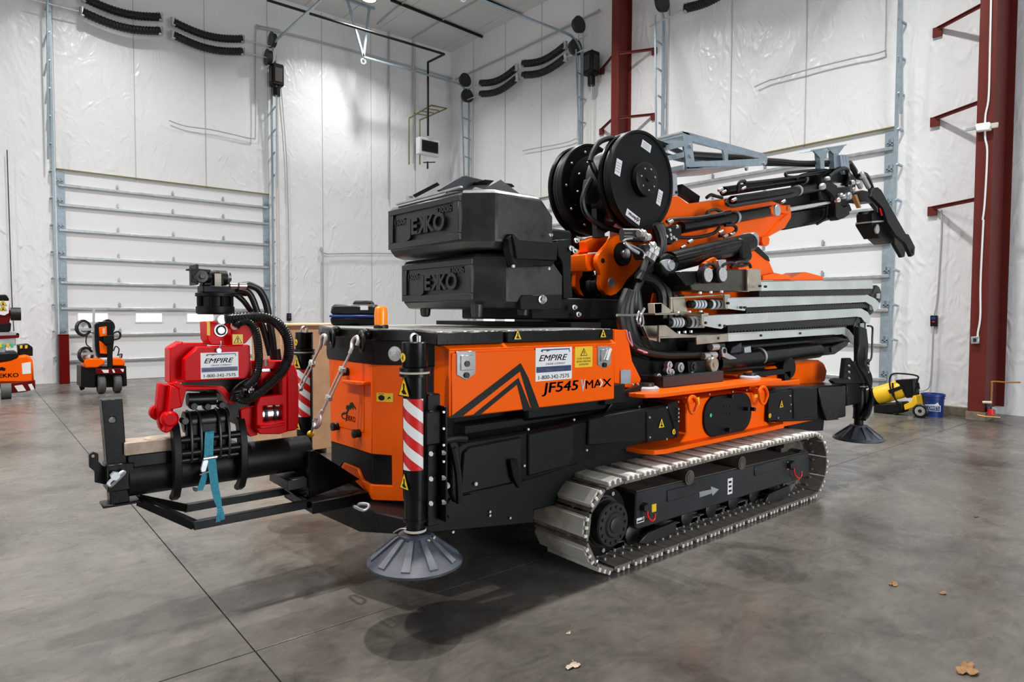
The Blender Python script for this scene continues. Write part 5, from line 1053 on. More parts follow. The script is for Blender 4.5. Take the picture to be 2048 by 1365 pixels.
for p, r_, m_ in (((477, 825), .04, 'dark'), ((467, 880), .028, 'zinc'), ((393, 830), .04, 'zinc'), ((320, 815), .03, 'bolt'), ((315, 850), .03, 'bolt'), ((335, 860), .025, 'bolt'), ((250, 890), .025, 'bolt')):
    c = AY(*zE(*p), 3.05); part(MB().lathe([(.001, -.02), (r_*.55, -.02), (r_*.6, -.008), (r_, -.006), (r_, .03)], c, (0, 1, 0), 16, caps=False), 'hydraulic_port', m_)
mb = MB().ext(ay(zE, 3.045, (487, 865), (505, 862), (505, 905), (488, 908)), (0, .003, 0)); part(mb, 'small_label', 'white')
part(MB().ext(ay(zE, 3.2, (-40, 700), (200, 780), (450, 790), (460, 920), (0, 930)), (0, .5, 0)), 'hydraulic_block', 'ink', bev=.01)
# curved black shield ribs at the column
for k in range(4):
    part(MB().tube(ay(zE, 3.30+.05*k, (120+45*k, 235+18*k), (200+45*k, 255+18*k), (260+40*k, 320+12*k), (275+38*k, 420), (275+38*k, 520)), .045, n=8), 'cable_guide_rib', 'rubber')
# thick hoses dropping in front of the column
for k in range(5):
    part(MB().tube(ay(zE, 3.10+.05*k, (50+14*k, 330), (15+26*k, 420), (5+32*k, 520), (40+34*k, 640), (120+34*k, 715+6*k), (300, 750+5*k), (520, 745+4*k)), .034, n=9), 'thick_hose', 'rubber')
for k in range(3):
    part(MB().tube(ay(zL, 3.30+.04*k, (440+35*k, 300), (490+25*k, 420), (510+18*k, 560), (470+25*k, 720), (380+25*k, 860), (300+15*k, 940), (230, 1060), (170, 1250)), .028, n=8), 'reel_drop_hose', 'rubber')
for k in range(2): part(MB().tube(ay(zL, 3.28, (340+60*k, 700+40*k), (310+50*k, 800+30*k), (280, 900), (230, 1000)), .03, n=8), 'fitting_hose', 'rubber')
for p, q in (((400, 560), (330, 720)), ((460, 600), (390, 760)), ((340, 590), (420, 560)), ((230, 420), (300, 415)), ((280, 465), (360, 462))):
    a, b_ = AY(*zL(*p), 3.24), AY(*zL(*q), 3.24); part(MB().cyl(a, b_, .028, n=10).cyl(a.lerp(b_, .3), a.lerp(b_, .6), .036, n=6), 'hose_fitting', 'bolt')
part(MB().tube(ay(zL, 3.22, (150, 480), (60, 495), (60, 525), (220, 600), (300, 660), (290, 730)), .008, n=6), 'steel_pipe', 'chrome')
part(MB().tube(ay(zL, 3.22, (60, 530), (130, 600), (230, 660)), .014, n=6), 'steel_pipe', 'zinc')
part(MB().cyl(AY(*zL(20, 415), 3.35), AY(*zL(230, 418), 3.30), .04, n=10), 'reel_feed_hose', 'rubber')
part(MB().cyl(AY(*zL(20, 455), 3.35), AY(*zL(280, 468), 3.28), .04, n=10), 'reel_feed_hose', 'rubber')
part(MB().ext(ay(zL, 3.30, (230, 560), (400, 540), (440, 620), (380, 740), (300, 740)), (0, .1, 0)), 'fitting_block', 'dark', bev=.006)
# hanging wire rail with clips
part(MB().tube(ay(zE, 3.02, (-20, 490), (120, 490), (140, 475), (158, 445)), .010, n=6, sub=4), 'wire_rail', 'chrome')
for p in ((122, 520), (140, 535)): a = AY(*zE(*p), 3.0); part(MB().tube([a+V(0, 0, .06), a+V(.02, 0, 0), a+V(0, 0, -.03), a+V(-.02, 0, 0)], .006, n=6, closed=True), 'wire_clip', 'chrome')
for pts in (((42, 590), (52, 640), (80, 690), (75, 660), (60, 600)), ((115, 712), (150, 725), (178, 735), (150, 732))): part(MB().tube(ay(zE, 3.045, *pts), .006, n=5), 'hose_marking', 'pink')
# orange tank and exhaust at the rear
part(MB().ext(ay(zE, 3.10, (965, 830), (1090, 808), (1300, 782), (1330, 800), (1350, 850), (1335, 925), (1280, 945), (1100, 950), (960, 930)), (0, .9, 0)), 'rear_tank', 'orange', bev=.02)
part(MB().ext(ay(zE, 3.05, (755, 880), (860, 850), (880, 900), (770, 925)), (0, .3, 0)), 'orange_guard', 'orange', bev=.006)
c = AY(*zE(1112, 835), 3.02); part(MB().lathe([(.001, 0), (.09, 0), (.11, .02), (.11, .25)], c, (0, 1, 0), 24, caps=False), 'exhaust_can', 'ink')
part(MB().ext(ay(zE, 3.02, (1070, 860), (1110, 850), (1112, 945), (1075, 945)), (0, .05, 0)), 'exhaust_bracket', 'blackm', bev=.004)
part(MB().ext(ay(zE, 3.02, (870, 862), (1080, 838), (1085, 870), (880, 895)), (0, .2, 0)), 'rear_rail', 'ink')
# ------------------------------------------------------------------ front carrier with pipe (part of the crane), grapple on it
def zH(x, y): return (300+x*.16602, 520+y*.16602)
def zI(x, y): return (300+x*.16602, 680+y*.16602)
def zM(x, y): return (170+x*.21978, 770+y*.21978)
PZ, PRAD = .80, .104
part(MB().lathe([(PRAD-.008, 0), (PRAD, .003), (PRAD, .97), (PRAD-.008, .97), (PRAD-.008, 0)], (.605, YC, PZ), (1, 0, 0), 40, caps=False), 'carrier_pipe', 'blackm')
part(MB().cyl((.615, YC, PZ), (.625, YC, PZ), PRAD-.004, n=36), 'pipe_end_plate', 'black')
part(MB().box(.605, 1.15, YC-.085, YC+.085, PZ+.06, PZ+.125), 'pipe_channel', 'black', bev=.004)
wb = MB().box(.590, 1.02, YC-.09, YC+.055, PZ+.126, PZ+.19).build('wood_block', 'wood', bev=.003)
tag(wb, 'square pine block lying on the black pipe beside the red grapple', 'wood block')
# post
PY = 3.87
ptop, pbot = AY(222, 797, PY), AY(232, 1003, PY)
part(MB().exth([V(-.055+.035, 0, 0)*0+V(x, PY-.06, z) for x, z in ((ptop.x-.05, ptop.z), (ptop.x+.042, ptop.z), (ptop.x+.065, pbot.z), (ptop.x-.02, pbot.z))], [[V(ptop.x-.004+.016*cos(a), PY-.06, ptop.z-.105+.016*sin(a)) for a in [2*pi*k/12 for k in range(12)]]], (0, .10, 0)), 'carrier_post', 'black', bev=.004)
part(MB().box(ptop.x-.035, ptop.x+.085, PY-.09, PY+.07, pbot.z+.07, pbot.z+.21), 'post_socket', 'black', bev=.006)
part(MB().box(ptop.x-.055, ptop.x+.115, PY-.07, PY+.05, pbot.z-.012, pbot.z+.002), 'post_foot', 'black', bev=.004)
part(MB().exth(ay(zM, PY-.02, (35, 640), (75, 612), (122, 630), (125, 700), (165, 745), (205, 750), (205, 910), (165, 905), (90, 890), (88, 790), (38, 750)), [[AY(*zM(75+16*cos(a), 652+16*sin(a)), PY-.02) for a in [2*pi*k/10 for k in range(10)]]], (0, .02, 0)), 'post_bracket', 'black', bev=.002)
part(MB().tube(ay(zM, PY-.12, (225, 915), (215, 900), (240, 870), (330, 800), (350, 795), (352, 810), (260, 900), (235, 920)), .009, n=7, closed=True), 'post_shackle', 'zinc')
c = AY(*zM(268, 825), PY-.11); part(MB().hexb(c, (0, -1, 0), .022, .03), 'shackle_bolt', 'zinc')
# rails
RZ = .54
for s_, yr in ((-1, 3.66), (1, 4.02)):
    c0 = AY(*zM(1000, 1225), 3.66) if s_ < 0 else AZ(*zM(890, 1100), RZ); c0 = V(c0.x, yr, RZ)
    a0 = V(.66, YC+s_*.03, .67)
    part(MB().bar(a0, c0, .04, .045), 'carrier_rail', 'black', bev=.003); part(MB().bar(c0-V(.01, 0, 0), (1.78, yr, RZ), .04, .045), 'carrier_rail', 'black', bev=.003)
part(MB().bar((1.50, 3.64, RZ), (1.50, 4.04, RZ), .04, .04), 'carrier_cross_bar', 'black', bev=.003)
part(MB().box(1.50, 1.86, 3.60, 4.05, RZ-.05, RZ+.02), 'carrier_base', 'blackm', bev=.005)
part(MB().ext([(1.52, 3.70, .56), (1.52, 3.70, .84), (1.56, 3.70, .84), (1.85, 3.70, .62)], (0, .04, 0)), 'carrier_gusset', 'black', bev=.003)
part(MB().ext([(1.52, 4.0, .56), (1.52, 4.0, .78), (1.56, 4.0, .78), (1.85, 4.0, .62)], (0, .04, 0)), 'carrier_gusset', 'black', bev=.003)
part(MB().box(1.40, 1.52, 3.72, 4.02, .62, .68), 'carrier_tray', 'dark', bev=.003)
# ---- grapple
gr = thing('log_grapple', (1.05, YC, PZ+.1), 'red hydraulic grapple with black rotator head clamped on the pipe', 'grapple')
def gp(mb, name, m, par=None, **k): return mb.build(name, m, par or gr, **k)
YR = 3.66
gp(MB().ext(ay(zI, YR, (425, 235), (585, 88), (1195, 62), (1207, 75), (1215, 455), (1195, 468), (430, 500), (418, 480)), (0, .075, 0)), 'front_housing', 'red', bev=.006)
gp(MB().ext(ay(zI, YR+.10, (238, 105), (385, 15), (410, 40), (690, 40), (700, 500), (420, 510), (255, 530), (238, 520)), (0, .12, 0)), 'rear_housing', 'red', bev=.005)
gp(MB().ext(ay(zI, YR+.12, (430, 480), (1230, 460), (1300, 640), (900, 650), (440, 620)), (0, .1, 0)), 'under_body', 'ink')
gp(MB().ext(ay(zI, YR+.04, (250, 540), (330, 500), (420, 560), (900, 570), (1040, 760), (960, 780), (860, 640), (800, 600), (440, 610), (385, 815), (265, 840), (350, 590)), (0, .10, 0)), 'arm_frame', 'red', bev=.004)
gp(MB().ext(ay(zI, YR+.03, (250, 545), (350, 592), (385, 812), (262, 842), (285, 960), (288, 1050), (255, 1095), (205, 1128), (170, 1110), (215, 860)), (0, .16, 0)), 'left_leg', 'red', bev=.005)
gp(MB().ext(ay(zI, YR+.20, (190, 560), (300, 590), (270, 1000), (150, 1050), (90, 900), (110, 760)), (0, .03, 0)), 'leg_plate', 'red', bev=.004)
for p, y_ in (((110, 880), YR+.13), ((250, 960), YR+.02)): c = AY(*zI(*p), y_); gp(MB().lathe([(.001, 0), (.03, 0), (.042, .012), (.042, .05)], c, (0, 1, 0), 18, caps=False), 'leg_pin', 'red')
gp(MB().exth(ay(zI, YR+.02, (1225, 255), (1400, 245), (1600, 250), (1650, 300), (1655, 1110), (1560, 1140), (1330, 1140), (1285, 1080), (1290, 780), (1320, 700), (1335, 440), (1240, 420)), [ay(zI, YR+.02, (1370, 480), (1585, 465), (1590, 660), (1350, 690)), ay(zI, YR+.02, (1362, 800), (1595, 785), (1602, 970), (1365, 1000))], (0, .05, 0)), 'right_housing', 'red', bev=.005)
rs = [AY(*zI(x, y), YR+.02) for x, y in ((1650, 300), (1740, 290), (1780, 400), (1795, 560), (1795, 1000), (1770, 1090), (1655, 1110))]
gp(MB().ext(rs, (0, .28, 0)), 'side_rim', 'red', bev=.008)
gp(MB().ext(ay(zI, YR+.26, (1225, 255), (1640, 250), (1655, 1110), (1330, 1140), (1240, 900)), (0, .03, 0)), 'right_back_plate', 'ink')
gp(MB().ext(ay(zI, YR+.10, (1350, 240), (1620, 235), (1640, 300), (1640, 470), (1350, 470)), (0, .10, 0)), 'right_housing_top', 'red', bev=.004)
gp(MB().ext(ay(zI, YR-.02, (1310, 1040), (1635, 1000), (1640, 1030), (1340, 1080)), (0, .06, 0)), 'guard_bar', 'red', bev=.004)
c = AY(*zI(1490, 880), YR+.12); gp(MB().cyl(c-V(.10, 0, .0), c+V(.11, 0, .0), .062, n=20), 'drive_motor', 'chrome')
for k in (-.07, -.02, .05): gp(MB().ring(c+V(k, 0, 0), (1, 0, 0), .06, .07, .014), 'motor_ring', 'dark')
gp(MB().ext(ay(zI, YR+.02, (1340, 345), (1510, 340), (1515, 385), (1345, 390)), (0, .08, 0)), 'valve_plate', 'zinc', bev=.003)
for p in ((1350, 320), (1395, 315)): c = AY(*zI(*p), YR); gp(MB().cyl(c, c+V(0, 0, .035), .014, n=8), 'valve_fitting', 'chrome')
gp(MB().ext(ay(zI, YR+.08, (1090, 840), (1290, 790), (1300, 1150), (1200, 1170), (1100, 1000)), (0, .1, 0)), 'lower_bracket', 'red', bev=.004)
# neck
gp(MB().ext(ay(zH, YR+.08, (680, 745), (830, 740), (960, 715), (1000, 760), (985, 870), (1000, 1030), (735, 1030), (690, 960)), (0, .14, 0)), 'neck', 'red', bev=.006)
gp(MB().ext(ay(zH, YR+.16, (960, 720), (1280, 700), (1330, 800), (1150, 1010), (1000, 1030)), (0, .06, 0)), 'rear_arm', 'red', bev=.004)
c = AY(*zH(848, 850), YR+.08); gp(MB().lathe([(.001, -.02), (.018, -.02), (.02, -.012), (.034, -.012), (.036, 0)], c, (0, 1, 0), 24, caps=False), 'neck_pin', 'zinc'); gp(MB().ring(c-V(0, .013, 0), (0, 1, 0), .02, .028, .004), 'pin_ring', 'ink')
mb = MB(); a = AY(*zH(993, 1020), YR-.0); b_ = AY(*zH(1118, 1015), YR); h_ = AY(*zH(995, 900), YR).z-a.z; w_ = b_.x-a.x; a = a+V(0, -.002, 0)
mb.quad(a, xd, zd, w_, h_); mb.use(1).poly2(a, xd, zd, [(w_*.08, h_*.1), (w_*.92, h_*.1), (w_*.5, h_*.9)]); mb.use(0).poly2(a, xd, zd, [(w_*.17, h_*.15), (w_*.83, h_*.15), (w_*.5, h_*.8)], .002); mb.use(1).poly2(a, xd, zd, [(w_*.45, h_*.2), (w_*.55, h_*.2), (w_*.53, h_*.55), (w_*.62, h_*.5), (w_*.5, h_*.68), (w_*.38, h_*.5), (w_*.47, h_*.55)], .003)
gp(mb, 'warning_sticker', ['yellow', 'ink']); gp(MB().ext(ay(zH, YR, (985, 905), (1000, 890), (1120, 890), (1122, 1022), (990, 1026)), (0, .02, 0)), 'sticker_plate', 'red')
a = AX(*zH(695, 910), AY(*zH(700, 860), YR+.08).x-.003); gp(MB().box(a.x-.002, a.x, a.y-.045, a.y+.02, a.z, a.z+.075), 'side_sticker', 'yellow')
o_ = AY(*zI(612, 475), YR-.001); q_ = AY(*zI(1066, 455), YR-.001); t_ = AY(*zI(603, 160), YR-.001)
empire('company_sticker', V(o_.x, YR-.001, o_.z), q_.x-o_.x, t_.z-o_.z, xd, zd, gr)
c = AY(*zI(820, 128), YR-.003); gp(MB().cyl(c-V(0, .02, 0), c, .012, n=10).tube([c, c+V(.012, -.01, .03), c+V(.015, 0, .05)], .003, n=5), 'key_tag', 'zinc')
# rotator
RC = AY(*zH(785, 430), YC); rx, ry = RC.x, YC; zz = lambda v: AY(*zH(785, v), YC).z
gp(MB().lathe([(.001, zz(660)), (.088, zz(660)), (.10, zz(640)), (.10, zz(565)), (.09, zz(560))], (rx, ry, 0), (0, 0, 1), 36, caps=False), 'rotator_base', 'blackm')
gp(MB().cyl((rx, ry, zz(565)), (rx, ry, zz(440)), .078, n=28), 'rotator_body', 'blackm')
for k in range(8): a = 2*pi*k/8+.2; gp(MB().cyl((rx+.088*cos(a), ry+.088*sin(a), zz(565)), (rx+.088*cos(a), ry+.088*sin(a), zz(440)), .011, n=8), 'rotator_bolt', 'blackm')
gp(MB().lathe([(.001, zz(445)), (.098, zz(445)), (.102, zz(440)), (.102, zz(405)), (.098, zz(400)), (.001, zz(400))], (rx, ry, 0), (0, 0, 1), 36, caps=False), 'rotator_flange', 'blackm')
gp(MB().ext([(rx-.078, ry-.06, zz(400)), (rx+.03, ry-.06, zz(400)), (rx+.14, ry-.05, zz(410)), (rx+.15, ry-.03, zz(420)), (rx+.15, ry+.03, zz(420)), (rx+.03, ry+.06, zz(400)), (rx-.078, ry+.06, zz(400))], (0, 0, zz(315)-zz(400))), 'rotator_head', 'blackm', bev=.005)
gp(MB().ext([(rx+.06, ry-.05, zz(430)), (rx+.17, ry-.03, zz(430)), (rx+.175, ry+.03, zz(430)), (rx+.06, ry+.05, zz(430))], (0, 0, .02)), 'hose_bracket', 'blackm')
gp(MB().ext(ay(zH, ry-.04, (635, 300), (690, 150), (740, 130), (830, 130), (900, 170), (905, 300), (870, 320), (640, 320)), (0, .08, 0)), 'swivel_lug', 'blackm', bev=.012)
c = AY(*zH(905, 220), ry); gp(MB().cyl(c-V(.06, 0, 0), c+V(.005, 0, 0), .042, n=20), 'swivel_boss', 'blackm'); gp(MB().cyl(c+V(.005, 0, 0), c+V(.03, 0, 0), .02, n=8).tube([c+V(.02, -.02, .03), c+V(.03, 0, 0), c+V(.02, .02, -.035)], .005, n=5), 'swivel_nut', 'chrome')
gp(MB().ext(ay(zH, ry-.10, (497, 100), (510, 98), (720, 120), (735, 150), (690, 160), (650, 280), (500, 270)), (0, .02, 0)), 'shackle_plate', 'blackm', bev=.003)
a = AY(*zH(500, 185), ry); gp(MB().box(a.x-.0, a.x+.012, ry-.10, ry+.05, a.z-.055, a.z+.055), 'shackle_back', 'blackm', bev=.003); gp(MB().ext(ay(zH, ry-.105, (497, 100), (730, 120), (735, 140), (500, 118)), (0, .12, 0)), 'shackle_top', 'blackm')
c = AY(*zH(622, 200), ry-.10); gp(MB().lathe([(.001, -.018), (.012, -.018), (.016, -.008), (.032, -.006), (.032, .01)], c, (0, 1, 0), 20, caps=False), 'shackle_pin', 'dark'); c = AY(*zH(548, 208), ry-.102); gp(MB().cyl(c-V(0, .003, 0), c, .013, n=12), 'shackle_hole', 'ink')
c = AY(*zH(690, 200), ry-.05); gp(MB().cyl(c-V(.03, 0, 0), c+V(.015, 0, 0), .035, n=16), 'shackle_bush', 'ink')
a = AY(*zH(780, 318), ry-.065); gp(MB().quad(a-V(0, .0, 0), xd, zd, .034, .07), 'rating_plate', 'beige')
# hoses
def gh(f, pts, y, r, name='hose', m='rubber', ribs=False):
    P_ = [AY(*ff(*p), yy) for (ff, p, yy) in [(zH if q[2] == 'H' else zI, q[:2], y+(q[3] if len(q) > 3 else 0)) for q in pts]]
    mb = MB().tube(P_, r, n=10, sub=10 if ribs else 6, ribs=1 if ribs else 0, rr=.87); return gp(mb, name, m)
gh(0, ((1120, 310, 'H'), (1200, 305, 'H'), (1310, 360, 'H'), (1390, 500, 'H'), (1430, 680, 'H'), (1460, 860, 'H'), (1480, 1000, 'H'), (1490, 1130, 'H')), YR+.12, .020)
gh(0, ((1060, 350, 'H'), (1170, 380, 'H'), (1240, 480, 'H'), (1310, 680, 'H'), (1370, 850, 'H'), (1420, 1030, 'H'), (1450, 1150, 'H')), YR+.14, .018)
gh(0, ((1040, 420, 'H'), (1130, 500, 'H'), (1240, 650, 'H'), (1300, 700, 'H')), YR+.2, .016)
gh(0, ((900, 715, 'H'), (1060, 700, 'H'), (1250, 690, 'H'), (1420, 710, 'H'), (1540, 770, 'H'), (1630, 880, 'H'), (1668, 1000, 'H'), (1672, 1120, 'H'), (1650, 260, 'I'), (1590, 380, 'I'), (1500, 480, 'I'), (1400, 570, 'I'), (1290, 650, 'I'), (1180, 715, 'I'), (1090, 700, 'I'), (1060, 620, 'I')), YR-.03, .030, 'guarded_hose', 'hosewrap', True)
gh(0, ((1030, 810, 'H'), (1080, 755, 'H'), (1180, 745, 'H'), (1250, 820, 'H'), (1290, 950, 'H'), (1308, 1100, 'H'), (1310, 250, 'I'), (1290, 400, 'I'), (1230, 500, 'I'), (1150, 570, 'I')), YR-.04, .024, 'guarded_hose', 'hosewrap', True)
gh(0, ((1500, 1080, 'H'), (1510, 1150, 'H'), (1520, 260, 'I')), YR+.12, .032, 'hose_sleeve', 'rubber')
gh(0, ((1260, 520, 'I'), (1180, 560, 'I'), (1100, 610, 'I'), (1040, 680, 'I'), (1020, 740, 'I')), YR+.05, .04, 'hose_bundle', 'rubber')
for p, q in (((905, 705), (1000, 705)), ((1065, 690), (1125, 692)), ((960, 310), (1045, 310)), ((1070, 310), (1160, 312))):
    gp(MB().cyl(AY(*zH(*p), YR+.0), AY(*zH(*q), YR), .017, n=10), 'hose_fitting', 'chrome')
c = AY(*zH(858, 720), YR-.02); gp(MB().cyl(c-V(0, .02, 0), c+V(0, .03, 0), .024, n=12), 'banjo_fitting', 'zinc')
c = AY(*zH(1015, 800), YR+.06); gp(MB().lathe([(.001, -.01), (.02, -.01), (.02, 0)], c, (0, 1, 0), 14, caps=False), 'white_cap', 'beige')
for p in ((1095, 585), (1180, 600), (1185, 655)): c = AY(*zI(*p), YR-.02); gp(MB().cyl(c, c+V(.03, 0, -.004), .012, n=8), 'hose_clip', 'chrome')
# claws: curved black ribs around the pipe
def rib(px_, pts, th, w, m='blackm'):
    x = AY(*zM(px_, 500), 3.72).x; n = len(pts); P_ = [V(x-w/2, a, b) for a, b in pts]; Q_ = []
    for i, p in enumerate(P_):
        t = P_[min(i+1, n-1)]-P_[max(i-1, 0)]; nn = V(0, -t.z, t.y).normalized()
        if nn.y < 0: nn = -nn
        Q_.append(p+nn*(th[i] if isinstance(th, tuple) else th))
    gp(MB().ext(P_+Q_[::-1], (w, 0, 0)), 'claw_rib', m, bev=.003)
big = ((3.79, 1.10), (3.73, 1.06), (3.70, 1.00), (3.685, .92), (3.685, .82), (3.70, .74), (3.74, .68), (3.79, .655), (3.83, .655))
rib(835, big, (.05, .07, .08, .075, .065, .055, .05, .04, .02), .036); rib(1435, big, (.05, .07, .08, .075, .065, .055, .05, .04, .02), .036)
sm = ((3.80, 1.135), (3.75, 1.125), (3.715, 1.09), (3.695, 1.03), (3.69, .96), (3.695, .90), (3.715, .86))
for px_ in (965, 1052, 1225, 1305): rib(px_, sm, .05, .013, 'dark')
x0_, x1_ = AY(*zM(835, 500), 3.72).x, AY(*zM(1435, 500), 3.72).x; xi0, xi1 = AY(*zM(930, 500), 3.72).x, AY(*zM(1330, 500), 3.72).x
for y_, z_, rr, a, b in ((3.79, 1.07, .058, xi0, xi1), (3.72, .985, .020, x0_, x1_), (3.715, .915, .020, x0_, x1_), (3.73, .875, .018, x0_, x1_)): gp(MB().cyl((a, y_, z_), (b, y_, z_), rr, n=22), 'claw_tube', 'black')
shl = [V(xi0, a, b) for a, b in ((3.78, 1.10), (3.735, 1.06), (3.725, 1.0), (3.725, .93), (3.74, .87), (3.76, .87), (3.76, 1.0), (3.80, 1.10))]
gp(MB().ext(shl, (xi1-xi0, 0, 0)), 'claw_shell', 'blackm')
gp(MB().ext(ay(zI, YR+.09, (105, 520), (250, 548), (350, 596), (392, 810), (268, 842), (290, 1050), (255, 1100), (205, 1130), (150, 1110), (112, 1040), (82, 800)), (0, .06, 0)), 'leg_foot', 'red', bev=.006)
for p in ((990, 195), (1115, 200), (1245, 185), (910, 330)): c = AY(*zM(*p), 3.70); gp(MB().lathe([(.001, -.012), (.016, -.012), (.02, 0), (.02, .04)], c, (0, 1, 0), 14, caps=False), 'claw_pin', 'black' if p[0] != 910 else 'dark')
gp(MB().cyl(AY(*zM(930, 135), 3.74), AY(*zM(1185, 125), 3.74), .035, n=16), 'claw_cylinder', 'black'); gp(MB().cyl(AY(*zM(1080, 70), 3.80), AY(*zM(1080, 150), 3.74), .02, n=10), 'claw_link', 'black')
gp(MB().ext(ay(zI, 3.76, (780, 590), (960, 560), (1300, 780), (1280, 1100), (1100, 1050), (960, 800)), (0, .2, 0)), 'inner_body', 'ink')
# ---- teal ratchet strap
st = thing('ratchet_strap', (1.1, 3.7, RZ), 'teal ratchet strap hanging from the grapple claws, knotted on the carrier rail', 'strap')
def ribbon(pts, w, y, name, m='strap', t=.003, ys=None):
    mb = MB(); n = len(pts); P_ = [AY(*zM(*p), y if ys is None else ys[i]) for i, p in enumerate(pts)]; vs = []
    for i, p in enumerate(P_):
        ww = w[i] if isinstance(w, (list, tuple)) else w
        vs += [p+V(-ww/2, 0, 0), p+V(ww/2, 0, 0), p+V(ww/2, t, 0), p+V(-ww/2, t, 0)]
    fs = [(0, 1, 2, 3), tuple(4*(n-1)+k for k in (3, 2, 1, 0))]
    for i in range(n-1): fs += [(4*i+k, 4*i+(k+1) % 4, 4*i+4+(k+1) % 4, 4*i+4+k) for k in range(4)]
    return mb.add(vs, fs).build(name, m, st)
ribbon(((1135, 425), (1133, 460), (1130, 500), (1128, 560), (1126, 650)), .045, 0, 'webbing', ys=(3.70, 3.685, 3.68, 3.68, 3.68))
ribbon(((1145, 660), (1155, 720), (1165, 800), (1185, 950), (1210, 1060), (1228, 1130)), [.046, .045, .042, .040, .036, .022], 3.68, 'webbing', ys=(3.69, 3.685, 3.68, 3.665, 3.655, 3.65))
ribbon(((1100, 790), (1080, 860), (1060, 920), (1045, 965)), [.03, .034, .034, .03], 3.70, 'webbing')
ribbon(((1228, 1125), (1232, 1160), (1215, 1200), (1210, 1250)), [.03, .03, .02, .024], 3.632, 'knot', ys=(3.635, 3.625, 3.63, 3.635)); ribbon(((1228, 1140), (1250, 1180), (1252, 1230)), [.03, .02, .024], 3.628, 'knot')
rb_ = MB().ext(ay(zM, 3.665, (1085, 660), (1110, 650), (1125, 700), (1100, 790), (1060, 800), (1055, 770)), (0, .02, 0)).build('ratchet', 'zinc', st, bev=.002)
MB().cyl(AY(*zM(1075, 675), 3.66), AY(*zM(1200, 655), 3.66), .010, n=10).build('ratchet_axle', 'chrome', st); MB().cyl(AY(*zM(1045, 822), 3.66), AY(*zM(1135, 790), 3.66), .004, n=6).build('ratchet_handle', 'chrome', st)
MB().ext(ay(zM, 3.70, (985, 940), (1025, 945), (1020, 975), (992, 970)), (0, .02, 0)).build('strap_hook', 'dark', st)
# ---- turnbuckles with hooks
def turnbuckle(top, bot, label):
    t = thing('turnbuckle', bot, label, 'turnbuckle', 'turnbuckles between the engine cover and the carrier'); d = (top-bot); L_ = d.length; u_ = d.normalized(); s_ = u_.cross(V(1, 0, 0)).normalized(); 
    if s_.length < .1: s_ = V(0, 1, 0)
    P_ = lambda f, e=0: bot+u_*L_*f+s_*e
    MB().cyl(P_(.66), P_(.88), .0075, n=10).build('threaded_rod', 'steelw', t); MB().cyl(P_(.16), P_(.33), .0075, n=10).build('threaded_rod', 'steelw', t)
    for e in (-.018, .018): MB().cyl(P_(.33, e), P_(.66, e), .0065, n=10).build('body_bar', 'steelw', t)
    for f in (.33, .66): MB().cyl(P_(f-.022), P_(f+.022), .019, n=12).bar(P_(f, -.025), P_(f, .025), .026, .026).build('body_nut', 'steelw', t)
    def hk(c, sg):
        o_ = c; pts = [o_-u_*sg*.05, o_-u_*sg*.02+s_*.004, o_+s_*.028*sg+u_*sg*.012, o_+s_*.030*sg+u_*sg*.04, o_+s_*.005*sg+u_*sg*.062, o_-s_*.026*sg+u_*sg*.045, o_-s_*.034*sg+u_*sg*.015]
        MB().tube(pts, .0125, n=9).build('hook', 'steelw', t)
    hk(P_(.93), 1); hk(P_(.10), -1)
    MB().tube([P_(0, -.03), P_(.02, .0), P_(0, .03)], .004, n=5).build('safety_latch', 'zinc', t)
turnbuckle(AX(*zT(800, 215), XF-.06), AX(*zT(370, 1120), 1.60), 'zinc turnbuckle with open hook in front of the orange engine panel')
turnbuckle(AX(*zT(470, 190), XF-.06), AX(*zT(90, 950), 1.72), 'zinc turnbuckle between the red grapple and the far stabiliser leg')
c = AX(*zT(322, 1200), 1.60); part(MB().ball(c, .022, 10), 'plastic_cap', 'yellow'); part(MB().tube([c+V(0, -.01, .01), c+V(0, -.035, .05), c+V(0, -.045, .09)], .007, n=6), 'lashing_ring', 'zinc')
part(MB().box(1.52, 1.58, 4.03, 4.10, .60, .86), 'lashing_post', 'blackm', bev=.01)
# ---- radio remote on the deck
rc = thing('remote_control', (2.35, 4.75, 1.565), 'black radio remote control with blue stripe lying on the deck', 'remote control'); x_, y_, z_ = 2.35, 4.75, 1.566
dv = V(.77, -.64, 0)   # width direction
def rbox(mb, w, d, z0, z1, t=1.0):
    e = V(.64, .77, 0); c = V(x_, y_, 0); lo_ = [c+dv*a*w/2+e*b*d/2+V(0, 0, z0) for a, b in ((-1, -1), (1, -1), (1, 1), (-1, 1))]; hi_ = [c+dv*a*w/2*t+e*b*d/2*t+V(0, 0, z1) for a, b in ((-1, -1), (1, -1), (1, 1), (-1, 1))]
    return mb.add(lo_+hi_, [(3, 2, 1, 0), (4, 5, 6, 7), (0, 1, 5, 4), (1, 2, 6, 5), (2, 3, 7, 6), (3, 0, 4, 7)])
rbox(MB(), .34, .22, z_, z_+.065, 1.06).build('lower_shell', 'blackm', rc, bev=.015); rbox(MB(), .365, .235, z_+.062, z_+.082).build('blue_stripe', 'bucket', rc, bev=.006)
rbox(MB(), .36, .23, z_+.080, z_+.165, .92).build('upper_shell', 'rubber', rc, bev=.02); x_, y_ = x_+.06*.77, y_-.06*.64; rbox(MB(), .15, .16, z_+.16, z_+.195, .8).build('grip', 'blackm', rc, bev=.01)
q = V(x_, y_, 0)-V(.64, .77, 0)*.115; MB().quad(q+V(0, 0, z_+.12)+dv*.0, dv, zl, .06, .035).build('brand_plate', 'white', rc)
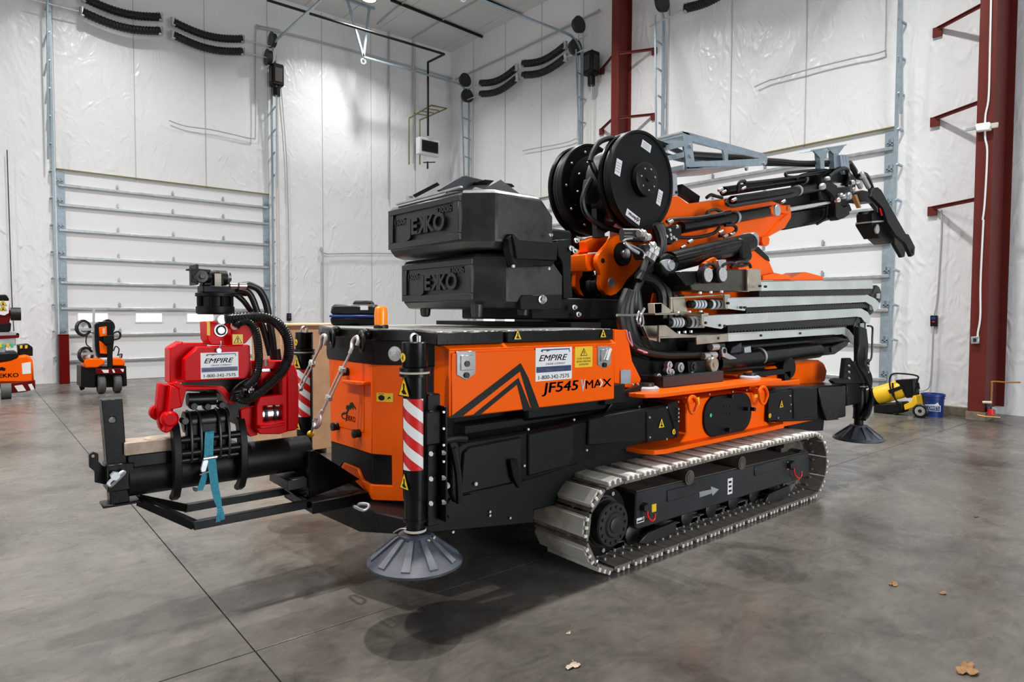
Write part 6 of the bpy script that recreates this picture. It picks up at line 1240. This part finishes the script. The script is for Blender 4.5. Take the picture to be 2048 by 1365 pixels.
# ------------------------------------------------------------------ things around the hall
def zN(x, y): return (x*.19048, 560+y*.19048)
def z5(x, y): return (1600+x*.36631, 400+y*.36631)
def z2(x, y): return (500+x*.36133, y*.36133)
def r4(x, y): return (1780+x*.32250, 440+y*.32250)
def r3(x, y): return (1780+x*.32250, y*.32250)
def ax(f, x, *pts): return [AX(*f(*p), x) for p in pts]
# bollard
b = thing('bollard', (1.66, 18.42, 0), 'dark red square bollard at the left wall door', 'bollard')
MB().box(1.57, 1.77, 18.34, 18.52, 0, 1.14).build('post', 'bollard', b, bev=.012); MB().box(1.56, 1.78, 18.33, 18.53, 1.14, 1.16).build('cap', 'bollard', b, bev=.008)
# small orange crane cut by the left picture edge
mc = thing('mini_crane', (.4, 16.3, 0), 'small orange pick and carry crane cut off by the left picture edge', 'crane')
ym = 15.95
def mp(name, m, pts, y=ym, d=.05, bev=.01): return MB().ext(ay(zN, y, *pts), (0, d, 0)).build(name, m, mc, bev=bev)
mp('body', 'orange', ((-160, 860), (0, 865), (200, 800), (290, 785), (345, 830), (360, 1085), (-160, 1085)), d=1.1, bev=.04)
mp('bumper', 'bollard', ((-160, 1095), (105, 1085), (370, 1055), (372, 1150), (250, 1180), (110, 1195), (105, 1150), (-160, 1150)), ym-.04, .3)
for pts in (((150, 1115), (235, 1103), (275, 1165), (190, 1175)), ((295, 1100), (335, 1092), (362, 1150), (325, 1160)), ((-10, 1120), (0, 1120), (12, 1190), (-10, 1190))): mp('reflective_stripe', 'white', pts, ym-.05, .01, 0)
c = AY(*zN(55, 1180), ym-.03)
M['tyre'] = mat('grey_tyre', (.075, .08, .075), .7)
MB().cyl((c.x-.07, ym-.10, .15), (c.x+.09, ym-.10, .15), .15, n=28).build('wheel', 'tyre', mc)
mp('turntable', 'blackm', ((-160, 840), (-20, 865), (120, 855), (200, 815), (190, 760), (-160, 770)), ym-.02, .9, .03)
mp('column_skirt', 'zinc', ((-120, 780), (-120, 545), (165, 545), (165, 690), (60, 700), (60, 770)), ym+.15, .5)
mp('red_band', 'bollard', ((-120, 630), (-120, 590), (200, 580), (200, 610)), ym+.12, .5)
for k, (u_, m_) in enumerate(((0, 'yellow'), (25, 'green'), (80, 'hyellow'), (125, 'green'))): mp('indicator', m_, ((u_-12, 672), (u_+18, 670), (u_+18, 712), (u_-12, 715)), ym+.10, .05, .004)
mp('tail_box', 'blackm', ((185, 690), (300, 675), (345, 710), (345, 800), (200, 800)), ym+.2, .5)
for u_ in (222, 275): mp('tail_lamp', 'yellow', ((u_-14, 690), (u_+14, 688), (u_+14, 720), (u_-14, 724)), ym+.18, .02, .003)
mp('mast', 'bollard', ((-100, 230), (90, 180), (110, 400), (90, 480), (-100, 480)), ym+.1, .4, .02); mp('mast_base', 'blackm', ((-100, 460), (120, 450), (110, 545), (-100, 545)), ym+.1, .5, .02)
mp('head', 'blackm', ((-100, 155), (70, 155), (100, 215), (-100, 225)), ym+.05, .4, .02)
mp('sign_plate', 'white', ((-60, 220), (95, 222), (92, 350), (45, 375), (-60, 355)), ym+.06, .02, .002)
for v_ in (232, 285):
    a = AY(*zN(32, v_+40), ym+.055); mb = MB(); warn(mb, a, xd, zd, .12); mb.build('warning_triangle', ['yellow', 'ink'], mc)
c = AY(*zN(165, 360), ym+.2); MB().cyl((c.x-.08, c.y, c.z), (c.x+.08, c.y, c.z), .13, n=22).build('roller', 'rubber', mc); MB().cyl((c.x-.15, c.y, c.z+.02), (c.x-.05, c.y, c.z+.02), .06, n=12).build('roller_arm', 'redp', mc)
mp('knob', 'blackm', ((170, 560), (200, 560), (205, 600), (170, 605)), ym+.3, .1)
mp('data_label', 'white', ((228, 880), (322, 862), (326, 985), (235, 992)), ym-.006, .005, 0)
a = AY(*zN(-40, 1030), ym-.004); MB().text('JEKKO', a, xd, zd, .11, AY(*zN(195, 1030), ym).x-a.x, bold=.02).build('brand_print', 'ink', mc)
mp('logo_print', 'ink', ((-40, 940), (20, 915), (60, 930), (50, 960), (10, 950), (-30, 975)), ym-.005, .003, 0)
# vacuum lifter with suction cups
vl = thing('vacuum_lifter', (2.0, 15.8, 0), 'orange and black vacuum lifting robot with suction cups before the left door', 'lifting robot')
yv = 15.62
def vp(name, m, pts, y=yv, d=.05, bev=.008): return MB().ext(ay(zN, y, *pts), (0, d, 0)).build(name, m, vl, bev=bev)
vp('chassis', 'blackm', ((850, 915), (1325, 905), (1335, 1115), (1290, 1125), (1285, 1000), (1000, 1005), (1000, 1135), (850, 1130)), yv, .7)
vp('axle_box', 'ink', ((900, 990), (1290, 985), (1280, 1130), (900, 1130)), yv+.15, .5)
vp('hood', 'orange', ((880, 850), (930, 825), (1080, 830), (1110, 880), (1020, 925), (885, 925)), yv-.05, .5, .02); vp('hood', 'orange', ((1165, 870), (1180, 830), (1270, 825), (1310, 850), (1310, 905), (1180, 905)), yv-.05, .5, .02)
vp('hazard_board', 'bollard', ((1005, 935), (1310, 930), (1300, 985), (1010, 990)), yv-.08, .03, .004)
for pts in (((1065, 945), (1140, 945), (1140, 978), (1090, 978)), ((1175, 942), (1195, 940), (1210, 975), (1190, 978)), ((1262, 938), (1300, 938), (1298, 965), (1285, 968))): vp('reflective_stripe', 'white', pts, yv-.085, .01, 0)
for u_ in (1070, 1238):
    c = AY(*zN(u_, 1105), yv); MB().lathe([(.001, 0), (.17, 0), (.20, .025), (.20, .115), (.17, .14), (.001, .14)], (c.x-.07, yv+.10, .20), (1, 0, 0), 28, caps=False).build('wheel', 'tyre', vl); MB().cyl((c.x-.075, yv+.10, .2), (c.x+.075, yv+.10, .2), .07, n=14).build('wheel_hub', 'dark', vl)
vp('rear_wheel', 'blackm', ((830, 1010), (850, 950), (880, 960), (890, 1150), (850, 1165), (830, 1100)), yv+.5, .15)
vp('steering_post', 'blackm', ((1125, 600), (1180, 600), (1185, 900), (1170, 940), (1130, 935)), yv-.06, .06)
vp('mast', 'blackm', ((995, 470), (1060, 440), (1180, 440), (1200, 620), (1180, 815), (1030, 820), (1000, 700)), yv+.05, .3)
vp('mast_cover', 'orange', ((1040, 500), (1120, 490), (1125, 590), (1045, 600)), yv, .1); vp('mast_cover', 'orange', ((1045, 640), (1130, 700), (1130, 780), (1050, 775)), yv, .1)
vp('mast_label', 'beige', ((1075, 510), (1105, 508), (1105, 565), (1078, 570)), yv-.005, .01, 0)
vp('handle_head', 'blackm', ((1085, 590), (1190, 580), (1200, 640), (1150, 680), (1090, 670)), yv-.08, .1)
MB().tube([AY(*zN(*p), yv-.04) for p in ((1190, 560), (1240, 545), (1265, 575), (1250, 615), (1195, 630))], .02, n=8).build('handle', 'rubber', vl)
vp('lifter_post', 'zinc', ((972, 305), (1000, 305), (1000, 820), (975, 820)), yv+.1, .06, 0)
for (cx, cy, rx_, y_) in ((868, 507, 108, yv+.0), (1125, 495, 95, yv+.45), (892, 790, 105, yv+.05)):
    c = AY(*zN(cx, cy), y_); r_ = AY(*zN(cx+rx_, cy), y_).x-c.x; axd = V(.55, -.83, .05)
    cup = MB().lathe([(r_*.70, 0), (r_*.95, -.01), (r_, .02), (r_*.9, .05), (r_*.7, .04), (r_*.7, 0)], c, axd, 32, caps=False).build('suction_cup', 'rubber', vl)
    MB().lathe([(.001, .0), (r_*.25, .005), (r_*.72, .02), (r_*.72, .03)], c, axd, 32, caps=False).build('cup_plate', 'chrome', cup)
for (p, q) in (((740, 525), (990, 520)), ((750, 780), (1000, 775))): MB().bar(AY(*zN(*p), yv-.02), AY(*zN(*q), yv-.02), .04, .05).build('cross_arm', 'zinc', vl)
for pts in (((1000, 560), (930, 560), (905, 620), (910, 680), (960, 720)), ((1190, 750), (1215, 700), (1250, 730), (1235, 800)), ((1240, 790), (1280, 780), (1275, 820))): MB().tube([AY(*zN(*p), yv+.05) for p in pts], .012, n=6).build('air_hose', 'dark', vl)
# plywood crate behind the far stabiliser
cr = thing('plywood_crate', (4.1, 7.6, 0), 'tan plywood crate behind the far stabiliser leg', 'crate')
c0, c1_ = AY(562, 700, 7.3), AY(720, 700, 7.3); zt_ = AY(600, 649, 7.3).z
MB().box(c0.x, c1_.x+.2, 7.3, 8.3, .06, zt_-.02).build('box', 'ply', cr, bev=.004); MB().box(c0.x-.02, c1_.x+.22, 7.28, 8.32, zt_-.02, zt_).build('lid', 'ply', cr, bev=.003)
for k in range(3): MB().box(c0.x+.05+k*(c1_.x-c0.x)/2, c0.x+.17+k*(c1_.x-c0.x)/2, 7.3, 8.3, 0, .06).build('skid', 'wood', cr)
# yellow torpedo heater
th = thing('torpedo_heater', (12.0, 4.1, 0), 'yellow torpedo space heater on wheels beside the blue bucket', 'heater')
xh = 12.05
p0, p1 = AX(*z5(425, 1070), xh), AX(*z5(560, 1030), xh); dd = (p1-p0).normalized(); R_ = .155
MB().lathe([(R_*.75, -.02), (R_, 0), (R_, (p1-p0).length), (R_*.9, (p1-p0).length+.02)], p0, dd, 28).build('barrel', 'hyellow', th)
MB().lathe([(R_*.9, -.16), (R_*.95, -.15), (R_*.97, 0), (R_*.6, .0), (R_*.85, -.14), (R_*.9, -.16)], p0, dd, 28, caps=False).build('nose_cone', 'blackm', th); MB().cyl(p0-dd*.05, p0-dd*.04, R_*.8, n=24).build('burner', 'ink', th)
MB().ext(ax(z5, xh-.12, (515, 985), (610, 980), (620, 1080), (575, 1085), (560, 1030), (530, 1010)), (.3, 0, 0)).build('fan_housing', 'blackm', th, bev=.02)
a = AX(*z5(500, 1040), xh-R_-.01); MB().ext(ax(z5, xh-R_-.005, (480, 1040), (560, 1012), (565, 1030), (490, 1060)), (.004, 0, 0)).build('brand_plate', 'ink', th)
MB().ext(ax(z5, xh-.15, (400, 1120), (560, 1105), (560, 1165), (400, 1170)), (.3, 0, 0)).build('fuel_tank', 'blackm', th, bev=.02)
MB().ext(ax(z5, xh-.16, (565, 1120), (610, 1100), (615, 1070), (632, 1070), (640, 1130), (570, 1150)), (.3, 0, 0)).build('frame', 'hyellow', th, bev=.01)
for xo in (-.20, .16): c = AX(*z5(655, 1146), xh+xo); c = V(c.x, c.y, .115); MB().lathe([(.001, 0), (.10, 0), (.115, .015), (.115, .04), (.10, .055), (.001, .055)], c, (1, 0, 0), 24, caps=False).build('wheel', 'rubber', th); MB().ring(c-V(.004, 0, 0), (1, 0, 0), .03, .075, .01).build('wheel_rim', 'zinc', th)
for xo in (-.15, .15): MB().tube(ax(z5, xh+xo, (510, 1075), (490, 1010), (500, 955), (560, 950), (640, 962), (640, 990), (625, 1060)), .014, n=7, sub=3).build('handle', 'blackm', th); MB().tube(ax(z5, xh+xo, (505, 1000), (515, 1080), (545, 1130), (500, 1215)), .014, n=7, sub=3).build('leg', 'blackm', th)
MB().bar(AX(*z5(640, 1000), xh-.15), AX(*z5(645, 1035), xh-.15), .03, .05).build('handle_grip', 'blackm', th)
# bucket
bk = thing('bucket', (12.26, 3.78, 0), 'blue plastic bucket on the floor beside the maroon column', 'bucket'); bx_, by_ = 12.28, 3.79
MB().lathe([(.001, .0), (.145, 0), (.165, .33), (.178, .335), (.178, .375), (.160, .375), (.158, .34), (.135, .02), (.001, .02)], (bx_, by_, 0), (0, 0, 1), 32, caps=False).build('pail', 'bucket', bk)
MB().ring((bx_, by_, .30), (0, 0, 1), .162, .174, .012).build('rim_rib', 'bucket', bk)
nb = V(-.955, -.295, 0); tb = V(.295, -.955, 0); cb = V(bx_, by_, .16)+nb*.157
mb = MB(); mb.poly2(cb, tb, zl, [(-.11, -.06), (.11, -.06), (.11, .04), (.09, .04), (.07, .09), (.03, .055), (-.11, .04)], .002)
mb.use(1).poly2(cb, tb, zl, [(-.10, -.05), (.10, -.05), (.10, .03), (-.10, .03)], .004); mb.use(0).text("LOWE'S", cb+tb*0-zl*.035, tb, zl, .085, .17, align='C', bold=.02, lift=.007); mb.build('bucket_print', ['white', 'bucket'], bk)
# ---- column extras: emergency light, conduit, switch box
ec = thing('emergency_light', AX(1965, 253, 12.27), 'white emergency light fixture on the big maroon column', 'light')
MB().ext(ax(r3, 12.20, (528, 768), (620, 755), (622, 805), (530, 818)), (.09, 0, 0)).build('housing', 'white', ec, bev=.015); MB().ext(ax(r3, 12.22, (620, 765), (672, 757), (668, 790), (625, 798)), (.03, 0, 0)).build('lamp_head', 'beige', ec, bev=.008); MB().ext(ax(r3, 12.24, (470, 795), (530, 785), (530, 805), (465, 815)), (.02, 0, 0)).build('lamp_head', 'zinc', ec, bev=.006)
cd_ = thing('conduit', AX(*r4(550, 740), 12.27), 'white conduit running down the big maroon column to a switch box', 'conduit')
MB().tube(ax(r3, 12.27, (628, -60), (620, 300), (612, 600), (592, 720), (590, 850), (603, 950), (588, 1250), (575, 1365)), .014, n=8).build('pipe', 'doorw', cd_); MB().tube(ax(r4, 12.27, (580, 0), (562, 380), (560, 600), (545, 700), (545, 740)), .014, n=8).build('pipe', 'doorw', cd_)
MB().ext(ax(r4, 12.24, (500, 725), (552, 722), (552, 768), (500, 770)), (.05, 0, 0)).build('switch_box', 'zinc', cd_, bev=.006); MB().ext(ax(r4, 12.235, (515, 735), (535, 734), (535, 758), (516, 759)), (.006, 0, 0)).build('switch', 'dark', cd_)
# gas tap in front of the column foot
gt = thing('gas_tap', AX(*r4(630, 1200), 12.5), 'brass gas pipe with red valve at the foot of the big maroon column', 'pipe')
MB().tube(ax(r4, 12.28, (810, 1008), (720, 1008), (637, 1003), (632, 1020), (628, 1140)), .012, n=7, sub=2).build('pipe', 'brass', gt); MB().cyl(*ax(r4, 12.28, (575, 1132), (632, 1134)), .022, n=10).build('cock', 'beige', gt); MB().cyl(*ax(r4, 12.28, (625, 1175), (628, 1210)), .045, n=12).build('regulator', 'redp', gt); MB().ball(AX(*r4(600, 1165), 12.45), .07, 12).build('meter', 'dark', gt); MB().tube(ax(r4, 12.2, (540, 1212), (600, 1222), (685, 1228)), .012, n=6).build('hose', 'brass', gt)
# wall controls
def control(name, f, plane, box, conduit, label, wall_y):
    A_ = (lambda u, v, o=0: AY(u, v, plane-o)) if wall_y else (lambda u, v, o=0: AX(u, v, plane-o))
    c = A_(*box[0]); t = thing(name, c, label, 'wall control', 'wall controls'); (u0, v0), (u1, v1) = box; ex = (0, .08, 0) if wall_y else (.08, 0, 0)
    MB().ext([A_(u0, v0, .08), A_(u1, v0, .08), A_(u1, v1, .08), A_(u0, v1, .08)], ex).build('box', 'blackm', t, bev=.01)
    MB().ext([A_(u0+(u1-u0)*.2, v0+(v1-v0)*.12, .085), A_(u0+(u1-u0)*.8, v0+(v1-v0)*.12, .085), A_(u0+(u1-u0)*.8, v0+(v1-v0)*.38, .085), A_(u0+(u1-u0)*.2, v0+(v1-v0)*.38, .085)], Vector(ex)*.06).build('display', 'bucket', t)
    MB().ext([A_(u0+(u1-u0)*.3, v0+(v1-v0)*.5, .085), A_(u0+(u1-u0)*.7, v0+(v1-v0)*.5, .085), A_(u0+(u1-u0)*.7, v0+(v1-v0)*.62, .085), A_(u0+(u1-u0)*.3, v0+(v1-v0)*.62, .085)], Vector(ex)*.06).build('button', 'redp', t)
    for pts in conduit: MB().tube([A_(*p, .07) for p in pts], .012, n=6, sub=4).build('cable', 'seam', t)
control('wall_control', None, RW, (r4(248, 593), r4(290, 662)), ([r4(*p) for p in ((320, -60), (318, 100), (300, 400), (288, 530), (272, 595))], [r4(*p) for p in ((268, 660), (258, 900), (245, 1030), (210, 1060), (180, 1060))]), 'black door control box with blue display on the right wall', False)
control('wall_control', None, LW, ((575, 627), (583, 642)), ([(560, 150), (572, 300), (577, 450), (578, 627)],), 'small black door control box on the left wall above the crate', True)
MB
# cables sagging on the walls
def cable(pts, plane, wy, r, label, m='seam', name='cable'):
    P_ = [AY(u, v, plane) if wy else AX(u, v, plane) for u, v in pts]; o = MB().tube(P_, r, n=6, sub=5).build(name, m); tag(o, label, 'cable'); return o
cable(((338, 241), (370, 252), (420, 259), (470, 270), (505, 277), (511, 265), (511, 150), (512, 58), (520, 52), (560, 60)), LW-.10, True, .014, 'thin grey cable looping across the left wall above the door')
cable(((1509, 174), (1540, 160), (1550, 158), (1620, 138), (1700, 118), (1765, 103), (1771, 85), (1773, -20)), RW-.10, False, .014, 'grey cable sagging across the right wall above the door')
cable(((1045, 302), (1080, 295), (1120, 288), (1150, 278), (1155, 262), (1157, 80), (1160, 45)), RW-.10, False, .012, 'thin cable on the right wall left of the first maroon column')
cable(((14, 300), (18, 420), (24, 600), (30, 690)), LW-.10, True, .010, 'dark cable hanging at the far left of the left wall', 'dark')
cable(((646, 760), (646, 515), (655, 508), (800, 508), (812, 520), (812, 560)), LW-.10, True, .020, 'bent grey conduit loop on the left wall behind the beacon', name='conduit')
cable((z2(30, 150), z2(280, 205), z2(600, 290), z2(900, 372), z2(1100, 430), z2(1133, 440)), LW-.08, True, .030, 'grey conduit running along the left wall towards the corner', name='conduit')
cable((z2(1137, 440), z2(1300, 365), z2(1600, 222), z2(1900, 75), z2(1925, 60)), RW-.08, False, .030, 'grey conduit running along the right wall from the corner', name='conduit')
for k, (u_, v0, v1) in enumerate(((770, 175, 1100), (905, 225, 905))):
    cable((z2(u_, v0), z2(u_-2, (v0+v1)/2), z2(u_-2, v1)), LW-.10, True, .028, ('long grey pipe down the left wall left of the unit heater', 'grey pipe down the left wall right behind the unit heater')[k], name='pipe')
# ---- unit heater near the corner with its pipes
uh = thing('unit_heater', AY(860, 318, 17.8), 'white unit heater with dark louvres hanging near the wall corner', 'heater')
yu = 17.6; a, b_ = AY(839, 273, yu), AY(880, 314, yu)
MB().box(a.x, b_.x, yu, yu+.22, b_.z, a.z).build('cabinet', 'doorw', uh, bev=.01)
MB().box(a.x+.08, b_.x-.08, yu-.02, yu, b_.z+.08, a.z-.08).build('grille', 'grill', uh)
for k in range(6): z_ = b_.z+.12+k*(a.z-b_.z-.24)/5; MB().ext([(a.x+.1, yu-.05, z_), (b_.x-.1, yu-.05, z_), (b_.x-.1, yu-.02, z_+.03), (a.x+.1, yu-.02, z_+.03)], (0, .004, .01)).build('louvre', 'dark', uh)
for u_ in (880, 940): MB().cyl(AY(*z2(u_, 660), yu+.2), AY(*z2(u_, 912), yu+.2), .022, n=8).build('drain_pipe', 'olive', uh)
MB().tube([AY(*z2(*p), yu+.2) for p in ((880, 655), (1005, 582), (1090, 600), (940, 665))], .022, n=8, sub=1).build('loop_pipe', 'olive', uh)
for k in range(4): MB().cyl(AY(*z2(905+33*k, 628-14*k), yu+.2), AY(*z2(985+30*k, 640-14*k), yu+.2), .018, n=8).build('loop_rung', 'olive', uh)
MB().cyl(AY(*z2(983, 895), yu+.3), AY(*z2(983, 935), yu+.3), .03, n=8).build('bottom_pipe', 'dark', uh); MB().bar(AY(*z2(960, 900), yu+.3), AY(*z2(1025, 898), yu+.3), .03, .03).build('bracket', 'dark', uh)
# black gas pipe under the ceiling down to the heater, ceiling bars
gp2 = thing('gas_pipe', AY(*z2(985, 345), 17.6), 'black gas pipe crossing below the ceiling and dropping to the unit heater', 'pipe')
yq = 17.55
MB().cyl(AY(*z2(985, 345), yq), AY(*z2(985, 752), yq), .035, n=10).build('riser', 'rubber', gp2)
pA = AY(*z2(985, 345), yq); pB = V(pA.x+.0, pA.y, pA.z); pC = AZ(*z2(1075, 300), pA.z); MB().cyl(pA, pC, .035, n=10).build('elbow_run', 'rubber', gp2); MB().cyl(pC, AZ(*z2(330, 75), pA.z), .035, n=10).build('long_run', 'rubber', gp2); MB().cyl(AZ(*z2(320, 70), pA.z), AZ(*z2(95, 0), pA.z), .035, n=10).build('long_run', 'rubber', gp2)
for k, (p, q) in enumerate((((780, 0), (1305, 212)), ((1310, 0), (1515, 92)))):
    o = MB().bar(AZ(*z2(*p), CEIL-.05), AZ(*z2(*q), CEIL-.05), .06, .06).build('ceiling_bar', 'ink'); tag(o, ('long dark bar on the ceiling above the unit heater', 'short dark bar on the ceiling left of the maroon column')[k], 'ceiling bar')
for k, (pts, lb_) in enumerate(((((895, 215), (1060, 115), (1265, 0)), 'thin conduit crossing the ceiling panels'), (((705, 135), (790, 60), (870, 0)), 'thin conduit on the ceiling left of the lamp'))):
    o = MB().tube([AZ(*z2(*p), CEIL-.04) for p in pts], .02, n=6, sub=1).build('conduit', 'seam'); tag(o, lb_, 'conduit')
# ---- high-bay lamps
def high_bay(x, y, label, k=1.0):
    t = thing('high_bay_lamp', (x, y, CEIL-.32), label, 'lamp', 'high-bay lamps under the ceiling')
    MB().lathe([(.06, .30), (.08, .12), (.20, .06), (.21, .0), (.19, .0), (.18, .03), (.001, .04)], (x, y, CEIL-.32), (0, 0, 1), 24, caps=False).build('housing', 'dark', t)
    MB().cyl((x, y, CEIL-.305), (x, y, CEIL-.30), .18, n=24).build('diffuser', 'lamp', t)
    l = bpy.data.lights.new('lamp_light', 'AREA'); l.shape = 'DISK'; l.size = .36; l.energy = LAMP_W*k; l.color = (1, .985, .95); l.spread = radians(128)
    o = bpy.data.objects.new('lamp_light', l); COL.objects.link(o); o.parent = t; o.location = (0, 0, -.02)
high_bay(8.6, 16.5, 'bright round high-bay lamp at the top edge of the picture', .5)
for x_ in (-4, 2.3, 8.6):
    for y_ in (3.5, 10): high_bay(x_, y_, 'round high-bay lamp under the ceiling above the picture')
high_bay(2.3, 15.5, 'round high-bay lamp under the ceiling above the picture', .6); high_bay(-4, 15.5, 'round high-bay lamp under the ceiling above the picture', .6)
# ---- dry leaves and crumbs on the floor
def leaf(x, y, s, rot, label, m='leaf'):
    mb = MB(); n = 18; R0 = random.Random(int(x*100)); ring = []
    for k in range(n):
        a = 2*pi*k/n; r = s*(.55+.45*abs(cos(a*1.5)))*(1+.25*(R0.random()-.5)); ring.append(V(x+r*cos(a+rot), y+r*.55*sin(a+rot), .004+s*.18*R0.random()))
    top = [V(x, y, .012+s*.05)]; mb.add(top+ring, [(0, 1+k, 1+(k+1) % n) for k in range(n)]); mb.add([p-V(0, 0, .0015) for p in top+ring], [(0, 1+(k+1) % n, 1+k) for k in range(n)])
    mb.tube([V(x+s*.8*cos(rot), y+s*.5*sin(rot), .01), V(x+s*1.2*cos(rot), y+s*.9*sin(rot), .008)], .0015, n=5, sub=1)
    return tag(mb.build('dry_leaf', m), label, 'leaf', 'dry leaves on the floor')
leaf(3.54, .92, .085, .4, 'large brown dry leaf at the bottom right corner of the floor'); leaf(2.14, 2.11, .045, 1.0, 'small tan dry leaf at the bottom middle of the floor', 'wood'); leaf(4.33, 1.52, .045, .2, 'dark dry leaf on the floor right of the track'); leaf(4.42, 1.28, .032, 2.2, 'tiny dark leaf scrap on the floor near the right edge')
leaf(2.345, 2.347, .018, .5, 'tiny pale crumb on the floor in front of the track', 'wood'); leaf(6.35, 1.62, .03, .9, 'small dark leaf scrap on the floor beyond the track end')
# ------------------------------------------------------------------ tidy up
for o in bpy.data.objects:
    if '_o' in o: del o['_o']
